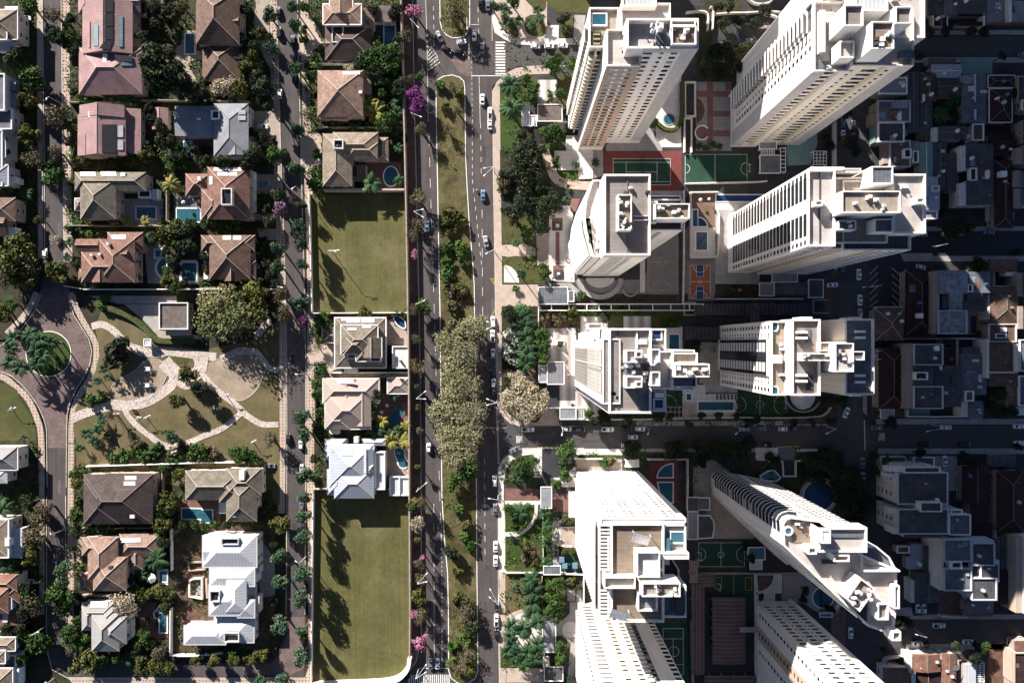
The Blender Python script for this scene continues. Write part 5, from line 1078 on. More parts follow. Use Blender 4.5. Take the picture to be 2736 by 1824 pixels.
canopy('dark gatehouse with a pale rim on the street behind the tall glazed tower',820,1092,935,1235,3.2,'roof_dark','gatehouse','gatehouse'); SL('verge',935,1060,1060,1000,1060,1400,960,1400,935,1240,z=.17)
O(1200,800)
SR('striped_paving',820,240,1062,905,.19); SR('asphalt_dark',758,708,925,905,.2,'driveway'); SL('soil',440,585,760,585,760,700,700,640,600,600,440,660,z=.17,n='planting_bed'); SL('striped_paving',1062,750,1350,930,1350,990,1130,990,1062,900,z=.19); SL('cream',800,915,930,915,930,1062,700,1065,760,1000,z=.17)
canopy('mauve grey entrance canopy beside the bleached tree',826,526,960,706,3.4,'steel_roof'); canopy('pale mauve canopy at the corner wall by the cross street',932,910,1060,998,3.2,'roof_concrete'); pergola('white beamed pergola at the corner wall by the cross street',1066,908,1128,998,4,1); canopy('small grey gatehouse roof beside the mauve entrance canopy',755,556,822,690,3.2,'roof_concrete','gatehouse','gatehouse')
t=thing('planter','square stone planter with a clipped bush on the striped paving','planter',W(934,375)); b=MB(); q=rect(905,345,964,404); b.wall(q+[q[0]],.15,.8,.35); b.build('rim','cream_wall',t)
wallthing('white garden wall along the cross street, below the ridged slab roof tower',poly(930,1002,1600,1000,2400,985),2.2,.4); wallthing('short white wall in front of the dark drive by the bleached tree',poly(800,908,1130,906),2,.35)
SL('garden',440,60,740,60,750,590,440,590,z=.16,n='lawn'); SL('garden',440,660,560,600,700,700,840,850,760,1000,600,1010,500,960,440,860,z=.165,n='lawn')
wallthing('thin wall between the palm bed and the striped paving',poly(748,60,750,560),1.6,.3,'cream_wall')
O(1600,800)
SR('patio_white',565,225,700,470,.2); pool('teal pool half in shade beside the ridged slab roof tower',rect(584,290,676,445),None,'pool_water'); SL('patio',840,355,1005,360,1005,720,840,700,z=.19); SR('garden',715,345,850,460,.18,'lawn')
SL('patio_white',700,715,890,715,890,790,1160,790,1160,985,700,985,z=.2); pool('small square blue pool on the pale deck beside the long lap pool',rect(730,786,777,845),None,'pool_water'); pool('long blue lap pool by the cross street',rect(828,852,1130,930),None,'pool_water')
for i in range(6): 
    t=thing('sun_lounger','dark sun lounger in the row along the long lap pool','sun lounger',W(988+i*31,816,.2),0,'loungers by the lap pool'); b=MB(); p=W(988+i*31,816); b.box(p.x-.35,p.y-.4,p.x+.35,p.y+1,.45,.6); b.face([(p.x-.35,p.y-.4,.6),(p.x-.35,p.y-1,1.1),(p.x+.35,p.y-1,1.1),(p.x+.35,p.y-.4,.6)]); b.build('mattress','dark_metal',t); b=MB(); b.box(p.x-.3,p.y-.3,p.x-.2,p.y+.9,.2,.45); b.box(p.x+.2,p.y-.3,p.x+.3,p.y+.9,.2,.45); b.build('frame','metal',t)
court('dark green half court behind the ridged slab roof tower',556,715,698,888,'court_green',[('a',560,890,92,0,90)]); t=court('dark green football court along the cross street',1166,780,1555,980,'court_green',[('l',1348,785,1348,978),('a',1348,880,32,0,360),('a',1166,880,66,-80,80),('a',1555,880,88,105,255)]); goal(t,1548,880,3,1)
pergola('dark gridded pergola beside the long lap pool',720,892,800,985,5,5,2.6,'tan_wall'); pergola('pale slatted pergola below the half court',565,898,710,985,4,2,2.6,'tan_wall')
SR('concrete',880,700,1160,780,.185)
O(1900,800); slab('terrace','patio_white',[poly(660,790,870,790)+arc(765,800,104,120,0,-180,16)],.5); b=MB(); b.wall(arc(765,800,150,140,0,-180,18),.1,1.0,.6); tag(b.build('garden_wall','concrete'),'dark curved garden wall round the half round terrace by the crossing','wall')
wallthing('white wall curving round the street corner below the striped glass tower',smooth(poly(225,985,600,990,900,980,960,950,990,900),2),1.8,.4); SL('verge',600,1000,900,995,1000,900,1060,840,1050,960,1000,1040,600,1045,z=.165)
SL('garden',650,820,1000,820,1000,900,950,960,650,970,z=.16,n='lawn')
# south of the cross street
O(1200,800)
SL('garden',460,1568,470,1450,520,1350,600,1305,708,1305,708,1568,z=.2,n='lawn'); SL('asphalt_dark',782,1250,940,1250,935,1488,785,1488,z=.2,n='driveway'); SL('patio_white',1070,1250,1450,1252,1450,1300,1060,1298,z=.19); SL('green_grass',1060,1300,1450,1300,1450,1320,1060,1320,z=.2,n='lawn'); SL('patio_white',850,1490,950,1490,1050,1400,1450,1400,1450,1568,850,1568,z=.17)
SL('patio',1060,1335,1450,1335,1450,1430,1060,1430,z=.2); wallthing('long white garden wall below the cross street, left part',poly(1045,1330,1390,1330),1.8,.4); pergola('white slatted terrace pergola above the dazzling white tower',1480,1345,1590,1400,2,6)
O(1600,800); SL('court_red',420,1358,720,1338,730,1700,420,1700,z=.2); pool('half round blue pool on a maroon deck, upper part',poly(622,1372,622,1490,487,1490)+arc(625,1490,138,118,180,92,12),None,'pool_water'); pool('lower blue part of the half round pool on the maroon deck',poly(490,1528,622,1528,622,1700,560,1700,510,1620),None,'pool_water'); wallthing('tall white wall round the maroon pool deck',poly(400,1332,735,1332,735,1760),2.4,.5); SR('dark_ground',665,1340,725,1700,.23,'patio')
SL('patio',790,1400,840,1360,960,1340,1100,1440,1000,1500,1300,1800,1300,2000,790,2000,z=.17); SL('patio_white',1310,1240,1500,1240,1500,1310,1410,1350,1310,1345,z=.18); SR('roof_slate',1500,1240,1645,1345,.19,'driveway'); SL('patio_white',1660,1250,1830,1248,1830,1270,1660,1275,z=.18); SL('garden',1330,1280,2050,1270,2060,1700,1500,1600,z=.15,n='lawn'); SR('asphalt_dark',1535,1345,1610,1470,.2,'driveway'); wallthing('white walls of a sunken drive near the slanting tower tip',poly(1410,1350,1530,1350,1535,1475,1640,1475,1640,1350,1700,1340),1.6,.4)
t=thing('skylight_roof','pale blue folded glass roof beside the slanting tower tip','glass roof',W(1410,1470)); b=MB()
for p in ((1330,1470,1400,1425,1440,1480,1360,1500),(1420,1470,1450,1420,1505,1480,1470,1510)): b.prism(poly(*p),.2,2.4)
b.build('glazing','glass_blue',t); b=MB(); b.wall(poly(1330,1470,1400,1425,1450,1420,1505,1480,1470,1510,1360,1500,1330,1470),2.3,2.6,.3); b.build('frame','trim',t)
O(1900,1324)
pool('round blue pool with a pale rim behind the slanting white tower',arc(900,0,130,130,0,-360,28)[:-1],None,'pool_dark','patio','cream_wall'); slab('patio','patio',[arc(900,0,160,160,0,-360,28)[:-1]],.17)
SL('dark_ground',1050,-100,1330,-100,1330,400,1100,300,z=.15)
# yards between the two lower towers
O(1600,1324)
for lab,q,m in (('dark flat pavilion with a pale rim beside the brown paved yard',(745,15,833,125),'roof_dark'),('grey glass roofed pavilion beside the dark flat one',(840,20,925,112),'roof_slate'),('pale slab roofed pavilion, left of the dark rounded one',(748,135,826,360),'roof_concrete')): canopy(lab,*q,3.4,m,'pavilion','pavilion')
t=thing('pavilion','dark slate pavilion with a bowed east side','pavilion',W(890,260)); q=poly(830,165,930,165,960,210,968,270,950,350,830,358,z=3.6); b=MB(); b.prism(q,.1,3.4); b.build('wall','grey_wall',t); b=MB(); b.prism(q,3.4,3.6); b.build('roof','roof_dark',t); b=MB(); b.wall(q+[q[0]],3.3,3.9,.35); b.build('parapet','trim',t)
t=court('green futsal court with a bright centre circle',832,385,1222,596,'court_green',[('r',836,390,1218,590),('l',1022,390,1022,590),('a',1022,490,24,0,360),('a',836,490,58,-75,75),('a',1218,490,66,105,255)]); goal(t,845,500,3,-1); goal(t,1226,490,3,1)
t=court('green court with yellow lines above the striped mauve car shed',970,650,1292,830,'court_green',[('l',1128,655,1128,826),('r',972,680,1028,770),('r',1226,680,1280,786)],lm='yellow_paint'); goal(t,1005,755,2.5,-1)
court('green court with blue white lines beside the banded bottom tower',480,1060,762,1560,'court_green',[('r',538,1108,706,1492),('l',622,1190,622,1408),('l',538,1194,706,1194),('l',538,1408,706,1408),('a',628,1300,42,0,360)])
SR('asphalt_dark',875,765,1300,1510,.16,'driveway')
carport('wide striped mauve car shed in the middle of the lower yard',955,850,1232,1412,3.4,'carport_roof',7); carport('long narrow striped mauve car shed along the yard wall',778,740,888,1500,3.2,'carport_roof',8); carport('short striped mauve car shed in the yard corner by the green court',836,655,968,765,3.2,'carport_roof',3); carport('striped mauve car shed along the bottom edge',885,1508,1500,1700,3.2,'carport_roof')
wallthing('straight pale wall along the narrow mauve car shed',poly(768,1060,780,1568),2,.5,'tan_wall'); wallthing('long wall in shade between the futsal court and the lower green court',poly(835,640,1700,640),1.8,.4,'tan_wall')
pergola('dark grid pergola left of the futsal court, upper one',762,545,828,640,5,5,2.6,'tan_wall'); pergola('dark grid pergola left of the mauve corner shed, lower one',765,655,830,725,5,5,2.6,'tan_wall')
canopy('blue grey glass roof pavilion right of the futsal court',1255,435,1388,530,3.2,'glass_blue','pavilion','pavilion'); canopy('small white flat shelter with a brown stain right of the futsal court',1270,545,1364,612,3,'roof_white')
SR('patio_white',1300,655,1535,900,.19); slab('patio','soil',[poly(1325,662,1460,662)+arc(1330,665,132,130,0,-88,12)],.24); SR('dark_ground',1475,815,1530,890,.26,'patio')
O(1900,1324); SL('patio',600,660,760,660,900,780,1100,900,1060,980,900,980,780,900,600,870,z=.18); pool('round blue pool split by a dark walkway under the slanting tower',circ(935,850,88,28),None,'pool_water'); SR('dark_ground',905,760,932,950,.33,'walkway'); b=MB(); b.wall(arc(930,850,140,130,-10,-100,14),.1,1.2,1.0); tag(b.build('garden_wall','cream_wall'),'thick pale wall round the walkway pool','wall')
SL('patio_red',1000,980,1130,940,1130,1250,1080,1250,1000,1120,z=.17); canopy('small white framed gate roof by the walkway pool',915,985,1010,1010,3,'roof_slate','gate')
# gardens along the avenue, south part
O(1200,1324)
SL('green_grass',468,72,712,72,712,130,690,200,640,260,560,298,470,300,z=.2,n='lawn'); SL('patio_white',466,302,560,300,640,262,700,200,716,120,716,72,746,72,740,170,700,250,620,320,560,338,466,338,z=.24); SL('green_grass',470,342,570,340,640,320,745,200,780,240,782,588,470,590,z=.2,n='lawn'); SL('soil',610,480,700,380,760,480,740,570,640,580,z=.22,n='planting_bed'); SL('patio_red',466,-60,770,-60,770,40,466,40,z=.21); SR('patio_white',466,40,770,72,.215)
SL('park_grass',470,645,780,645,785,1000,470,1030,z=.19,n='lawn'); SL('cream',474,1010,540,970,600,948,650,960,650,985,600,980,540,1005,490,1036,474,1036,z=.23); slab('patio','patio_white',[circ(630,1130,150,32)],.22); SL('patio_white',470,1040,780,1040,780,1280,470,1280,z=.2); slab('lawn','green_grass',[circ(630,1130,62,24)],.28)
SL('cream',480,1440,790,1440,790,1560,480,1560,z=.2); SL('green_grass',430,1280,790,1280,790,1440,430,1440,z=.18,n='lawn')
SL('green_grass',790,70,860,70,870,330,850,420,870,585,790,585,z=.19,n='lawn'); b=MB(); strips(b,smooth(poly(900,180,885,300,890,420,900,580)),D(55),.22); struct('path',b,'concrete'); SR('patio_red',868,-20,1000,135,.22); SR('patio_white',1000,-40,1070,180,.21); SR('patio_white',918,258,1085,430,.2); SR('patio',935,268,1070,408,.23); SR('court_green',920,490,1080,630,.23,'play_surface'); SL('grass',900,440,1100,440,1100,490,900,490,z=.2,n='lawn')
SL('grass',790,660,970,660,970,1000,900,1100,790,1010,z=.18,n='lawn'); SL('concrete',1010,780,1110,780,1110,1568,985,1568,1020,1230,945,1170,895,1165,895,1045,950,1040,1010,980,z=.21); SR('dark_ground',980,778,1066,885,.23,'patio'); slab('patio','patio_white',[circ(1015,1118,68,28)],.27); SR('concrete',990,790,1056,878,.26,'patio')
SL('grass',955,1200,1025,1230,1020,1370,990,1370,960,1300,z=.18,n='lawn')
canopy('tall grey brown entrance canopy beside the ring of palms',786,1010,890,1305,3.4,'roof_concrete'); canopy('dark garage entrance roof at the bottom by the pale drive',800,1435,950,1545,3.2,'roof_dark','garage entrance'); canopy('small white walled lift house above the dark garage entrance',792,1350,832,1428,3.2,'tan_wall','lift house'); canopy('white slatted bridge canopy at the middle of the garden wall',795,590,930,655,3,'roof_slate'); canopy('pale flat entrance canopy near the quarter round lawn',772,-70,856,100,3.4,'roof_concrete')
wallthing('long white wall crossing the gardens beside the clipped hedge',poly(470,632,780,632,1140,650),1.8,.5); wallthing('white wall beside the garden path near the dazzling white tower, running up',poly(783,75,788,590),1.4,.25); b=MB(); b.wall(poly(478,605,780,602),.1,1.2,2.6); tag(b.build('hedge','hedge'),'clipped straight green hedge along the white garden wall','hedge')
wallthing('white side wall below the white bridge canopy',poly(1125,650,1125,1000),2,.5); wallthing('low wall between the brown lawn and the shrub bed',poly(778,660,782,1000),1.2,.25,'cream_wall')
O(1400,1324); 
# ---------------------------------------------------------------- low town on the right
mat('wall_tan2',(.33,.26,.22),var=.12)
RR=random.Random(12)
mat('tank_blue',(.08,.16,.3),rough=.4,var=.1); mat('rust',(.16,.085,.06),var=.3,scale=1)
def hs(label,roof,pieces,extra=(),wall='wall_tan2',ridge='ridge_dark',cat='house',name='house',wins=True):
    t=house(label,wall,roof,pieces,extra,cat,name,None,ridge,wins); o=wloc(t)
    for q in HOUSES[-1][1]:
        w,d=q.X1-q.X0,q.Y1-q.Y0
        if w<5 or d<5: continue
        for i in range(RR.choice((1,2,2,3))):
            x=RR.uniform(q.X0+1.5,q.X1-1.5); y=RR.uniform(q.Y0+1.5,q.Y1-1.5); z=q.h(x,y); k=RR.random(); b=MB()
            if k<.3: b.tube((x,y,z-.3),(x,y,z+1.1),.75,.65,10); b.tube((x,y,z+1.1),(x,y,z+1.3),.65,.3,10); b.build('water_tank',RR.choice(['tank_blue','trim','metal']),t)
            elif k<.6 and q.t=='f': e=RR.uniform(.8,2.4); f=RR.uniform(.8,3); b.box(x-e/2,y-f/2,x+e/2,y+f/2,z-.1,z+.12); b.build('roof_sheet',RR.choice(['roof_mottled','rust','solar_white','roof_concrete','roof_gravel']),t)
            elif k<.8: b.box(x-.5,y-.4,x+.5,y+.4,z-.4,z+.7); b.build('chimney',RR.choice(['trim','wall_tan2','metal']),t)
            else: b.tube((x,y,z-.4),(x,y,z+.9),.12,n=6); b.build('vent_pipe','metal',t)
    return t
O(2236,0)
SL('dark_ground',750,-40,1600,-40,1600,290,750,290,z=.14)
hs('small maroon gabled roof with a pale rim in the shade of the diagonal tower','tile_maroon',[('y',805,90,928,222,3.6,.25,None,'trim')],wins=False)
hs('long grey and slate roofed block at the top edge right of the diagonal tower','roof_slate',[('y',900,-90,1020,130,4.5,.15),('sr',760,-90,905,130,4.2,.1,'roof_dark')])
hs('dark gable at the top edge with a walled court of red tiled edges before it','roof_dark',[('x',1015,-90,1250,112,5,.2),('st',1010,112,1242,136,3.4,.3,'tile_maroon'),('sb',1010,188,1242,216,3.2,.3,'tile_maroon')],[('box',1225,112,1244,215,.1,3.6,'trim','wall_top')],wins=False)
SL('concrete',1260,-20,1395,-20,1395,205,1250,205,z=.16,n='driveway'); SL('concrete',1440,10,1600,10,1600,205,1440,205,z=.16,n='driveway')
wallthing('white blue divider wall between two car yards at the top right',poly(1412,-20,1415,205),2.6,1.2,'trim'); wallthing('red brown front wall along the top right street',poly(1005,214,1600,214),1.6,.6,'tile_terracotta')
hs('light blue white metal roof of two slopes beside the top right street','roof_blue',[('x',790,541,1036,656,4.4,.2)],ridge='trim')
hs('brown grey roof of a street front shed next to the light blue white roof','roof_gravel',[('f',768,487,1000,540,3.2,.1)],wins=False)
SL('roof_teal',1035,490,1300,490,1300,620,1035,620,z=.16)
hs('narrow black roofed row house right below the diagonal tower shadow','roof_dark',[('y',592,605,692,1105,4.6,.1)]); hs('dark hipped house between the black row house and the light blue white roof','roof_dark',[('h',697,606,832,850,4.6,.25,'tile_dark'),('y',693,850,800,1180,3.8,.1)],[('box',720,790,738,850,2,5.2,'trim','chimney')])
hs('dark brown gable roof south of the light blue white metal roof','tile_dark',[('x',836,655,1042,812,4.6,.3)])
hs('large blue grey roof crossed by white skylight strips','roof_slate',[('y',1046,622,1250,1030,5,.1)],[('panel',1150,625,1162,855,'solar_white','skylight'),('panel',1148,918,1166,1004,'solar_white','skylight'),('panel',1042,630,1150,700,'roof_mottled','roof_sheet'),('panel',1098,724,1146,768,'solar_white','skylight'),('panel',1200,757,1258,782,'solar_white','skylight')])
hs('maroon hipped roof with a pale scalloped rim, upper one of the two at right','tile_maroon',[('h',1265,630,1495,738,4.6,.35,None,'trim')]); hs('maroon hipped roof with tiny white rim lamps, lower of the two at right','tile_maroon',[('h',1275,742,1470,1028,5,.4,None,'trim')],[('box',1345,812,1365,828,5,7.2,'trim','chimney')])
hs('flat grey roofed house by the side street with tan balconies under it','roof_concrete',[('f',345,652,585,790,6,.1,None,'trim')],[('box',530,680,570,708,5.4,6.6,'solar_white','skylight'),('box',350,800,480,822,1,4,'wall_tan2','balcony'),('box',320,690,345,790,1,4,'wall_tan2','balcony')])
hs('dark flat roofed house with skylights and a red box on top, by the side street','roof_slate',[('f',340,846,612,1025,6,.1,None,'grey_wall')],[('box',450,925,505,965,5.6,7.2,'tile_terracotta','stair_box'),('box',350,940,410,1005,5.4,6.2,'roof_mottled','skylight'),('box',510,930,542,1010,5.4,6.6,'trim','skylight'),('box',470,848,600,905,5.4,7.2,'roof_concrete','roof_room'),('box',285,950,335,1050,.2,4,'wall_tan2','balcony'),('box',310,870,340,930,.2,4,'wall_tan2','balcony')])
hs('dark grey roof with a white L shaped parapet by the side street','roof_dark',[('f',342,1028,560,1192,6.4,.1,None,'trim'),('f',560,1075,590,1140,4,.1,'roof_teal')],[('box',318,1045,345,1190,1,5,'roof_teal','glass_canopy')])
hs('dark grey gable with a white left wall and a brown red wing','roof_dark',[('x',850,1055,1082,1172,5.6,.25,None,None),('f',1130,1042,1226,1180,4.4,.1,'tile_brown','trim')],[('box',805,1070,850,1185,.1,5.4,'white_wall','side_wall'),('box',1085,1125,1118,1158,4,5.4,'metal','water_tank')],wall='white_wall')
hs('grey brown plank roof with a blue gutter strip and a walled room on it','roof_gravel',[('f',440,1180,612,1400,5,.1,'roof_gravel','grey_wall'),('f',612,1182,690,1370,4.4,.1,'roof_mottled')],[('ring',566,1245,628,1320,5,7,'trim','roof_room'),('ring',640,1262,688,1362,4,5.6,'trim','light_well'),('box',398,1200,432,1370,.2,4,'wall_tan2','balcony')])
hs('pale teal metal roof beside the mid tower','roof_teal',[('y',692,1192,804,1600,4.6,.15)],ridge='trim'); hs('black row house roof right of the pale teal metal roof','roof_dark',[('y',806,1196,924,1600,4.2,.1),('f',922,1285,1022,1600,4.6,.1)],[('panel',850,1368,920,1384,'roof_slate','skylight'),('panel',850,1425,920,1455,'roof_slate','skylight'),('panel',870,1255,905,1280,'solar_white','skylight')])
hs('wide dark roofed house with white side walls and a U shaped court','roof_dark',[('f',1082,1205,1312,1412,6.5,.1),('f',1178,1400,1312,1540,6.5,.1),('f',1085,1512,1312,1720,6.5,.1,None)],[('box',1030,1222,1080,1430,.1,6.3,'white_wall','side_wall'),('box',1024,1535,1084,1720,.1,6.3,'white_wall','side_wall'),('ring',1118,1405,1178,1512,5,6.9,'trim','light_well'),('box',1262,1425,1282,1492,6.3,8,'trim','chimney')],wall='white_wall')
hs('maroon shed roof in two steps right of the brown red wing','tile_maroon',[('sb',1268,1118,1480,1185,4.2,.1),('sb',1305,1178,1500,1300,4.8,.12)]); hs('long plum maroon hipped roof with a small white tank','tile_maroon',[('h',1322,1345,1478,1910,5.4,.3)],[('box',1378,1432,1428,1478,5.5,8,'trim','water_tank')])
hs('tan walled house at the right edge, north of the tall tan walls','roof_dark',[('f',1510,640,1700,860,6,.1,None,'wall_tan2'),('f',1545,840,1700,920,6.5,.1,None,'trim')]); hs('tall dark roofed house with tan side walls at the right edge','roof_dark',[('f',1565,1000,1700,1200,7,.1),('f',1570,1210,1700,1370,8,.1)],[('box',1505,1240,1566,1370,.1,7.5,'wall_tan2','side_wall')]); hs('dark roofed house with tan side walls at the right edge beside the plum maroon roof','roof_slate',[('f',1545,1440,1700,1570,7,.1),('f',1545,1590,1700,1720,7,.1)],[('box',1480,1430,1545,1568,.1,6.5,'wall_tan2','side_wall'),('box',1490,1580,1545,1720,.1,6.5,'wall_tan2','side_wall')])
O(2236,400)
hs('light blue grey corrugated roof jutting out from behind the long white tower','roof_blue',[('f',690,226,850,350,7,.1),('sr',690,352,862,505,6.6,.06),('f',690,510,840,582,6,.1,'roof_mottled','trim')],[('ring',800,298,862,348,5,7.4,'trim','light_well')],ridge=None)
SL('court_red',920,462,1040,462,1040,500,920,500,z=.16); SL('roof_teal',1250,520,1490,520,1480,600,1240,600,z=.16); wallthing('white low wall of a teal paved yard by the dark street',poly(1245,480,1242,600,1350,596),2,.4); SL('dark_ground',1060,505,1225,505,1225,600,1060,600,z=.16)
O(2236,400)
SL('concrete',528,870,800,866,800,930,560,935,z=.16,n='pavement'); wallthing('white wall between the marked parking lot and the maroon roofs',poly(565,1320,568,1010),2,.6,'trim')
SL('dark_ground',565,935,800,935,800,1005,565,1005,z=.17,n='driveway')
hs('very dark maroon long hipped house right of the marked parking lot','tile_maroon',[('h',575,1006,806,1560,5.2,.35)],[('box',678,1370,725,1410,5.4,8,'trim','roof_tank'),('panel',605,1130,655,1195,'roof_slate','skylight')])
hs('mottled silver grey roofed block with a tall tan side wall, catching one sun patch','roof_mottled',[('f',860,1010,1098,1205,9.4,.1),('f',942,1200,1060,1275,9.3,.1),('f',848,1346,1086,1542,9.6,.1,None,'grey_wall'),('f',940,1270,1050,1350,9,.1)],[('box',808,1015,860,1540,.1,9,'wall_tan2','side_wall'),('box',886,1212,940,1335,.1,8.6,'roof_dark','recess')])
hs('slate roofed block behind the mottled silver grey roof','roof_slate',[('f',1100,1022,1286,1200,8.6,.1),('f',1100,1200,1220,1275,8.4,.1,'roof_dark'),('f',1055,1275,1245,1352,8,.1,'roof_dark')],[('ring',1100,1125,1145,1192,8,9.4,'trim','light_well')])
SL('concrete',1090,1355,1255,1355,1255,1540,1090,1540,z=.18); pool('narrow dark pool in a shaded yard behind the mottled roof',rect(1110,1390,1172,1540),None,'pool_dark',rim='wall_tan2')
hs('brown red shed roof house at the upper right corner of the dark street','tile_terracotta',[('sb',1265,920,1500,1022,5,.25)],[('box',1412,1020,1508,1055,1,4.6,'trim','porch')]); hs('dark brown red hipped house with a big side wall at right','tile_brown',[('h',1285,1146,1520,1460,6.4,.3),('f',1400,1325,1530,1450,5.6,.1,'roof_dark','wall_tan2')],[('box',1268,1210,1290,1420,.1,6,'white_wall','side_wall')]); hs('dark red flat house with a white hatch and a light well','tile_maroon',[('f',1268,1458,1500,1610,6.2,.1,'tile_brown','white_wall')],[('box',1382,1490,1424,1525,6,7,'trim','roof_hatch'),('ring',1332,1538,1424,1580,5,6.6,'trim','light_well')])
SL('garden',1295,1030,1475,1030,1475,1140,1295,1140,z=.17,n='lawn'); wallthing('pale wall round a dark lawn yard at right',poly(1290,1025,1290,1145,1480,1145,1482,1060),2.2,.3,'trim')
hs('tall tan walled house at the right edge by the dark lawn yard','roof_dark',[('f',1560,1040,1700,1220,8,.1),('f',1560,1330,1700,1500,8,.1)],[('box',1520,1030,1560,1225,.1,7.4,'wall_tan2','side_wall'),('box',1522,1310,1560,1500,.1,7.4,'wall_tan2','side_wall')])
hs('brown pyramid roofed corner house behind the parking lot','tile_brown',[('h',318,1330,562,1600,5.2,.36)],ridge='ridge'); wallthing('pale blue wall round the brown pyramid roofed corner house',poly(303,1580,303,1320,566,1320,576,1500),2.4,.4,'trim')
O(2236,800)
hs('twin red shed roofs between the maroon house and the wall','tile_terracotta',[('sb',580,275,702,325,3.6,.2),('sb',708,258,818,328,3.8,.2)],wins=False); wallthing('white blue garden wall with round lamps behind the brown pyramid house',poly(360,338,575,328,1200,328),2.4,.5,'trim')
hs('very long dark maroon gable roof behind the striped glass tower','tile_maroon',[('h',352,402,574,918,6,.3)],ridge='ridge_dark'); canopy('pale blue awning at the foot of the long maroon gable',370,920,476,988,3.4,'roof_blue'); SL('tile_brown',478,920,570,920,570,985,478,985,z=.18)
hs('tall dark roofed block with a cream ribbed side wall and pale blue rim','roof_dark',[('f',640,372,884,548,10.5,.1,None,'grey_wall'),('f',640,540,808,730,10.4,.1,None),('f',640,725,886,914,10.5,.1,None,'grey_wall')],[('ring',660,608,765,672,10,12,'trim','light_well'),('box',580,366,640,916,.1,10,'wall_tan2','side_wall'),('box',828,388,862,430,10.4,11.4,'trim','roof_hatch')])
hs('dark flat roof with a black hatch, joined to the tall ribbed wall block','roof_dark',[('f',812,552,1042,900,7.5,.1)],[('box',962,635,1006,694,7.3,8.2,'dark_metal','roof_hatch'),('box',862,556,884,590,7.3,8,'trim','roof_hatch')]); hs('dark red courtyard wing beside the tall ribbed wall block','tile_maroon',[('f',890,330,1000,552,5,.1)],[('box',1000,335,1020,550,.1,5.2,'wall_tan2','side_wall')],wins=False)
hs('wide slate roof catching a sun corner next to the lit brown roof','roof_slate',[('f',1042,450,1255,800,6,.1),('f',1060,400,1250,455,5,.1)],[('ring',1140,500,1190,520,5.8,6.6,'trim','light_well'),('panel',1088,604,1155,610,'solar_white','skylight')])
hs('brown roofed house with glowing white parapets, lit by the sun at the right edge','tile_brown',[('sl',1276,372,1380,606,7.6,.08,'tile_brown'),('sr',1384,372,1480,606,7.6,.08,'tile_brown'),('f',1275,336,1520,374,6.4,.1,'roof_gravel'),('st',1264,616,1512,728,6,.12,'tile_brown'),('sr',1402,700,1512,900,5.6,.25,'tile_orange')],[('box',1258,330,1276,660,.1,8.6,'white_wall','side_wall'),('box',1490,372,1522,610,.1,8.4,'cream_wall','side_wall'),('box',1276,604,1520,616,5,8.4,'white_wall','side_wall')],wall='white_wall',ridge='trim')
hs('white terrace house with steps at the right edge below the sunlit brown roof','roof_concrete',[('f',1520,640,1700,890,6.5,.1,'roof_slate','trim'),('f',1525,335,1700,600,6,.1,'roof_slate','trim')],[('box',1505,900,1600,970,.1,6,'white_wall','terrace')],wall='white_wall')
hs('small white cube house with a pyramid shed, beside a dark garden','roof_concrete',[('f',1072,766,1142,850,6.6,.1,'roof_slate','trim'),('x',1102,850,1222,996,5.4,.2,'roof_slate')],[('box',1040,850,1102,985,.1,5,'white_wall','side_wall')],wall='white_wall')
SL('roof_teal',580,920,780,920,780,970,580,970,z=.18); wallthing('white street wall below the tall ribbed wall block',poly(570,920,570,975,800,978,1040,975),2.2,.4,'trim'); SL('garden',1262,740,1500,740,1500,980,1262,980,z=.16,n='lawn')
# south of the second cross street
SL('concrete',815,1310,1005,1310,1005,1600,900,1600,815,1480,z=.16,n='driveway')
hs('small dull red flat roof behind a white wall by the crossing','tile_brown',[('f',365,1312,575,1440,3.4,.1,'tile_brown','grey_wall')],wins=False); hs('pale tan garage roof beside the teal grey car yard','roof_concrete',[('f',640,1318,812,1420,3.6,.1,'roof_gravel','trim')],wins=False)
hs('low dark maroon roof with a side gutter, right of the teal grey car yard','tile_maroon',[('y',1050,1394,1280,1700,4.6,.2)]); hs('dark ribbed carport roof at the right end of the second cross street','roof_dark',[('f',1302,1300,1500,1400,3.6,.1)],wins=False); hs('broad maroon hipped house at the lower right edge','tile_maroon',[('h',1340,1432,1570,1950,5.6,.3)])
hs('apartment block of five storeys with a ribbed dark roof and stepped white balconies','roof_dark',[('f',505,1446,925,1712,15,.1,None,'grey_wall'),('f',560,1400,860,1450,15.4,.1,'roof_dark','white_wall')],[('box',420,1395,560,1440,12.5,15.5,'white_wall','balcony'),('box',415,1455,508,1490,10,14,'white_wall','balcony')],wall='white_wall',cat='apartment block',name='apartment_block')
O(2236,1324)
hs('apartment block with a stair tower on its dark roof and stepped southern bays','roof_dark',[('f',508,108,930,318,15,.1,None,'grey_wall'),('f',565,300,880,352,14.8,.1,'roof_dark'),('f',695,52,874,132,18,.1,'roof_dark','white_wall')],[('box',450,105,510,150,10,14.5,'white_wall','balcony'),('box',470,260,510,320,8,14,'white_wall','balcony')],wall='white_wall',cat='apartment block',name='apartment_block')
hs('grey flat roof joined behind the stair tower apartment block','roof_slate',[('f',935,152,1116,326,11,.1,None,'trim'),('f',948,112,1045,152,11.5,.1,'roof_teal','trim')],cat='apartment block',name='apartment_block',wall='grey_wall')
hs('deep maroon roofed house squeezed between the grey flat roof and the broad maroon house','tile_maroon',[('f',1120,-10,1270,230,5,.1),('st',1116,230,1300,332,4.2,.1)]); wallthing('pale wall with small round lamps beside the broad maroon house',poly(1300,-20,1300,335,1455,340),2.2,.6,'trim')
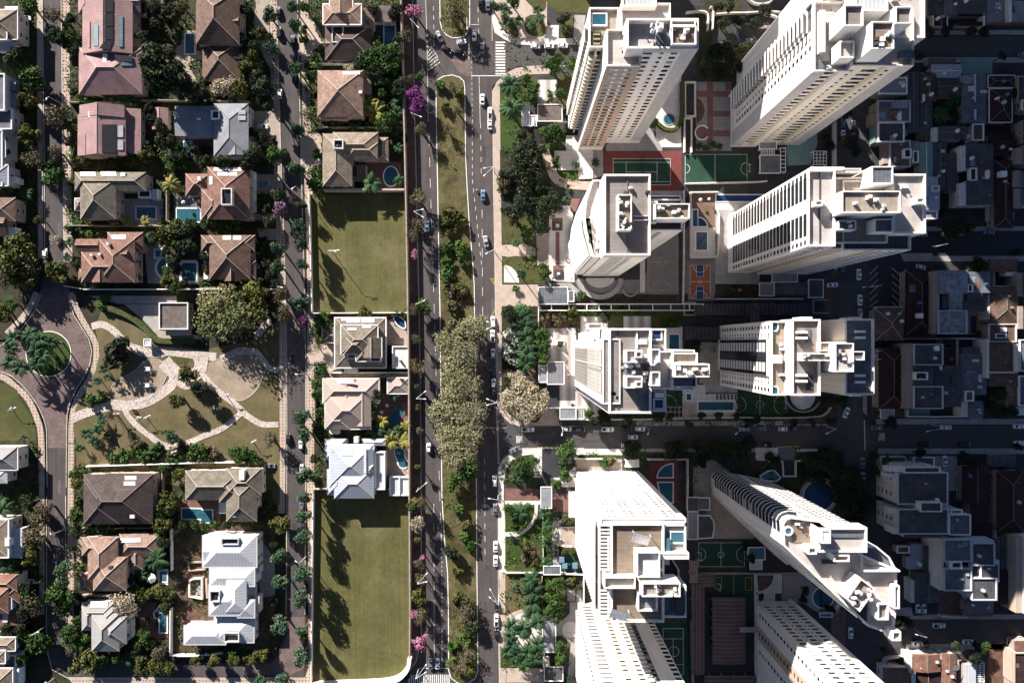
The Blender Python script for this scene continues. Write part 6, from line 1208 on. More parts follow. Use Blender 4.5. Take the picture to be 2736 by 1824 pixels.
hs('shed yard roofs of white sheet and red tile under the slanting tower tip','roof_white',[('f',618,405,718,508,3.6,.1,'roof_blue'),('f',585,508,716,615,3.4,.1,'roof_blue'),('f',500,418,605,476,3.2,.1,'tile_terracotta','trim')],[('box',690,565,715,590,3.4,5,'trim','water_tank')],wins=False,cat='shed',name='shed')
SL('dark_ground',455,400,720,400,720,1000,455,1000,z=.15)
hs('long dark roof with a beige end wall, right of the white sheet sheds','roof_dark',[('y',726,418,872,640,5,.1),('y',655,640,872,892,5.4,.12)],[('box',620,705,655,895,.1,5,'white_wall','side_wall'),('box',650,640,725,712,3,5.2,'tile_brown','shed')])
hs('four storey block with two slate roofs, white parapets and a notch between them','roof_slate',[('f',893,362,1122,548,13,.1,None,'grey_wall'),('f',893,606,1125,792,13,.1,None,'grey_wall'),('f',930,545,1050,610,12.5,.1,'roof_dark')],[('ring',962,552,1050,610,12,14.5,'trim','stair_tower'),('box',862,360,893,790,.1,12,'cream_wall','side_wall'),('ring',832,628,905,690,8,10,'trim','terrace')],wall='cream_wall',cat='apartment block',name='apartment_block')
hs('four storey block with a ribbed olive roof wrapped round a light well','roof_dark',[('f',1126,392,1318,582,12.6,.1,None,'grey_wall'),('f',1212,575,1350,690,12.5,.1),('f',1126,685,1335,872,12.6,.1,None,'grey_wall')],[('ring',1128,576,1214,690,11,13,'trim','light_well'),('box',1130,368,1315,396,8,13,'grey_wall','balcony'),('box',1328,540,1362,720,8,12.4,'grey_wall','balcony')],wall='grey_wall',cat='apartment block',name='apartment_block')
hs('dark red roof running down the lane beside the light well block','tile_maroon',[('y',1360,620,1508,905,5,.2),('y',1372,340,1470,620,4.6,.1,'roof_dark')]); hs('tall pale walled house with blue windows at the lower right edge','roof_slate',[('f',1558,340,1800,980,10,.1,None,'white_wall')],[('box',1500,340,1558,980,.1,9.6,'tan_wall','side_wall')],wall='white_wall')
SL('patio_red',845,800,1040,800,1060,1000,845,990,z=.17); wallthing('white walled front yard of red tiles by the lower street',poly(845,990,1062,1000,1045,820),2.2,.5); hs('slate porch roof with a red gutter beside the red tiled yard','roof_slate',[('sb',1072,875,1308,985,4,.1),('sb',1080,985,1306,1010,3.4,.2,'tile_terracotta')],wins=False); SL('concrete',455,940,620,930,640,1000,460,1010,z=.165)
hs('terracotta corner house behind a white curved wall, half in the sun, at the bottom','tile_orange',[('f',388,1440,640,1700,5.2,.1),('y',628,1324,870,1470,5.6,.2),('y',646,1470,868,1700,4.6,.15,'tile_maroon'),('y',880,1320,1000,1700,5.2,.2)],[('box',608,1336,632,1480,.1,6,'white_wall','side_wall'),('box',630,1480,660,1600,.1,5.8,'white_wall','side_wall')],wall='white_wall')
wallthing('white curved boundary wall of the terracotta corner house at the bottom',smooth(poly(385,1568,370,1420,385,1350,440,1336,620,1332),2),2.2,.4); SL('garden',430,1350,600,1350,600,1430,430,1430,z=.17,n='lawn'); SL('plaza_red',425,1350,490,1350,490,1440,425,1440,z=.175)
hs('white corrugated shed roof with a slatted side at the bottom right','roof_white',[('f',1065,1410,1166,1700,4.2,.1)],wins=False,cat='shed',name='shed'); pergola('slatted white pergola at the bottom right beside the white shed roof',1166,1400,1236,1568,2,9,3); 
hs('tan roofed house with a dark car port in the bottom right corner','roof_gravel',[('f',1490,1215,1700,1300,5,.1,'tile_terracotta'),('f',1480,1310,1700,1700,5.6,.1,'tile_maroon','tan_wall')],[('box',1470,1300,1500,1560,.1,5.2,'tan_wall','side_wall')])
SL('soil',1280,1230,1470,1220,1470,1568,1240,1568,z=.15)
O(2236,1324); SL('concrete',620,1240,1120,1240,1040,1320,620,1315,z=.155,n='pavement')
t=thing('satellite_dish','round pale dish leaning on the terracotta corner house roof','satellite dish',W(1000,1440,5)); b=MB(); c=W(1000,1440,6)
b.face([(c.x+1.5*math.cos(i*.449),c.y+1.5*math.sin(i*.449),c.z+.5*math.sin(i*.449)) for i in range(14)]); b.build('reflector','concrete',t); b=MB(); b.tube((c.x,c.y,c.z-1),(c.x,c.y,c.z),.1); b.build('mount','metal',t)
# ---------------------------------------------------------------- trees
def leafmat(k,c,c2,r=.18): mat(k,c,pat='leaf',col2=c2,var=.3,scale=.9,fine=3,rough=.7,spec=.08,objrand=r)
leafmat('leaf_street',(.045,.095,.05),(.1,.145,.085)); leafmat('leaf_broad',(.035,.075,.02),(.07,.115,.03)); leafmat('leaf_dark',(.022,.036,.018),(.045,.05,.03),.3)
leafmat('leaf_olive',(.055,.07,.02),(.12,.115,.035)); leafmat('leaf_dry',(.13,.105,.07),(.075,.08,.035)); leafmat('leaf_pink',(.5,.2,.33),(.32,.12,.2),.1); leafmat('leaf_purple',(.2,.045,.2),(.12,.03,.13),.1); leafmat('leaf_lilac',(.21,.125,.21),(.13,.08,.13),.1)
leafmat('leaf_median',(.155,.155,.085),(.205,.19,.115)); leafmat('leaf_pale',(.36,.31,.22),(.25,.21,.14),.1); leafmat('leaf_palm',(.02,.052,.024),(.042,.076,.034)); leafmat('leaf_ypalm',(.14,.15,.035),(.25,.2,.06)); leafmat('leaf_silver',(.3,.32,.28),(.2,.23,.18),.1); leafmat('leaf_big',(.085,.1,.045),(.15,.14,.075))
mat('bark',(.12,.085,.065),var=.3,scale=1); mat('bark_pale',(.33,.29,.24),var=.3,scale=1)
RT=random.Random(5)
def crown_mesh(name,m,seed,n,leaf,lobes,flat=.75,sparse=0.0,branch=False,inner=.25,up=.25):
    r=random.Random(seed); b=MB(); L=[]
    for i in range(lobes):
        a=r.uniform(0,6.28); d=r.uniform(.3,.68) if i else 0; q=r.uniform(.3,.5) if i else .55
        L.append((d*math.cos(a),d*math.sin(a),r.uniform(-.25,.35)*flat,q))
    tw=sum(l[3]**2 for l in L)
    for l in L:
        for _ in range(int(n*l[3]**2/tw)):
            v=Vector((r.gauss(0,1),r.gauss(0,1),r.gauss(0,1))); v.normalize()
            rad=l[3]*(1-abs(r.gauss(0,inner))); 
            if r.random()<sparse: rad*=r.uniform(.3,1.25)
            c=Vector((l[0],l[1],l[2]))+Vector((v.x,v.y,v.z*flat))*rad
            nn=(v+Vector((r.gauss(0,.7),r.gauss(0,.7),r.gauss(0,.7)+up))).normalized(); u=nn.orthogonal().normalized(); u.rotate(__import__('mathutils').Quaternion(nn,r.uniform(0,6.28))); w=nn.cross(u)
            s=leaf*r.uniform(.6,1.4); t=s*r.uniform(.45,.9)
            b.face([c-u*s-w*t*.2,c-w*t,c+u*s+w*t*.2,c+w*t])
    mats=[m]
    if branch:
        mats.append('bark_pale' if branch==2 else 'bark')
        for i in range(11):
            a=i*.571+r.uniform(-.2,.2); p=Vector((0,0,-.75)); 
            for k in range(3):
                q=p+Vector((math.cos(a)*r.uniform(.2,.36),math.sin(a)*r.uniform(.2,.36),r.uniform(.15,.4))); b.tube(p,q,.035/(k+1),.025/(k+1),4,1,False); p=q; a+=r.uniform(-.6,.6)
    return b.mesh(name,mats)
def palm_mesh(name,m,seed,n=15,w=.115,droop=.75,feather=True):
    r=random.Random(seed); b=MB()
    for i in range(n):
        a=i*6.283/n+r.uniform(-.2,.2); el=r.uniform(.1,.9); d=Vector((math.cos(a),math.sin(a),0)); sd=Vector((-d.y,d.x,0)); p=Vector((0,0,0)); up=el; ln=r.uniform(.85,1.1)/6
        for k in range(6):
            dd=(d*math.cos(up)+Vector((0,0,math.sin(up)))).normalized(); q=p+dd*ln; ww=w*(.55,1,1.1,1,.8,.45)[k]*1.35
            for s in(-1,1):
                tip=sd*s*ww+Vector((0,0,-ww*.45))+dd*ln*.5
                b.face([p,q-(q-p)*.12,q-(q-p)*.12+tip*r.uniform(.8,1.1),p+tip*r.uniform(.75,1)][::s])
            p=q; up-=droop*r.uniform(.25,.45)
    return b.mesh(name,[m])
def trunk_mesh(m,limbs=3,seed=1,r0=.035):
    r=random.Random(seed); b=MB(); b.tube((0,0,0),(.01,0,.7),r0,r0*.7,7,0,False); b.tube((.01,0,.7),(0,.01,1),r0*.7,r0*.4,6)
    for i in range(limbs): a=i*6.28/max(limbs,1)+r.uniform(-.4,.4); b.tube((0,0,.62),(math.cos(a)*.16,math.sin(a)*.16,.98),r0*.5,r0*.25,5)
    return b.mesh('trunk',[m])
TM=[trunk_mesh('bark',4,i) for i in range(3)]; TP=trunk_mesh('bark_pale',0,1,.022); TW=trunk_mesh('bark_pale',5,2,.04)
K={}
def kind(k,mk,hc,look,trunk=True,cat='tree',name='tree',n=520,leaf=.115,lobes=7,**kw):
    K[k]=dict(hc=hc,look=look,cat=cat,name=name,trunk=trunk,me=[crown_mesh('crown',mk,ord(k)*7+i,n,leaf,lobes,**kw) for i in range(4)])
kind('S','leaf_street',8.3,'round bright green street tree',n=1300,leaf=.085,lobes=11,name='street_tree'); kind('B','leaf_broad',4.6,'leafy green tree',n=1200,leaf=.09,lobes=9,name='leafy_tree',sparse=.15); kind('D','leaf_dark',5.5,'very dark green tree',n=1300,leaf=.085,lobes=9,name='evergreen_tree')
kind('O','leaf_olive',4.8,'olive yellow bushy tree',n=1300,leaf=.08,lobes=11); kind('G','leaf_dry',5.5,'grey brown half bare tree',n=620,leaf=.065,lobes=9,sparse=.5,branch=1); kind('K','leaf_pink',5,'pink blossoming tree',cat='flowering tree',name='flowering_tree',n=520,leaf=.08,lobes=9,sparse=.4,branch=1)
kind('V','leaf_purple',5.2,'deep purple blossoming tree',cat='flowering tree',name='flowering_tree',n=900,leaf=.075,lobes=10,sparse=.3,branch=1); kind('L','leaf_lilac',5,'lilac blossoming tree',cat='flowering tree',name='flowering_tree',n=420,leaf=.09,lobes=8,sparse=.3,branch=1)
kind('M','leaf_median',6.5,'sandy olive spreading tree',n=1700,leaf=.048,lobes=24,up=1.8,flat=.5,sparse=.55,branch=1); kind('H','leaf_pale',5.5,'bleached pale feathery tree',n=1300,leaf=.06,lobes=14,up=1.3,flat=.7,sparse=.2); kind('E','leaf_big',8,'very large grey green tree',n=4200,leaf=.034,lobes=26,up=1.2,flat=.6,sparse=.25,branch=1)
kind('U','leaf_broad',1.3,'low green shrub',trunk=False,cat='shrub',name='shrub',n=330,leaf=.16,lobes=7); kind('W','leaf_silver',1.6,'silvery broad leaved shrub',trunk=False,cat='shrub',name='shrub',n=260,leaf=.2,lobes=8); kind('Q','leaf_olive',1.4,'yellowish low shrub',trunk=False,cat='shrub',name='shrub',n=320,leaf=.15,lobes=7); kind('N','leaf_dark',6,'gnarled dark tree with pale bare limbs',n=800,leaf=.08,lobes=7,sparse=.2,branch=2); kind('R','leaf_dry',1.2,'brown dry low shrub',trunk=False,cat='shrub',name='shrub',n=320,leaf=.15,lobes=7)
K['P']=dict(hc=7.5,look='dark green palm',cat='palm',name='palm_tree',trunk=True,me=[palm_mesh('crown','leaf_palm',i,16) for i in range(4)]); K['Y']=dict(hc=3.6,look='yellow green fan palm',cat='palm',name='palm_tree',trunk=True,me=[palm_mesh('crown','leaf_ypalm',9+i,15,.13,.6) for i in range(3)]); K['J']=dict(hc=3.2,look='small garden palm',cat='palm',name='palm_tree',trunk=True,me=[palm_mesh('crown','leaf_palm',19+i,12,.15,.7) for i in range(3)])
LM=[]
for ln in """the mauve house with the solar strip|275,60;the pink solar panel house|270,350;the olive brown house with two skylights|290,510;the terracotta house by the roundabout|290,690;the brown brick tiled house|580,90;the grey concrete house|560,345;the big terracotta brown house|610,515;the brown pantile house|610,690;the gravel roofed pavilion|465,845;the planted roundabout|130,945;the left sand pit|372,1015;the right sand pit|625,1010;the big dark brown house|315,1340;the grey beige ridged house|595,1330;the tan courtyard house|290,1500;the grey slate house|280,1670;the large white house|610,1560;the white edged tan house|915,70;the tan tiled house with stepped ridges|910,250;the beige tan square chimney house|910,425;the first lawn|960,675;the second lawn|965,1560;the stacked roof grey beige house|965,915;the smooth pinkish house|940,1080;the light blue grey house|935,1240;the smooth pinkish house pool|1065,1110;the light blue grey house pool|1080,1225;the rounded tip of the northern median|1215,85;the crosswalk by the side street|1337,150;the brown gatehouse|1470,300;the brown and white tower|1600,250;the tennis court|1715,460;the football court|1920,450;the fountain squares|1490,640;the sail shaped tower|1610,620;the glass car entrance|1475,790;the ridged slab roof tower|1650,990;the striped paving|1500,980;the mauve entrance canopy|1485,995;the parked cars by the cross street|1650,1145;the maroon pool deck|1780,1260;the slanting tower tip|1905,1265;the quarter round lawn|1390,1390;the clipped hedge|1400,1516;the dazzling white tower|1650,1500;the white palm circle|1400,1685;the pale drive at the bottom|1400,1800;the street crossing at right|2270,1160;the marked parking lot|2370,740;the tall ribbed wall block|2480,1000;the sunlit brown roof|2680,950;the blue grey skylit roof|2600,260;the five storey apartment block|2460,1290;the terracotta corner house|2420,1780;the diagonal tower|2050,300;the long glazed tower|2150,600;the half round terrace by the crossing|2145,1080;the bottom crosswalk|1150,1810;the avenue wall|1110,1450;the pavement of the left street|105,470;the beige house at the left edge|20,60;the pale metal roofed house|15,420;the left edge lawn|40,1130;the flat olive roof house|20,1440;the terracotta house at the left edge|30,1600;the white eaved house at lower left|20,1740;the bottom left street bend|150,1760;the pavement along the lawns|830,1000;the street between the house rows|775,400;the middle of the long median|1225,1000;the long median's south end|1235,1650;the long median's north end|1205,330""".split(';'):
    nm,xy=ln.split('|'); x,y=xy.split(','); LM.append((nm,float(x),float(y)))
PEND=[]
def plant(spec,ox,oy):
    O(ox,oy)
    for it in spec.split(';'):
        it=it.split()
        if not it: continue
        k=it[0]; x,y,r=map(float,it[1:4]); hc=float(it[4]) if len(it)>4 else K[k]['hc']; PEND.append((k,ox+x/3.136,oy+y/3.136,r/3.136,hc))
plant("G 440 120 100;B 450 290 50;B 550 230 60;B 590 300 50;B 285 680 110;O 230 850 85;G 480 975 135;O 240 1150 105;G 260 1330 105;G 460 1270 85;B 440 1450 115;D 100 500 95;D 1280 420 105 15;D 1310 610 170 14;D 1450 640 130 14;D 1440 150 100;J 900 800 60;J 970 820 65;J 1050 830 65;J 1120 850 55;U 700 850 60;U 800 850 60;Q 930 1350 60;O 1050 1310 85 3;O 1150 1330 60 3;O 1230 1300 80 3;D 1350 1180 80;D 1340 1060 70;Q 640 1340 70;O 1530 60 60;D 40 1300 50;B 250 50 80;D 600 160 50;R 700 1350 60;D 640 400 40",0,0)
plant("S 1000 130 70;S 1205 60 55;S 1215 220 62;O 910 280 72;S 1020 410 60;O 830 480 85;O 850 590 110;H 590 720 110 4;H 690 680 50 4;O 770 750 90 4;S 1225 570 65;B 1345 640 60;G 1340 980 88;S 1240 1090 66;B 1050 1300 80;S 1240 1430 76;D 790 330 60;B 1410 1300 55;B 1400 1450 85;D 800 100 60;D 950 750 100 10;D 980 850 80 9;U 1290 330 45;D 340 1260 60;D 100 700 140 13;D 200 560 90 12;D 330 760 100 12;D 470 1270 60 2;D 600 1350 80 8;D 800 1340 80 9;D 900 1270 80 10;U 1340 560 50;U 1400 560 45;D 940 1150 70 3;D 1020 1180 50 3;B 180 1370 70 3;B 280 1370 50 3;D 480 690 60 3",400,0)  # tall dark trees below the concrete house are added for the shade they cast
plant("K 970 100 75;G 900 310 80;B 560 480 80;B 640 440 85;B 720 420 80;B 800 440 80;B 610 550 80;B 700 560 90;B 790 560 80;J 770 700 65;B 680 680 60;Y 560 880 95;Y 640 940 90;B 740 1000 80;J 820 950 65;J 820 1100 60;J 830 1240 50;V 970 800 95;V 990 890 80;G 930 660 50;G 1020 1090 75;H 430 570 60 3;U 240 1030 70;U 320 1010 70;U 480 1030 70;Q 440 1050 50;B 700 1060 70;G 1300 150 110;G 1310 60 90;G 1290 740 55 3.5;G 1330 930 60 3.5;G 1240 1080 55 3.5;Q 1340 800 50;Q 1220 900 50;D 740 500 60;U 1180 720 50;B 690 780 40;D 620 620 70;D 830 790 60;J 790 860 50;U 590 1060 50;D 820 60 50",800,0)
plant("O 160 830 145 7;G 30 930 90;O 120 960 120 7;G 240 1000 140;O 190 1080 130;O 480 1030 110;G 50 1090 100;H 460 760 48;J 580 775 45;J 560 900 45;J 50 330 60;J 220 370 60;Y 1430 290 80;O 1420 690 110;O 1500 640 80;B 1470 770 70;Y 950 600 50;Y 1060 595 50;Y 1215 595 45;J 1250 750 65;J 1120 870 50;J 1130 960 50;J 1150 1070 45;B 1390 1010 45;O 1400 1110 75;B 1480 1150 60;U 730 690 60;U 650 655 40;U 580 655 40;U 640 940 50;O 320 590 40;Q 700 600 40;B 100 1300 60;O 20 1350 70;J 740 1130 40;D 1380 850 50;D 1440 950 60;D 1300 740 60;D 640 960 40;U 860 1260 60",0,400)
plant("L 1080 510 92;S 1255 640 66;S 1075 840 68;S 1265 790 66;S 1070 985 70;S 1280 960 55;S 1270 1290 72;B 550 610 60;B 640 610 60;O 840 1230 125 8;E 620 1370 262;O 480 1460 120 6;O 930 1340 120 8;O 960 1190 60;G 1080 1210 80;G 1110 1400 80;V 1290 1430 42 3;B 1450 1440 75;D 1260 470 55;U 540 1130 45;U 450 1130 45;D 260 700 80;D 320 800 90;D 350 640 70;D 1080 370 70;D 960 490 60 3;D 1000 610 60 3;D 950 760 50 3;D 950 960 60 3;D 1010 1040 60 3;D 300 1120 50;U 490 580 50",400,400)
plant("J 610 290 95 5;B 150 290 95;J 840 260 55;G 990 400 90;G 990 620 80;G 960 720 65;K 965 870 42;B 1030 1320 75;G 960 1340 62;U 1240 820 60;U 1350 840 75;U 1240 950 60;U 1370 940 60;U 1230 1060 70;Q 1280 520 80;Q 1340 600 80;Q 1240 600 70;Q 1260 680 60;R 1250 1190 70;R 1350 1210 70;Q 530 1370 60;O 590 1375 35 2;B 200 1410 70;U 150 1500 50;M 1500 1500 110;Q 1350 1150 60;R 1290 1300 70;U 800 1370 40;Q 880 1370 40",800,400)
plant("P 110 320 80;P 240 300 85;P 340 340 80;P 300 420 85;P 90 410 80;P 360 470 85;P 80 520 80;P 170 570 85;P 300 540 85;P 420 360 70;D 975 430 150 4;J 860 580 45;J 810 680 40;J 900 650 42;J 840 1010 50;J 720 1120 55;J 820 1080 55;J 790 1180 55;J 660 1240 45;U 950 1330 55;U 1020 1300 65;U 1110 1290 65;U 1200 1310 65;U 1300 1280 85;S 1440 1150 62 4;B 640 1480 70;O 15 150 80;G 920 980 55;U 1420 1340 50;U 760 850 60;U 850 800 55;R 1150 1220 60;O 640 1540 60;J 190 1160 35;U 900 1150 45;U 870 60 50;Q 1380 1420 40",0,800)
plant("O 310 640 98 5;D 410 760 78;O 240 840 80;S 1280 980 75;S 1290 1130 75;S 1300 1480 85;B 400 1290 105 2.5;U 50 1290 65;B 720 1300 80 3;B 800 1280 70 3;B 860 1330 70 3;G 1000 1180 88;B 1430 580 70;B 1400 710 52;B 1400 800 50;B 1430 950 52;B 1420 1090 75;R 500 1290 80;R 270 1250 60;R 210 1280 60;U 240 1340 50;U 540 1330 50;D 1380 1340 45;O 240 1460 60;B 130 1420 50;U 20 1340 50;H 1400 400 45 3;O 1430 330 50;U 1380 1500 40;G 1130 100 70",400,800)
plant("B 610 870 60;B 600 940 50;J 640 1090 90;Y 690 1020 60;J 800 800 52;Y 770 1180 75;Y 880 1180 75;J 760 1120 50;Y 890 1060 50;J 830 1100 50;G 985 330 52;G 990 560 80;S 985 730 25 3;O 990 900 30;M 1430 270 150;M 1270 410 160;M 1390 450 130;M 1320 610 170;M 1420 730 130;M 1260 870 170;M 1430 950 150;M 1200 970 130;M 1390 1080 150;M 1250 1180 150;M 1480 1010 110;M 1400 1180 150;M 1320 1290 140;B 1410 1440 110;B 1290 1530 80;R 1300 230 70;D 1250 300 60;G 1470 1170 100;U 580 1130 50;D 640 800 60;G 1010 1100 40;O 990 1400 30",800,800)
plant("B 640 170 75;O 1410 50 80;O 1370 240 90;G 330 230 115;G 290 370 125;O 250 520 80;P 60 570 90 5;S 540 610 68;S 530 710 55;B 480 820 110;B 560 850 80;B 530 950 75;G 270 920 105;B 320 1240 115;B 580 1160 90;B 660 1230 80;O 720 1390 145;B 180 1180 80;J 1310 530 110 6;J 1180 660 70;H 1030 890 110;H 1100 950 70;O 1180 830 70 3;O 1290 820 80 3;O 1400 830 80 3;B 870 1370 50;J 1060 1370 65;O 1180 1410 90;O 1290 1440 75;O 1400 1420 95;U 860 280 70;U 950 290 70;Q 1040 300 60;U 770 290 50;P 30 110 85 5;B 1200 1170 60;B 1140 1260 42;G 1340 1310 75;Q 650 50 50;D 180 980 60;D 170 1100 50;G 380 110 90;B 200 800 60;J 640 870 60;D 1390 930 60;D 60 1130 60;B 180 1380 50;U 1250 860 40;D 1370 380 60;D 240 60 80;J 20 30 60;U 330 700 40;D 640 330 40;G 600 1290 60",0,1324)
plant("S 1095 520 75;S 1090 720 72;S 1090 1080 85;O 1090 240 95;S 1295 20 60;S 1290 170 66;S 1290 345 66;S 1285 660 80;S 1270 855 74;S 1275 1140 62;S 1270 1340 80;O 715 1370 60 4;O 840 1370 68 4;O 920 1340 68 4;O 540 1390 60 4;O 380 1390 48 4;S 930 1540 50 4;S 1110 1530 70 4;O 150 60 110;U 860 240 50;Q 1000 90 40;U 540 230 40;O 60 1400 70;G 80 1310 60;B 0 1460 60;U 640 1300 40;U 430 1330 45;U 520 1320 40",400,1324)
plant("O 950 70 60;G 1020 60 80;H 990 240 72;O 990 370 32;G 1000 570 60;K 1030 520 30;G 1010 690 55;O 1010 850 80 4;K 960 990 40;G 1010 1010 80;K 1005 1230 75;U 1340 120 50;U 1390 330 60;U 1440 430 60;Q 1410 240 70;Q 1330 640 60;G 1420 930 110 3;G 1400 1040 90 3;D 1450 1110 70 3;U 1390 1200 55;G 1400 1330 90 3;G 1330 1440 80 3;Q 1440 1470 60;D 1270 480 80 3;U 1290 1250 60;U 1280 1400 50;Q 1320 850 70;B 950 110 40;K 1050 1180 35",800,1324)
plant("P 520 710 105;P 525 900 110;B 690 720 75;B 690 810 75;B 650 650 40;B 860 540 65;B 910 500 60;B 880 590 50;B 1030 530 60;N 650 1350 150;N 720 1430 120;D 560 1480 90;D 680 1210 90;D 470 1460 60;B 930 790 55;U 968 940 32;B 820 1100 70;B 900 1110 80;B 900 1180 65;J 900 1390 38 2;J 1065 1380 38 2;J 480 90 55;J 490 180 50;J 580 170 45;J 690 220 48;J 760 150 52;J 450 60 45;D 960 160 60 3;D 980 280 45 2;U 1200 80 35;J 740 80 45;B 540 20 60;D 380 60 45;U 850 780 35;Q 850 840 35;D 610 1130 50;J 1230 1360 40 2;U 780 1080 40;U 1000 1070 35",1200,0)
plant("R 470 270 75;R 480 220 60;R 450 350 50;N 640 60 140;D 740 20 90;N 640 150 130;D 760 330 85;D 860 380 70;N 650 430 100;N 540 540 110;N 800 500 110;N 780 620 80;N 870 470 90;N 640 290 110;D 730 430 70;B 650 690 58;B 805 1010 62;B 790 1060 45;S 605 1040 45;J 560 780 40;Q 1050 1410 62;O 1040 1360 50 3;U 990 315 25;J 985 420 45 3;U 1110 1220 40;U 900 90 40;R 820 1400 60;R 900 1430 60;R 800 1450 60;R 950 1400 50;U 560 1160 35;U 1150 1355 45;U 1240 1355 45;U 1350 1350 45;U 1470 1340 45;U 1560 1350 45;D 690 600 50;D 800 1270 40 2",1200,400)
plant("D 520 120 78;P 650 130 90 5;P 640 220 90 5;P 650 300 90 5;P 665 380 90 5;P 650 460 90 5;P 640 540 90 5;P 600 90 70 5;W 540 250 75;W 510 320 75;W 560 340 60;W 500 420 75;W 550 430 60;W 520 490 65;W 560 540 50;D 490 90 50;B 780 290 65;B 790 390 70;B 790 480 60;H 560 680 90;H 620 780 130;H 520 850 95;H 600 900 110;H 720 880 110;H 780 820 75;H 650 970 80;B 985 1255 82;B 620 1400 80;J 560 1500 60;J 650 1480 60;O 600 1350 50;B 1180 960 50;D 1220 1020 50;D 1320 990 45 3;U 950 1350 45;U 960 1420 50;U 980 1490 50;Q 1350 1360 60;U 1290 1355 50;U 900 1550 50;D 1500 1010 45;U 934 376 28;D 500 680 50;B 720 1350 45;D 1100 770 22 1.5;U 1040 890 20",1200,800)
plant("D 280 1260 85;D 620 1270 85;D 700 1250 80;D 850 1260 90;D 1000 1260 90;D 1100 1240 90;D 1200 1270 90;D 1260 1200 70;D 800 390 60 3;D 850 1360 60;D 60 150 50 2;U 550 200 45;U 620 190 45;U 670 190 40;U 20 80 40;U 150 90 40;U 320 80 40;D 500 985 45;D 860 975 40;D 1000 975 45;D 1150 975 40;D 1250 1030 50;D 1330 1010 45;D 30 950 40 2;D 30 1010 40 2;D 760 1040 40;D 1430 1320 45 2;D 1480 1340 45 2;J 50 1370 50 2;D 600 980 40",1600,800)
plant("D 950 1310 100;J 1000 1400 70 4;D 830 1350 80;D 1130 1470 110;D 1080 1560 110;D 1200 1540 90;D 980 840 75;D 1090 850 60;D 1000 1010 40;D 780 1440 60 2;D 1050 1430 60;D 700 1030 40;D 850 1030 40;D 900 1500 70 3",1900,800)
plant("D 1100 0 100;D 1180 80 110;D 1240 180 90;D 1170 250 80;D 1290 60 80;D 330 520 50;D 330 600 40 2;D 800 800 40;D 770 860 40 2;D 1050 690 50;D 420 850 35;B 1450 1290 35;D 300 420 40 2;D 1000 940 50 2",1900,1324)
plant("J 590 150 90;U 560 230 60;U 620 230 60;B 490 100 40;B 670 100 45;J 800 140 60;J 820 250 55;B 820 330 50;J 820 400 55;J 820 560 55;D 545 380 42;R 680 470 55;R 640 520 45;Q 640 400 40;Q 720 560 45;R 960 210 50;Q 1010 220 45;J 690 700 85 5;J 690 800 105 5;J 700 900 95 5;J 690 980 85 5;B 870 760 65;B 860 850 75;B 900 940 75;B 900 1020 55;B 830 960 55;B 920 720 50;Q 1020 720 55;Q 1080 760 40;P 510 1180 75;P 520 1090 75;P 620 1110 95;P 740 1060 80;P 740 1240 80;P 660 1310 80;P 560 1330 85;P 640 1430 65;P 480 1310 65;P 710 1370 75;P 520 1250 70;B 930 1270 60;B 930 1360 60;Q 1080 1540 50;U 740 610 45;J 560 760 35 1.5;D 870 640 40 2;Q 960 470 45;Q 1040 470 40;U 860 1470 35;O 1100 1500 45 3;R 760 750 45;R 740 860 45;J 980 1540 45 2",1200,1324)
plant("B 580 45 38 3;B 900 520 55;D 1050 450 100;D 1150 560 90;D 960 420 70;D 870 620 50 2;D 1000 630 50 2;D 1250 400 80;J 840 1225 35 2;J 900 1240 35 2;J 1010 1230 35 2;D 460 1030 45 2;D 1320 180 60 2;D 1200 180 60 2;D 1050 180 60;D 1000 70 50;D 520 120 60;D 1100 50 60;D 1400 80 60;U 380 50 35 79;U 240 100 30 76.5",1600,0)
plant("D 780 1090 50 3;D 1000 1230 50 2;J 20 1210 30 2;D 400 620 60;D 500 540 60 3;D 1130 930 80;D 1160 1180 70;D 1190 1260 60;D 960 1160 40",1900,0)
plant("J 880 960 85 4;J 1010 820 85 4;J 930 900 60 3;D 910 270 50;D 1240 270 55;D 1130 270 50;D 780 260 50;D 700 460 55;D 980 980 60 3;D 1390 470 40;D 1490 780 40",2236,0)
plant("D 970 640 105;D 1060 680 60;D 1190 950 75;B 1130 645 35;D 1120 1000 50;D 1500 850 50;D 350 1540 40 2;D 900 520 50;Q 1185 1550 45 2",2236,400)
plant("D 1340 780 80;D 1440 930 75;D 1330 930 70;B 1390 750 40;J 420 1350 55 4;D 1080 1330 70;D 1160 1360 60;D 700 1290 50;D 300 1320 50;D 450 1030 60;D 1520 1230 45;D 310 1440 60",2236,800)
plant("B 1230 1270 60;D 1170 1260 50;D 1000 1260 45;D 560 1060 75;D 500 1040 45;D 1150 1360 60;D 880 590 40 2;D 530 1380 40 2;D 750 1250 40",2236,1324)
plant("D 520 330 60 4;B 560 390 45 3;B 600 420 45 3;D 1180 60 60 4;D 1250 900 50 4;B 1480 1230 60 4;D 1500 1290 60 4;D 1200 300 70 6;B 560 1050 50 3;B 640 1010 45 3;D 590 1200 50 3;D 1270 1000 45 4;D 620 760 45 3",0,0)
plant("D 60 60 70 6;D 150 90 70 6;D 230 120 60 5;D 60 200 60 5;B 1300 60 50 4;D 860 370 60 5;D 890 640 70 6;B 880 420 50 4;D 1300 250 40 3;D 150 450 70 8;D 400 850 60 5;D 520 850 50 5;D 700 860 60 5;D 860 1120 50 4;D 890 1320 60 5;D 450 1340 60 5;D 180 1180 60 5;D 1400 800 40 3",400,0)
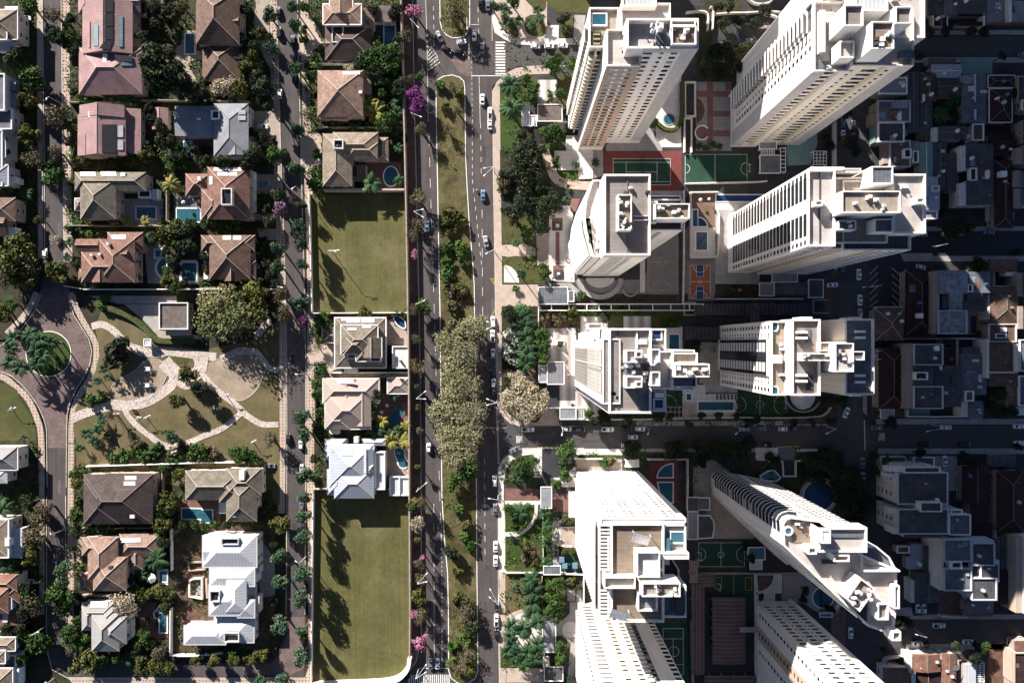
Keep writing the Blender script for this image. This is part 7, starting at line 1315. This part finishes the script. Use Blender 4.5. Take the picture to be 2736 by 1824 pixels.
plant("D 470 640 60 4;B 720 620 50 3;B 330 620 60 3;D 460 900 55 5;D 470 1000 50 4;D 900 820 45 4;B 900 1040 50 3;D 660 660 50 3;D 230 1000 45 4;B 190 1130 50 4;D 910 1130 60 5;D 1050 1120 50 5;D 700 1180 50 5;D 820 640 45 3",400,400)
plant("D 620 90 60 4;D 780 130 50 4;D 560 200 50 4;B 640 330 45 3;B 560 610 55 4;D 480 560 60 4;D 830 330 50 4;D 870 1160 45 3;B 640 1200 55 4;B 560 1240 50 3;D 850 700 55 5;D 690 900 50 4;B 1010 640 40 3;B 150 560 45 4;B 130 480 40 4",800,0)
plant("D 700 1010 60 4;B 640 1060 55 4;B 1110 820 50 4;D 1120 420 50 4;B 1360 130 60 4;B 1330 330 50 4;D 640 860 60 4;D 1100 700 50 4;B 1150 780 45 3;D 700 1330 60 5;B 960 1340 60 4;D 1130 1330 50 4;B 640 300 50 4;D 1240 1050 45 3;B 1250 1250 50 4;D 600 430 45 3;D 130 650 60 4;D 180 870 60 4;D 60 1150 60 4",0,1324)
plant("D 270 250 50 4;B 360 255 50 3;B 450 250 45 3;D 640 240 50 4;D 940 140 60 4;B 920 210 50 4;D 1040 420 45 3;D 1040 900 45 3;B 700 1290 50 3;D 240 300 45 4",400,1324)
O(0,0,1)
groups={}
for i,(k,x,y,r,hc) in enumerate(PEND):
    nm,lx,ly=min(LM,key=lambda l:math.hypot(l[1]-x,l[2]-y)); dx,dy=x-lx,y-ly
    rel=('right of' if dx>0 else 'left of') if abs(dx)>abs(dy) else ('below' if dy>0 else 'above')
    groups.setdefault((k,rel,nm),[]).append(i)
ORD=['first','second','third','fourth','fifth','sixth','seventh','eighth','ninth','tenth','eleventh','twelfth','thirteenth','fourteenth']
TL={}
for (k,rel,nm),l in groups.items():
    look=K[k]['look']; 
    if len(l)==1: TL[l[0]]=f"{look} {rel} {nm}"; continue
    xs=[PEND[i][1] for i in l]; ys=[PEND[i][2] for i in l]; hor=max(xs)-min(xs)>max(ys)-min(ys)
    for n,i in enumerate(sorted(l,key=lambda i:PEND[i][1] if hor else PEND[i][2])): TL[i]=f"{look} {rel} {nm}, {ORD[n]} from {'left' if hor else 'top'}"
GN={'S':'round street trees','P':'dark green palms','M':'trees on the median','J':'garden palms','U':'low shrubs','D':'dark trees'}
tcount={}
for i,(k,x,y,r,hc) in enumerate(PEND):
    q=K[k]; p=W(x,y,hc); R_=r*S*(HC-hc)/HC; hc2=hc*RT.uniform(.94,1.06) if q['trunk'] else hc
    z0=.15
    if hc>60: z0=hc-1.3
    t=thing(q['name'],TL[i],q['cat'],(p.x,p.y,z0),0,GN.get(k)); rz=RT.uniform(0,6.28)
    me=RT.choice(q['me'])
    if q['trunk']:
        palm=k in 'PYJ'; tm=TP if palm else (TW if k=='N' else RT.choice(TM)); th=hc2-z0-(0 if palm else R_*.25)
        meshobj('trunk',tm,t,(0,0,0),rz,(max(3.2,R_*1.6)*(2.6 if palm else 2.2),)*2+(th,))
    meshobj('crown',me,t,(0,0,hc2-z0),rz,(R_*RT.uniform(1.0,1.12),R_*RT.uniform(1.0,1.12),R_*RT.uniform(.9,1.15)*(1.6 if k=='S' else 1.15 if k in 'OB' else 1)) if k not in 'PYJ' else R_*1.12)
# undergrowth of the medians and the avenue verge: nobody could count it
b=MB(); r=random.Random(8)
def inside(p,poly):
    c=False
    for i in range(len(poly)):
        a,d=poly[i-1],poly[i]
        if (a.y>p.y)!=(d.y>p.y) and p.x<(d.x-a.x)*(p.y-a.y)/(d.y-a.y)+a.x: c=not c
    return c
def tuft(p,s,z,m):
    for _ in range(5):
        c=Vector((p.x+r.gauss(0,s),p.y+r.gauss(0,s),z+abs(r.gauss(0,s*.6)))); a=r.uniform(0,6.28); u=Vector((math.cos(a),math.sin(a),r.uniform(-.4,.4)))*s*.5; w=Vector((-math.sin(a),math.cos(a),r.uniform(-.6,.6)))*s*.35
        b.face([c-u,c-w,c+u,c+w],m)
for med,n in ((MED2,1700),(MED1,150)):
    xs=[p.x for p in med]; ys=[p.y for p in med]; k=0
    import mathutils
    while k<n:
        p=Vector((r.uniform(min(xs)+.6,max(xs)-.6),r.uniform(max(min(ys),-150),min(max(ys),150)),0)); k+=1
        if not inside(p,med): continue
        v=mathutils.noise.noise(Vector((p.x*.06,p.y*.04,3)))
        if v<.1: continue
        tuft(p,r.uniform(.2,.5)*(1+v),.2,0 if v>.22 and r.random()<.8 else 1 if r.random()<.6 else 2)
o=b.build('undergrowth',['leaf_broad','leaf_median','leaf_dry']); o['kind']='stuff'; o['label']='dry scrub and weeds growing over the long median'
# low planting round the houses of the estate and in the tower gardens: nobody could count it
b=MB(); rects=[(q.X0-.2,q.Y0-.2,q.X1+.2,q.Y1+.2) for _,rs in HOUSES for q in rs]; ex=[([Vector(p[:2]) for p in e],min(p[0] for p in e),max(p[0] for p in e),min(p[1] for p in e),max(p[1] for p in e)) for e in EXCL]
O(0,0,1); lots=[((180,-30,735,660),5200),((815,-30,1072,440),1900),((838,838,1094,1315),1200),((200,1240,735,1760),2600),((20,-30,95,700),900),((-20,1180,108,1824),1000),((1345,30,1560,1130),700),((1345,1200,1550,1824),800),((1600,1040,2240,1135),500),((1560,1200,2230,1300),700)]
for (x0,y0,x1,y1),n in lots:
    for _ in range(n):
        p=W(r.uniform(x0,x1),r.uniform(y0,y1))
        if any(q[0]<p.x<q[2] and q[1]<p.y<q[3] for q in rects): continue
        if any(c[1]<p.x<c[2] and c[3]<p.y<c[4] and inside(p,c[0]) for c in ex): continue
        v=mathutils.noise.noise(Vector((p.x*.15,p.y*.15,9)))
        if v<-.22: continue
        tuft(p,r.uniform(.4,1.0),.15,0 if r.random()<.62 else 1 if r.random()<.7 else 2)
o=b.build('undergrowth',['leaf_broad','leaf_dark','leaf_olive']); o['kind']='stuff'; o['label']='low mixed planting filling the gardens round the houses'
# ---------------------------------------------------------------- cars
def paint(k,c,r=.3): mat(k,c,rough=r,var=0,spec=.5)
paint('car_white',(.75,.75,.75)); paint('car_silver',(.4,.41,.43)); paint('car_grey',(.13,.14,.16)); paint('car_black',(.012,.013,.016)); paint('car_blue',(.12,.2,.3)); mat('tyre',(.015,.015,.015),var=0); mat('headlight',(.7,.7,.7),rough=.1,var=0)
def car_meshes(L,Wd,cab,pick=False):
    h=Wd/2; b=MB()
    prof=[(-L/2,.55),(-L/2+.12,.95),(-L/2+.5,1.02),(cab[0],1.05),(cab[3],.95),(L/2-.5,.82),(L/2-.1,.7),(L/2,.5)]
    sec=lambda x,z:[(x,-h*(1 if abs(x)<L/2-.4 else .82),.28),(x,-h*(1 if abs(x)<L/2-.4 else .82),z-.12),(x,-h*.86*(1 if abs(x)<L/2-.4 else .86),z),(x,h*.86*(1 if abs(x)<L/2-.4 else .86),z),(x,h*(1 if abs(x)<L/2-.4 else .82),z-.12),(x,h*(1 if abs(x)<L/2-.4 else .82),.28)]
    for (x0,z0),(x1,z1) in zip(prof,prof[1:]):
        A,B=sec(x0,z0),sec(x1,z1)
        for i in range(5): b.face([A[i],B[i],B[i+1],A[i+1]])
    b.face(sec(*prof[0])[::-1]); b.face(sec(*prof[-1]))
    zr=1.45; a,c,d,e=cab; i=h*.72; o=h*.84
    R4=[(c,-i,zr),(d,-i,zr),(d,i,zr),(c,i,zr)]; b.face(R4)
    for s in(-1,1):
        for x,xx in((a,c),(e,d)): b.tube((x,s*o,1.0),(xx,s*i,zr),.05,n=4)
        b.face([((c+d)/2-.07,s*(o+.01),1.0),((c+d)/2+.07,s*(o+.01),1.0),((c+d)/2+.06,s*(i+.012),zr),((c+d)/2-.06,s*(i+.012),zr)])
    if pick: b.box(-L/2+.1,-h*.8,a-.15,h*.8,1.0,1.06); 
    body=b
    g={}
    q=MB(); q.face([(e,-o,1.0),(e,o,1.0),(d,i,zr-.01),(d,-i,zr-.01)]); g['windscreen']=(q,'glass')
    q=MB(); q.face([(a,o,1.0),(a,-o,1.0),(c,-i,zr-.01),(c,i,zr-.01)]); g['rear_window']=(q,'glass')
    for s in(-1,1):
        q=MB(); q.face([(a,s*o,1.0),(e,s*o,1.0),(d,s*i,zr-.01),(c,s*i,zr-.01)][::s]); g['side_window%d'%s]=(q,'glass')
        for k,x in enumerate((-L*.31,L*.31)): q=MB(); q.tube((x,s*(h-.2),.32),(x,s*(h+.01),.32),.32,n=10); g['wheel%d%d'%(s,k)]=(q,'tyre')
        q=MB(); q.box(L/2-.32,s*h*.62-.16,L/2-.05,s*h*.62+.16,.62,.76); g['headlight%d'%s]=(q,'headlight')
    if pick: q=MB(); q.box(-L/2+.25,-h*.68,a-.25,h*.68,1.07,1.075); g['load_bed']=(q,'tyre')
    return body,{k.rstrip('-01'):None for k in g} and [(k.rstrip('-01'),v[0].mesh(k.rstrip('-01'),v[1])) for k,v in g.items()]
CK={'hatchback':car_meshes(3.9,1.75,(-1.75,-1.3,.25,.95)),'sedan':car_meshes(4.5,1.8,(-1.5,-.85,.45,1.2)),'van':car_meshes(4.6,1.85,(-2.1,-1.85,.6,1.3)),'pickup truck':car_meshes(5.1,1.85,(-.5,-.3,.75,1.4),True)}
CB={}
PC=[]
def cars(spec,ox,oy):
    for it in spec.split(';'):
        x,y,a,c,k=it.split(); a={'v':90,'h':0}.get(a,a); PC.append((ox+float(x)/3.136,oy+float(y)/3.136,float(a),c,{'h':'hatchback','s':'sedan','v':'van','p':'pickup truck'}[k]))
cars("230 162 h white h;240 102 h black h",0,0); cars("1085 112 v black s;1090 282 v black v;1205 345 v black h;1217 662 v black s;1097 790 v white h;950 1067 h white s;866 1022 v silver h",400,0); cars("965 290 h blue s",400,400)
cars("1172 312 -65 silver s;1235 420 -30 black s",800,0); cars("265 32 v black s;326 52 v grey s;210 303 -90 white s;105 358 10 white h;278 412 v grey s;84 445 -15 black s;280 838 v white s;343 955 v white p;342 1046 v white s;725 396 h white h;838 396 h white h;952 391 h white h",1200,0)
cars("285 385 v blue s;308 768 -82 silver s;368 1442 v white v",1200,400); cars("366 305 v white p;368 450 v white h;370 605 v black s;372 700 v white h;374 772 v black h;382 1516 v white v;660 1086 h white p;552 1256 25 grey s;985 1083 h silver h;1090 1086 h black s;1327 1085 h white p;1480 1081 h black s",1200,800)
cars("345 1081 h white h;285 1150 h white h;225 1218 h white h;1215 1082 h silver h;1355 1078 h grey h;1540 1081 h white h;1412 1216 h black s",1600,800); cars("1126 945 65 white s;1262 1366 v blue s;1266 1490 v silver s;670 1079 h black h",1900,800)
cars("1085 1241 v white h",800,800); cars("1072 640 v blue s;1046 722 v black h",800,400); cars("1102 1400 v grey s;1160 1397 v white s",800,1324); cars("390 868 v white h",0,400); cars("1167 1166 v black s;1010 1389 h grey s;1278 1414 v silver h;1272 1214 v white h",400,800); cars("266 712 h white s",0,1324); cars("1288 250 v black h;1278 78 v grey h",400,1324)
cars("388 107 v grey s;390 421 v white s;390 540 v white s;398 912 v black h;396 1036 v white p;398 1152 v black h",1200,1324); cars("455 345 h white h;300 350 h grey h;1100 1030 v blue h;1100 1134 v white h;1186 1062 v black s;1184 1160 v grey h",1900,0); cars("1000 510 h grey s",1600,0)
cars("1232 1046 v white s;1096 985 v grey s;1010 1134 5 white s;1240 1260 v white s;1240 1370 v silver h",1900,400); cars("1338 72 v white h;1460 72 v grey h;1548 466 h blue h",2236,0); cars("696 985 -15 white h;1060 697 15 white h;1266 692 h blue s;712 712 h silver h",2236,400)
cars("905 1068 h white s;1512 1060 h white s;325 1071 h grey s;1516 1200 h white s;895 1351 v white s;730 1211 h black s;1062 1210 h black s",2236,800); cars("108 1142 v white s;848 1080 h white p;666 1229 h white s;1088 1215 h white s;671 939 v white h;721 939 v white h;1556 1354 h white h",2236,1324)
groups={}
for i,(x,y,a,c,k) in enumerate(PC):
    nm,lx,ly=min(LM,key=lambda l:math.hypot(l[1]-x,l[2]-y)); dx,dy=x-lx,y-ly
    rel=('right of' if dx>0 else 'left of') if abs(dx)>abs(dy) else ('below' if dy>0 else 'above')
    groups.setdefault((k,c,rel,nm),[]).append(i)
for (k,c,rel,nm),l in groups.items():
    for n,i in enumerate(sorted(l,key=lambda i:PC[i][1]+PC[i][0]*.01)):
        x,y,a,_,_=PC[i]; lab=f"{c} {k} in the avenue {rel} {nm}" if 1300<x<1345 or 1100<x<1290 else f"{c} {k} parked {rel} {nm}"
        if len(l)>1: lab+=f", {ORD[n]} from top"
        if (k,c) not in CB: CB[(k,c)]=CK[k][0].mesh('body','car_'+c)
        p=PXY=Vector(((x-CX)*S,(CY-y)*S,.06)); t=thing('car' if k!='pickup truck' else 'pickup_truck',lab,'car' if k!='pickup truck' else 'pickup truck',p,R(a),'cars on the streets')
        meshobj('body',CB[(k,c)],t)
        for nmn,me in CK[k][1]: meshobj(nmn,me,t)
def motorbike(x,y,lab):
    p=W(x,y); t=thing('motorcycle',lab,'motorcycle',(p.x,p.y,.05),R(90)); b=MB(); b.tube((-.7,-.06,.3),(-.7,.06,.3),.3,n=10); b.build('wheel','tyre',t) if False else None
    for xx in(-.7,.7): b=MB(); b.tube((xx,-.06,.3),(xx,.06,.3),.3,n=10); meshobj('wheel',b.mesh('wheel','tyre'),t)
    b=MB(); b.prism([(-.6,-.16),(.5,-.14),(.5,.14),(-.6,.16)],.5,.85); b.tube((.55,-.4,1),(.55,.4,1),.04); meshobj('body',b.mesh('body','car_black'),t)
    q=thing('person','rider in a pale jacket sitting on the motorcycle in the avenue','person',(p.x,p.y,.85),R(90)); b=MB()
    def el(c,rx,ry,rz,n=10,m=0):
        for i in range(n):
            for j in range(5):
                f=lambda a,e:(c[0]+rx*math.cos(a)*math.cos(e),c[1]+ry*math.sin(a)*math.cos(e),c[2]+rz*math.sin(e))
                a0,a1=i*6.283/n,(i+1)*6.283/n; e0,e1=-1.57+j*.628,-1.57+(j+1)*.628; b.face([f(a0,e0),f(a1,e0),f(a1,e1),f(a0,e1)],m)
    el((-.1,0,.35),.18,.24,.36); 
    for s in(-1,1): b.tube((0,s*.2,.55),(.3,s*.33,.35),.07,.06); b.tube((.3,s*.33,.35),(.55,s*.36,.2),.06,.05); b.tube((-.1,s*.12,.08),(.3,s*.2,.02),.1,.08); b.tube((.3,s*.2,.02),(.2,s*.2,-.45),.08,.06)
    meshobj('body',b.mesh('body','car_silver'),q); b=MB(); el((.02,0,.86),.15,.14,.16); meshobj('helmet',b.mesh('helmet','car_white'),q)
O(1200,400); motorbike(234,345,'small dark motorcycle beside the blue sedan in the avenue')
# ---------------------------------------------------------------- lamps
def lamp(lab,base,heads,h=9.5,z0=.1,name='street_lamp',cat='street lamp',g='street lamps'):
    p=W(*base); t=thing(name,lab,cat,(p.x,p.y,z0),0,g); b=MB(); b.tube((p.x,p.y,z0),(p.x,p.y,h-.6),.17,.1,8); b.build('pole','metal',t)
    for hx,hy in heads:
        q=W(hx,hy,h); b=MB(); b.tube((p.x,p.y,h-.6),(q.x,q.y,h),.055,.045); a=b.build('arm','lamp_white',t); b=MB(); d=(Vector((q.x,q.y))-Vector((p.x,p.y))).normalized(); b.obox((q.x,q.y),d,(-d.y,d.x),1.0,.34,h-.05,h+.14); b.build('lamp_head','lamp_white',t)
LP=[]
for ox,oy,lst in ((800,0,[((955,245),[(992,228)],'beside the pink blossoms at the top of the verge'),((965,1010),[(1015,978)],'below the deep purple tree on the verge'),]),(800,400,[((985,552),[(1030,500),(1032,562)],'between two half bare trees on the verge by the first lawn'),((1000,1305),[(1042,1265)],'at the lower corner of the first lawn'),((290,870),[(325,840),(300,850)],'standing alone in the first lawn')]),(800,800,[((1005,815),[(1052,770),(1050,832)],'on the verge by the smooth pinkish house'),((1005,1568),[(1062,1535)],'on the verge by the light blue grey house')]),
 (800,1324,[((1015,672),[(1066,650),(1062,718)],'on the verge halfway along the second lawn'),((1000,1440),[(1060,1415),(1055,1478)],'near the bottom crosswalk')]),(1200,0,[((160,240),[(150,238)],'at the rounded tip of the northern median')]),(1200,400,[((380,190),[(296,154),(294,215)],'across the avenue from the long median, by the gnarled trees'),((385,862),[(312,868)],'by the stepped cream path on the avenue')]),
 (1200,800,[((392,216),[(320,184),(320,245)],'beside the row of white cars by the silvery shrubs'),((402,848),[(322,833),(322,882)],'at the bleached pale tree by the avenue'),((940,1062),[(945,1130)],'hanging over the cross street beside a silver hatchback')]),(1600,800,[((385,1060),[(412,1124)],'over the cross street by the white hatchbacks'),((1135,1060),[(1150,1124)],'over the cross street below the long lap pool')]),(1900,800,[((960,1060),[(972,1120)],'over the cross street near the dark crossing'),]),
 (1200,1324,[((418,842),[(345,785),(342,850)],'on the avenue by the brown lawn'),((412,-10),[(335,22)],'on the avenue by the quarter round lawn')]),(0,0,[((535,880),[(390,828)],'on the dotted pavement above the half bare tree')]),(400,0,[((1060,835),[(1035,830)],'behind the white hatchback in the street between the houses')]),(400,400,[((1280,352),[(1195,325)],'reaching over the dark street left of the first lawn'),((1135,1160),[(1105,1152)],'at the edge of the very large grey green tree')]),(400,800,[((1312,618),[(1228,625)],'reaching over the street beside the smooth pinkish house')]),
 (400,1324,[((1312,505),[(1225,548)],'reaching over the street beside the large white house')]),(0,1324,[((565,270),[(425,315)],'reaching over the left street by the tan courtyard house'),((395,1085),[(318,1138)],'reaching over the left street bend'),((455,1525),[(380,1562)],'at the bottom edge of the left street')]),(1900,400,[((1330,1152),[(1280,1152)],'beside the marked parking lot')]),(2236,400,[((810,815),[(812,808)],'over the dark street right of the long glazed tower')]),(2236,800,[((790,1050),[(760,1103)],'over the cross street below the tall ribbed wall block')]),(2236,1324,[((640,1105),[(668,1160)],'over the lower right street')])):
    O(ox,oy)
    for base,heads,txt in lst: lamp(('twin' if len(heads)>1 else 'single')+' armed white lamp '+txt,base,heads)
for ox,oy,lst in ((0,800,[((110,925),[(90,908),(126,904)],'in the shaded left edge lawn'),((970,970),[(955,956),(990,954)],'beside the path below the left sand pit'),((1235,985),[(1252,970),(1225,985)],'in the grass right of the narrow cobbled path'),((1165,1000),[(1155,982),(1175,985)],'nearest the narrow cobbled path fork')]),(400,800,[((545,915),[(535,895),(535,912)],'in the shadow of the round trees'),((870,1195),[(860,1190),(885,1178)],'on the lawn near the grey bare tree'),((205,1285),[(190,1276),(218,1268)],'in the flower bed by the park wall'),((645,800),[(640,795),(652,792)],'on the rim of the right sand pit')])):
    O(ox,oy)
    for base,heads,txt in lst: lamp('small park lamp with two globes '+txt,base,heads,3.6,.16,'park_lamp','park lamp','park lamps')
# ---------------------------------------------------------------- walls, garden things
mat('wall_band',(.32,.26,.22),var=.2,scale=.5)
O(0,0,1)
def wt(lab,pts,h=2.6,t=.4,m='wall_tan2'): return wallthing(lab,poly(*pts),h,t,m)
wt('long tan estate wall along the avenue, from the top edge to the second lawn corner',(1073,-60,1084,350,1090,620,1093,800,1096,1000,1097,1300,1099,1600,1098,1745),4.2,.55,'wall_band')
O(800,1324); wallthing('broad white curved wall at the bottom corner of the second lawn',smooth(poly(930,1340,925,1400,900,1450,850,1500,780,1530,640,1543,480,1548,100,1562),2),3.4,1.5,'bright_wall')
O(800,400); wallthing('mauve grey wall between the beige tan house and the first lawn',poly(205,352,890,352),4,.8,'tan_wall'); wallthing('thin pale wall on the street side of the first lawn',poly(92,375,116,1370),2.2,.3,'trim'); wallthing('thin pale wall along the bottom of the first lawn',poly(116,1370,915,1366),2,.35,'trim')
O(800,1324); wallthing('thin pale wall on the street side of the second lawn',poly(128,-70,116,700,110,1560),2.2,.3,'trim'); wallthing('grey wall under the light blue grey house along the second lawn',poly(118,-62,940,-62),2.2,.4,'tan_wall')
O(800,800); wallthing('white garden wall between the two stacked beige houses',poly(255,612,915,610),2.2,.35,'trim')
O(0,0,1)
for lab,pts in (('garden wall between the two pink roofed houses',(190,278,370,278)),('garden wall behind the grey concrete house, running across',(380,272,670,276)),('thick tan wall between the two house gardens with teal pools',(452,505,452,590,470,600)),('garden wall below the olive brown house and its pool',(190,605,440,606)),('white wall across the head of the park below the terracotta house',(180,765,235,774,740,773)),('long white wall along the bottom of the park',(238,1243,560,1233,700,1232)),('tan wall between the big dark brown house and the grey beige ridged house',(440,1250,440,1390)),('tan wall left of the large white house building site',(462,1410,464,1520)),('lower tan wall left of the large white house building site',(462,1620,461,1745,530,1745,600,1738)),('wall between the white edged tan house and the tan tiled house',(840,175,1070,178)),('wall between the tan tiled house and the beige tan house',(845,345,1075,345)),('garden wall left of the brown brick tiled house',(440,-40,442,60)),('garden wall above the tan courtyard house',(225,1408,455,1406)),('garden wall above the grey slate house',(225,1585,450,1590)),('street side wall of the smooth pinkish house garden',(845,1060,845,1165)),('pale wall behind the wide teal pool of the terracotta brown house',(470,600,540,602)),('garden wall below the brown pantile house',(540,770,700,768))): wt(lab,pts,2.3,.35,'trim' if 'white' in lab or 'pale' in lab else 'wall_band')
O(0,800); b=MB(); b.wall(smooth(poly(820,20,880,60,1010,100,1120,150,1210,220,1280,300,1330,345,1450,350,1640,350),2),.1,1.7,2.2); tag(b.build('hedge','hedge'),'long clipped hedge curving past the gravel roofed pavilion to the very large tree','hedge')
def parasol(lab,x,y,r,m,h=2.6):
    p=W(x,y,h); t=thing('parasol',lab,'parasol',(p.x,p.y,.15)); b=MB(); n=8; q=[(p.x+r*math.cos(i*6.283/n),p.y+r*math.sin(i*6.283/n),h) for i in range(n)]
    for i in range(n): b.face([q[i-1],q[i],(p.x,p.y,h+.7)])
    b.build('canopy',m,t); b=MB(); b.tube((p.x,p.y,.15),(p.x,p.y,h+.7),.05); b.build('pole','metal',t)
O(0,1324); parasol('big round white parasol beside the turquoise pool',1266,690,2.05,'bright_wall')
O(400,400); parasol('white parasol at the corner of the brown pantile house',490,1076,1.2,'bright_wall'); parasol('small white parasol on the blue grey pool deck',282,442,.8,'bright_wall'); parasol('very small pale parasol near the roof edge on the blue grey pool deck',408,430,.7,'grey_wall')
O(1600,800); parasol('dark parasol on the beige plank terrace by the striped glass tower',952,422,1.6,'car_grey')
O(1600,400); parasol('round white parasol on the brown pool deck, left of the two',853,420,.75,'bright_wall'); parasol('round white parasol on the brown pool deck, right of the two',925,414,.65,'bright_wall')
def bench(lab,x,y,a):
    p=W(x,y); t=thing('park_bench',lab,'bench',(p.x,p.y,.16),R(a)); 
    b=MB(); b.box(-.9,-.25,.9,.25,.4,.47); meshobj('seat',b.mesh('seat','bark'),t); b=MB(); b.box(-.9,.22,.9,.3,.5,.9); meshobj('backrest',b.mesh('backrest','bark'),t)
    for s in(-.75,.75): b=MB(); b.box(s-.05,-.2,s+.05,.2,0,.4); meshobj('leg',b.mesh('leg','dark_metal'),t)
O(0,800); bench('dark bench on the lawn edge, upper of the pair by the cobbled fork',1125,922,-10); bench('dark bench on the lawn edge, lower of the pair by the cobbled fork',1138,946,-10); bench('bench on the cobbled path below the clipped hedge',1345,436,5)
def slide(lab,x,y):
    p=W(x,y); t=thing('playground_set',lab,'playground set',(p.x,p.y,.2)); b=MB(); b.box(p.x-.8,p.y-.8,p.x+.8,p.y+.8,1.3,1.5); b.build('platform','trim',t)
    b=MB(); b.face([(p.x+.8,p.y-.4,1.5),(p.x+3,p.y-1.6,.3),(p.x+3.4,p.y-.9,.3),(p.x+.8,p.y+.4,1.5)]); b.build('chute','metal',t)
    for sx in(-.75,.75):
        for sy in(-.75,.75): b=MB(); b.tube((p.x+sx,p.y+sy,.2),(p.x+sx,p.y+sy,2.6),.07); b.build('post','trim',t)
O(0,800); slide('white climbing frame with a slide at the top of the left sand pit',1255,580); slide('white climbing frame with a slide at the right of the left sand pit',1250,715)
t=thing('spring_rider','dark round spring seat in the lit tip of the left sand pit','spring rider',W(1070,765)); b=MB(); c=W(1070,765); b.tube((c.x,c.y,.2),(c.x,c.y,.7),.25,.15,8); b.build('spring','dark_metal',t); b=MB(); b.tube((c.x,c.y,.7),(c.x,c.y,.85),.65,.6,10); b.build('seat','tyre',t)
canopy('white tilted box roof of a small electric kiosk on the park lawn',1210,335,1262,385,2.2,'roof_white','kiosk','kiosk')
def table(lab,x,y,m='trim'):
    p=W(x,y); t=thing('garden_table',lab,'table',(p.x,p.y,.18)); b=MB(); b.tube((p.x,p.y,.85),(p.x,p.y,.93),.75,n=12); b.build('tabletop',m,t); b=MB(); b.tube((p.x,p.y,.18),(p.x,p.y,.85),.08); b.build('leg','metal',t)
O(400,400); table('white round garden table among the dark trees behind the brown pantile house',290,870); O(0,0); table('white round table in the shaded yard behind the pink house',1243,1198)
O(800,800); table('pale round table on the red terrace, upper of the two by the free form pool',738,884); table('pale round table on the red terrace, lower of the two by the free form pool',692,942)
# teal playground in the lower garden
O(1200,1324)
t=thing('playground_set','teal and blue playground tower with tunnels in the lower garden','playground set',W(990,560)); b=MB()
for (x,y) in ((940,520),(965,570),(1050,570)): q=W(x,y); b.box(q.x-1,q.y-1,q.x+1,q.y+1,1.4,2.6)
b.build('tower','car_blue',t); b=MB(); b.tube(W(945,540,1.2),W(1010,580,1.0),.6,.6,10); b.build('tunnel','court_green',t); b=MB(); q=W(1060,575); b.tube((q.x,q.y,.2),(q.x,q.y,1.4),.7,.6,10); b.build('barrel','court_orange',t)
# ---------------------------------------------------------------- unseen towers added beyond the top edge to shade the upper right
def shade_tower(label,x0,y0,x1,y1,h):
    T=Tower(label,(x0+x1)/2-CX,(y0+y1)/2-CY); X0,X1,Y0,Y1=x0-CX,x1-CX,y0-CY,y1-CY; T.block((X0,Y0,X1,Y1),0,h,'tower_white','roof_slab',1.0)
    T.facade((X0,Y1),(X1,Y1),5,3,int(h/3)-2,[(.2,1.5,1.3,.9),(.4,1.5,1.3,.9),(.6,1.5,1.3,.9),(.8,1.5,1.3,.9)]); T.facade((X0,Y0),(X0,Y1),5,3,int(h/3)-2,[(.3,1.5,1.3,.9),(.7,1.5,1.3,.9)]); T.done(30)
shade_tower('unseen white tower added above the dark gable to shade the upper right',2105,-420,2470,-290,85); shade_tower('unseen white tower added beyond the top right corner for its shade',2474,-420,2840,-290,85)
shade_tower('unseen white tower added above the diagonal tower to shade the roofs behind',1960,-260,2150,-130,80); shade_tower('unseen white tower added above the dark garden drives to shade the plaza',1480,-200,1700,-120,72)
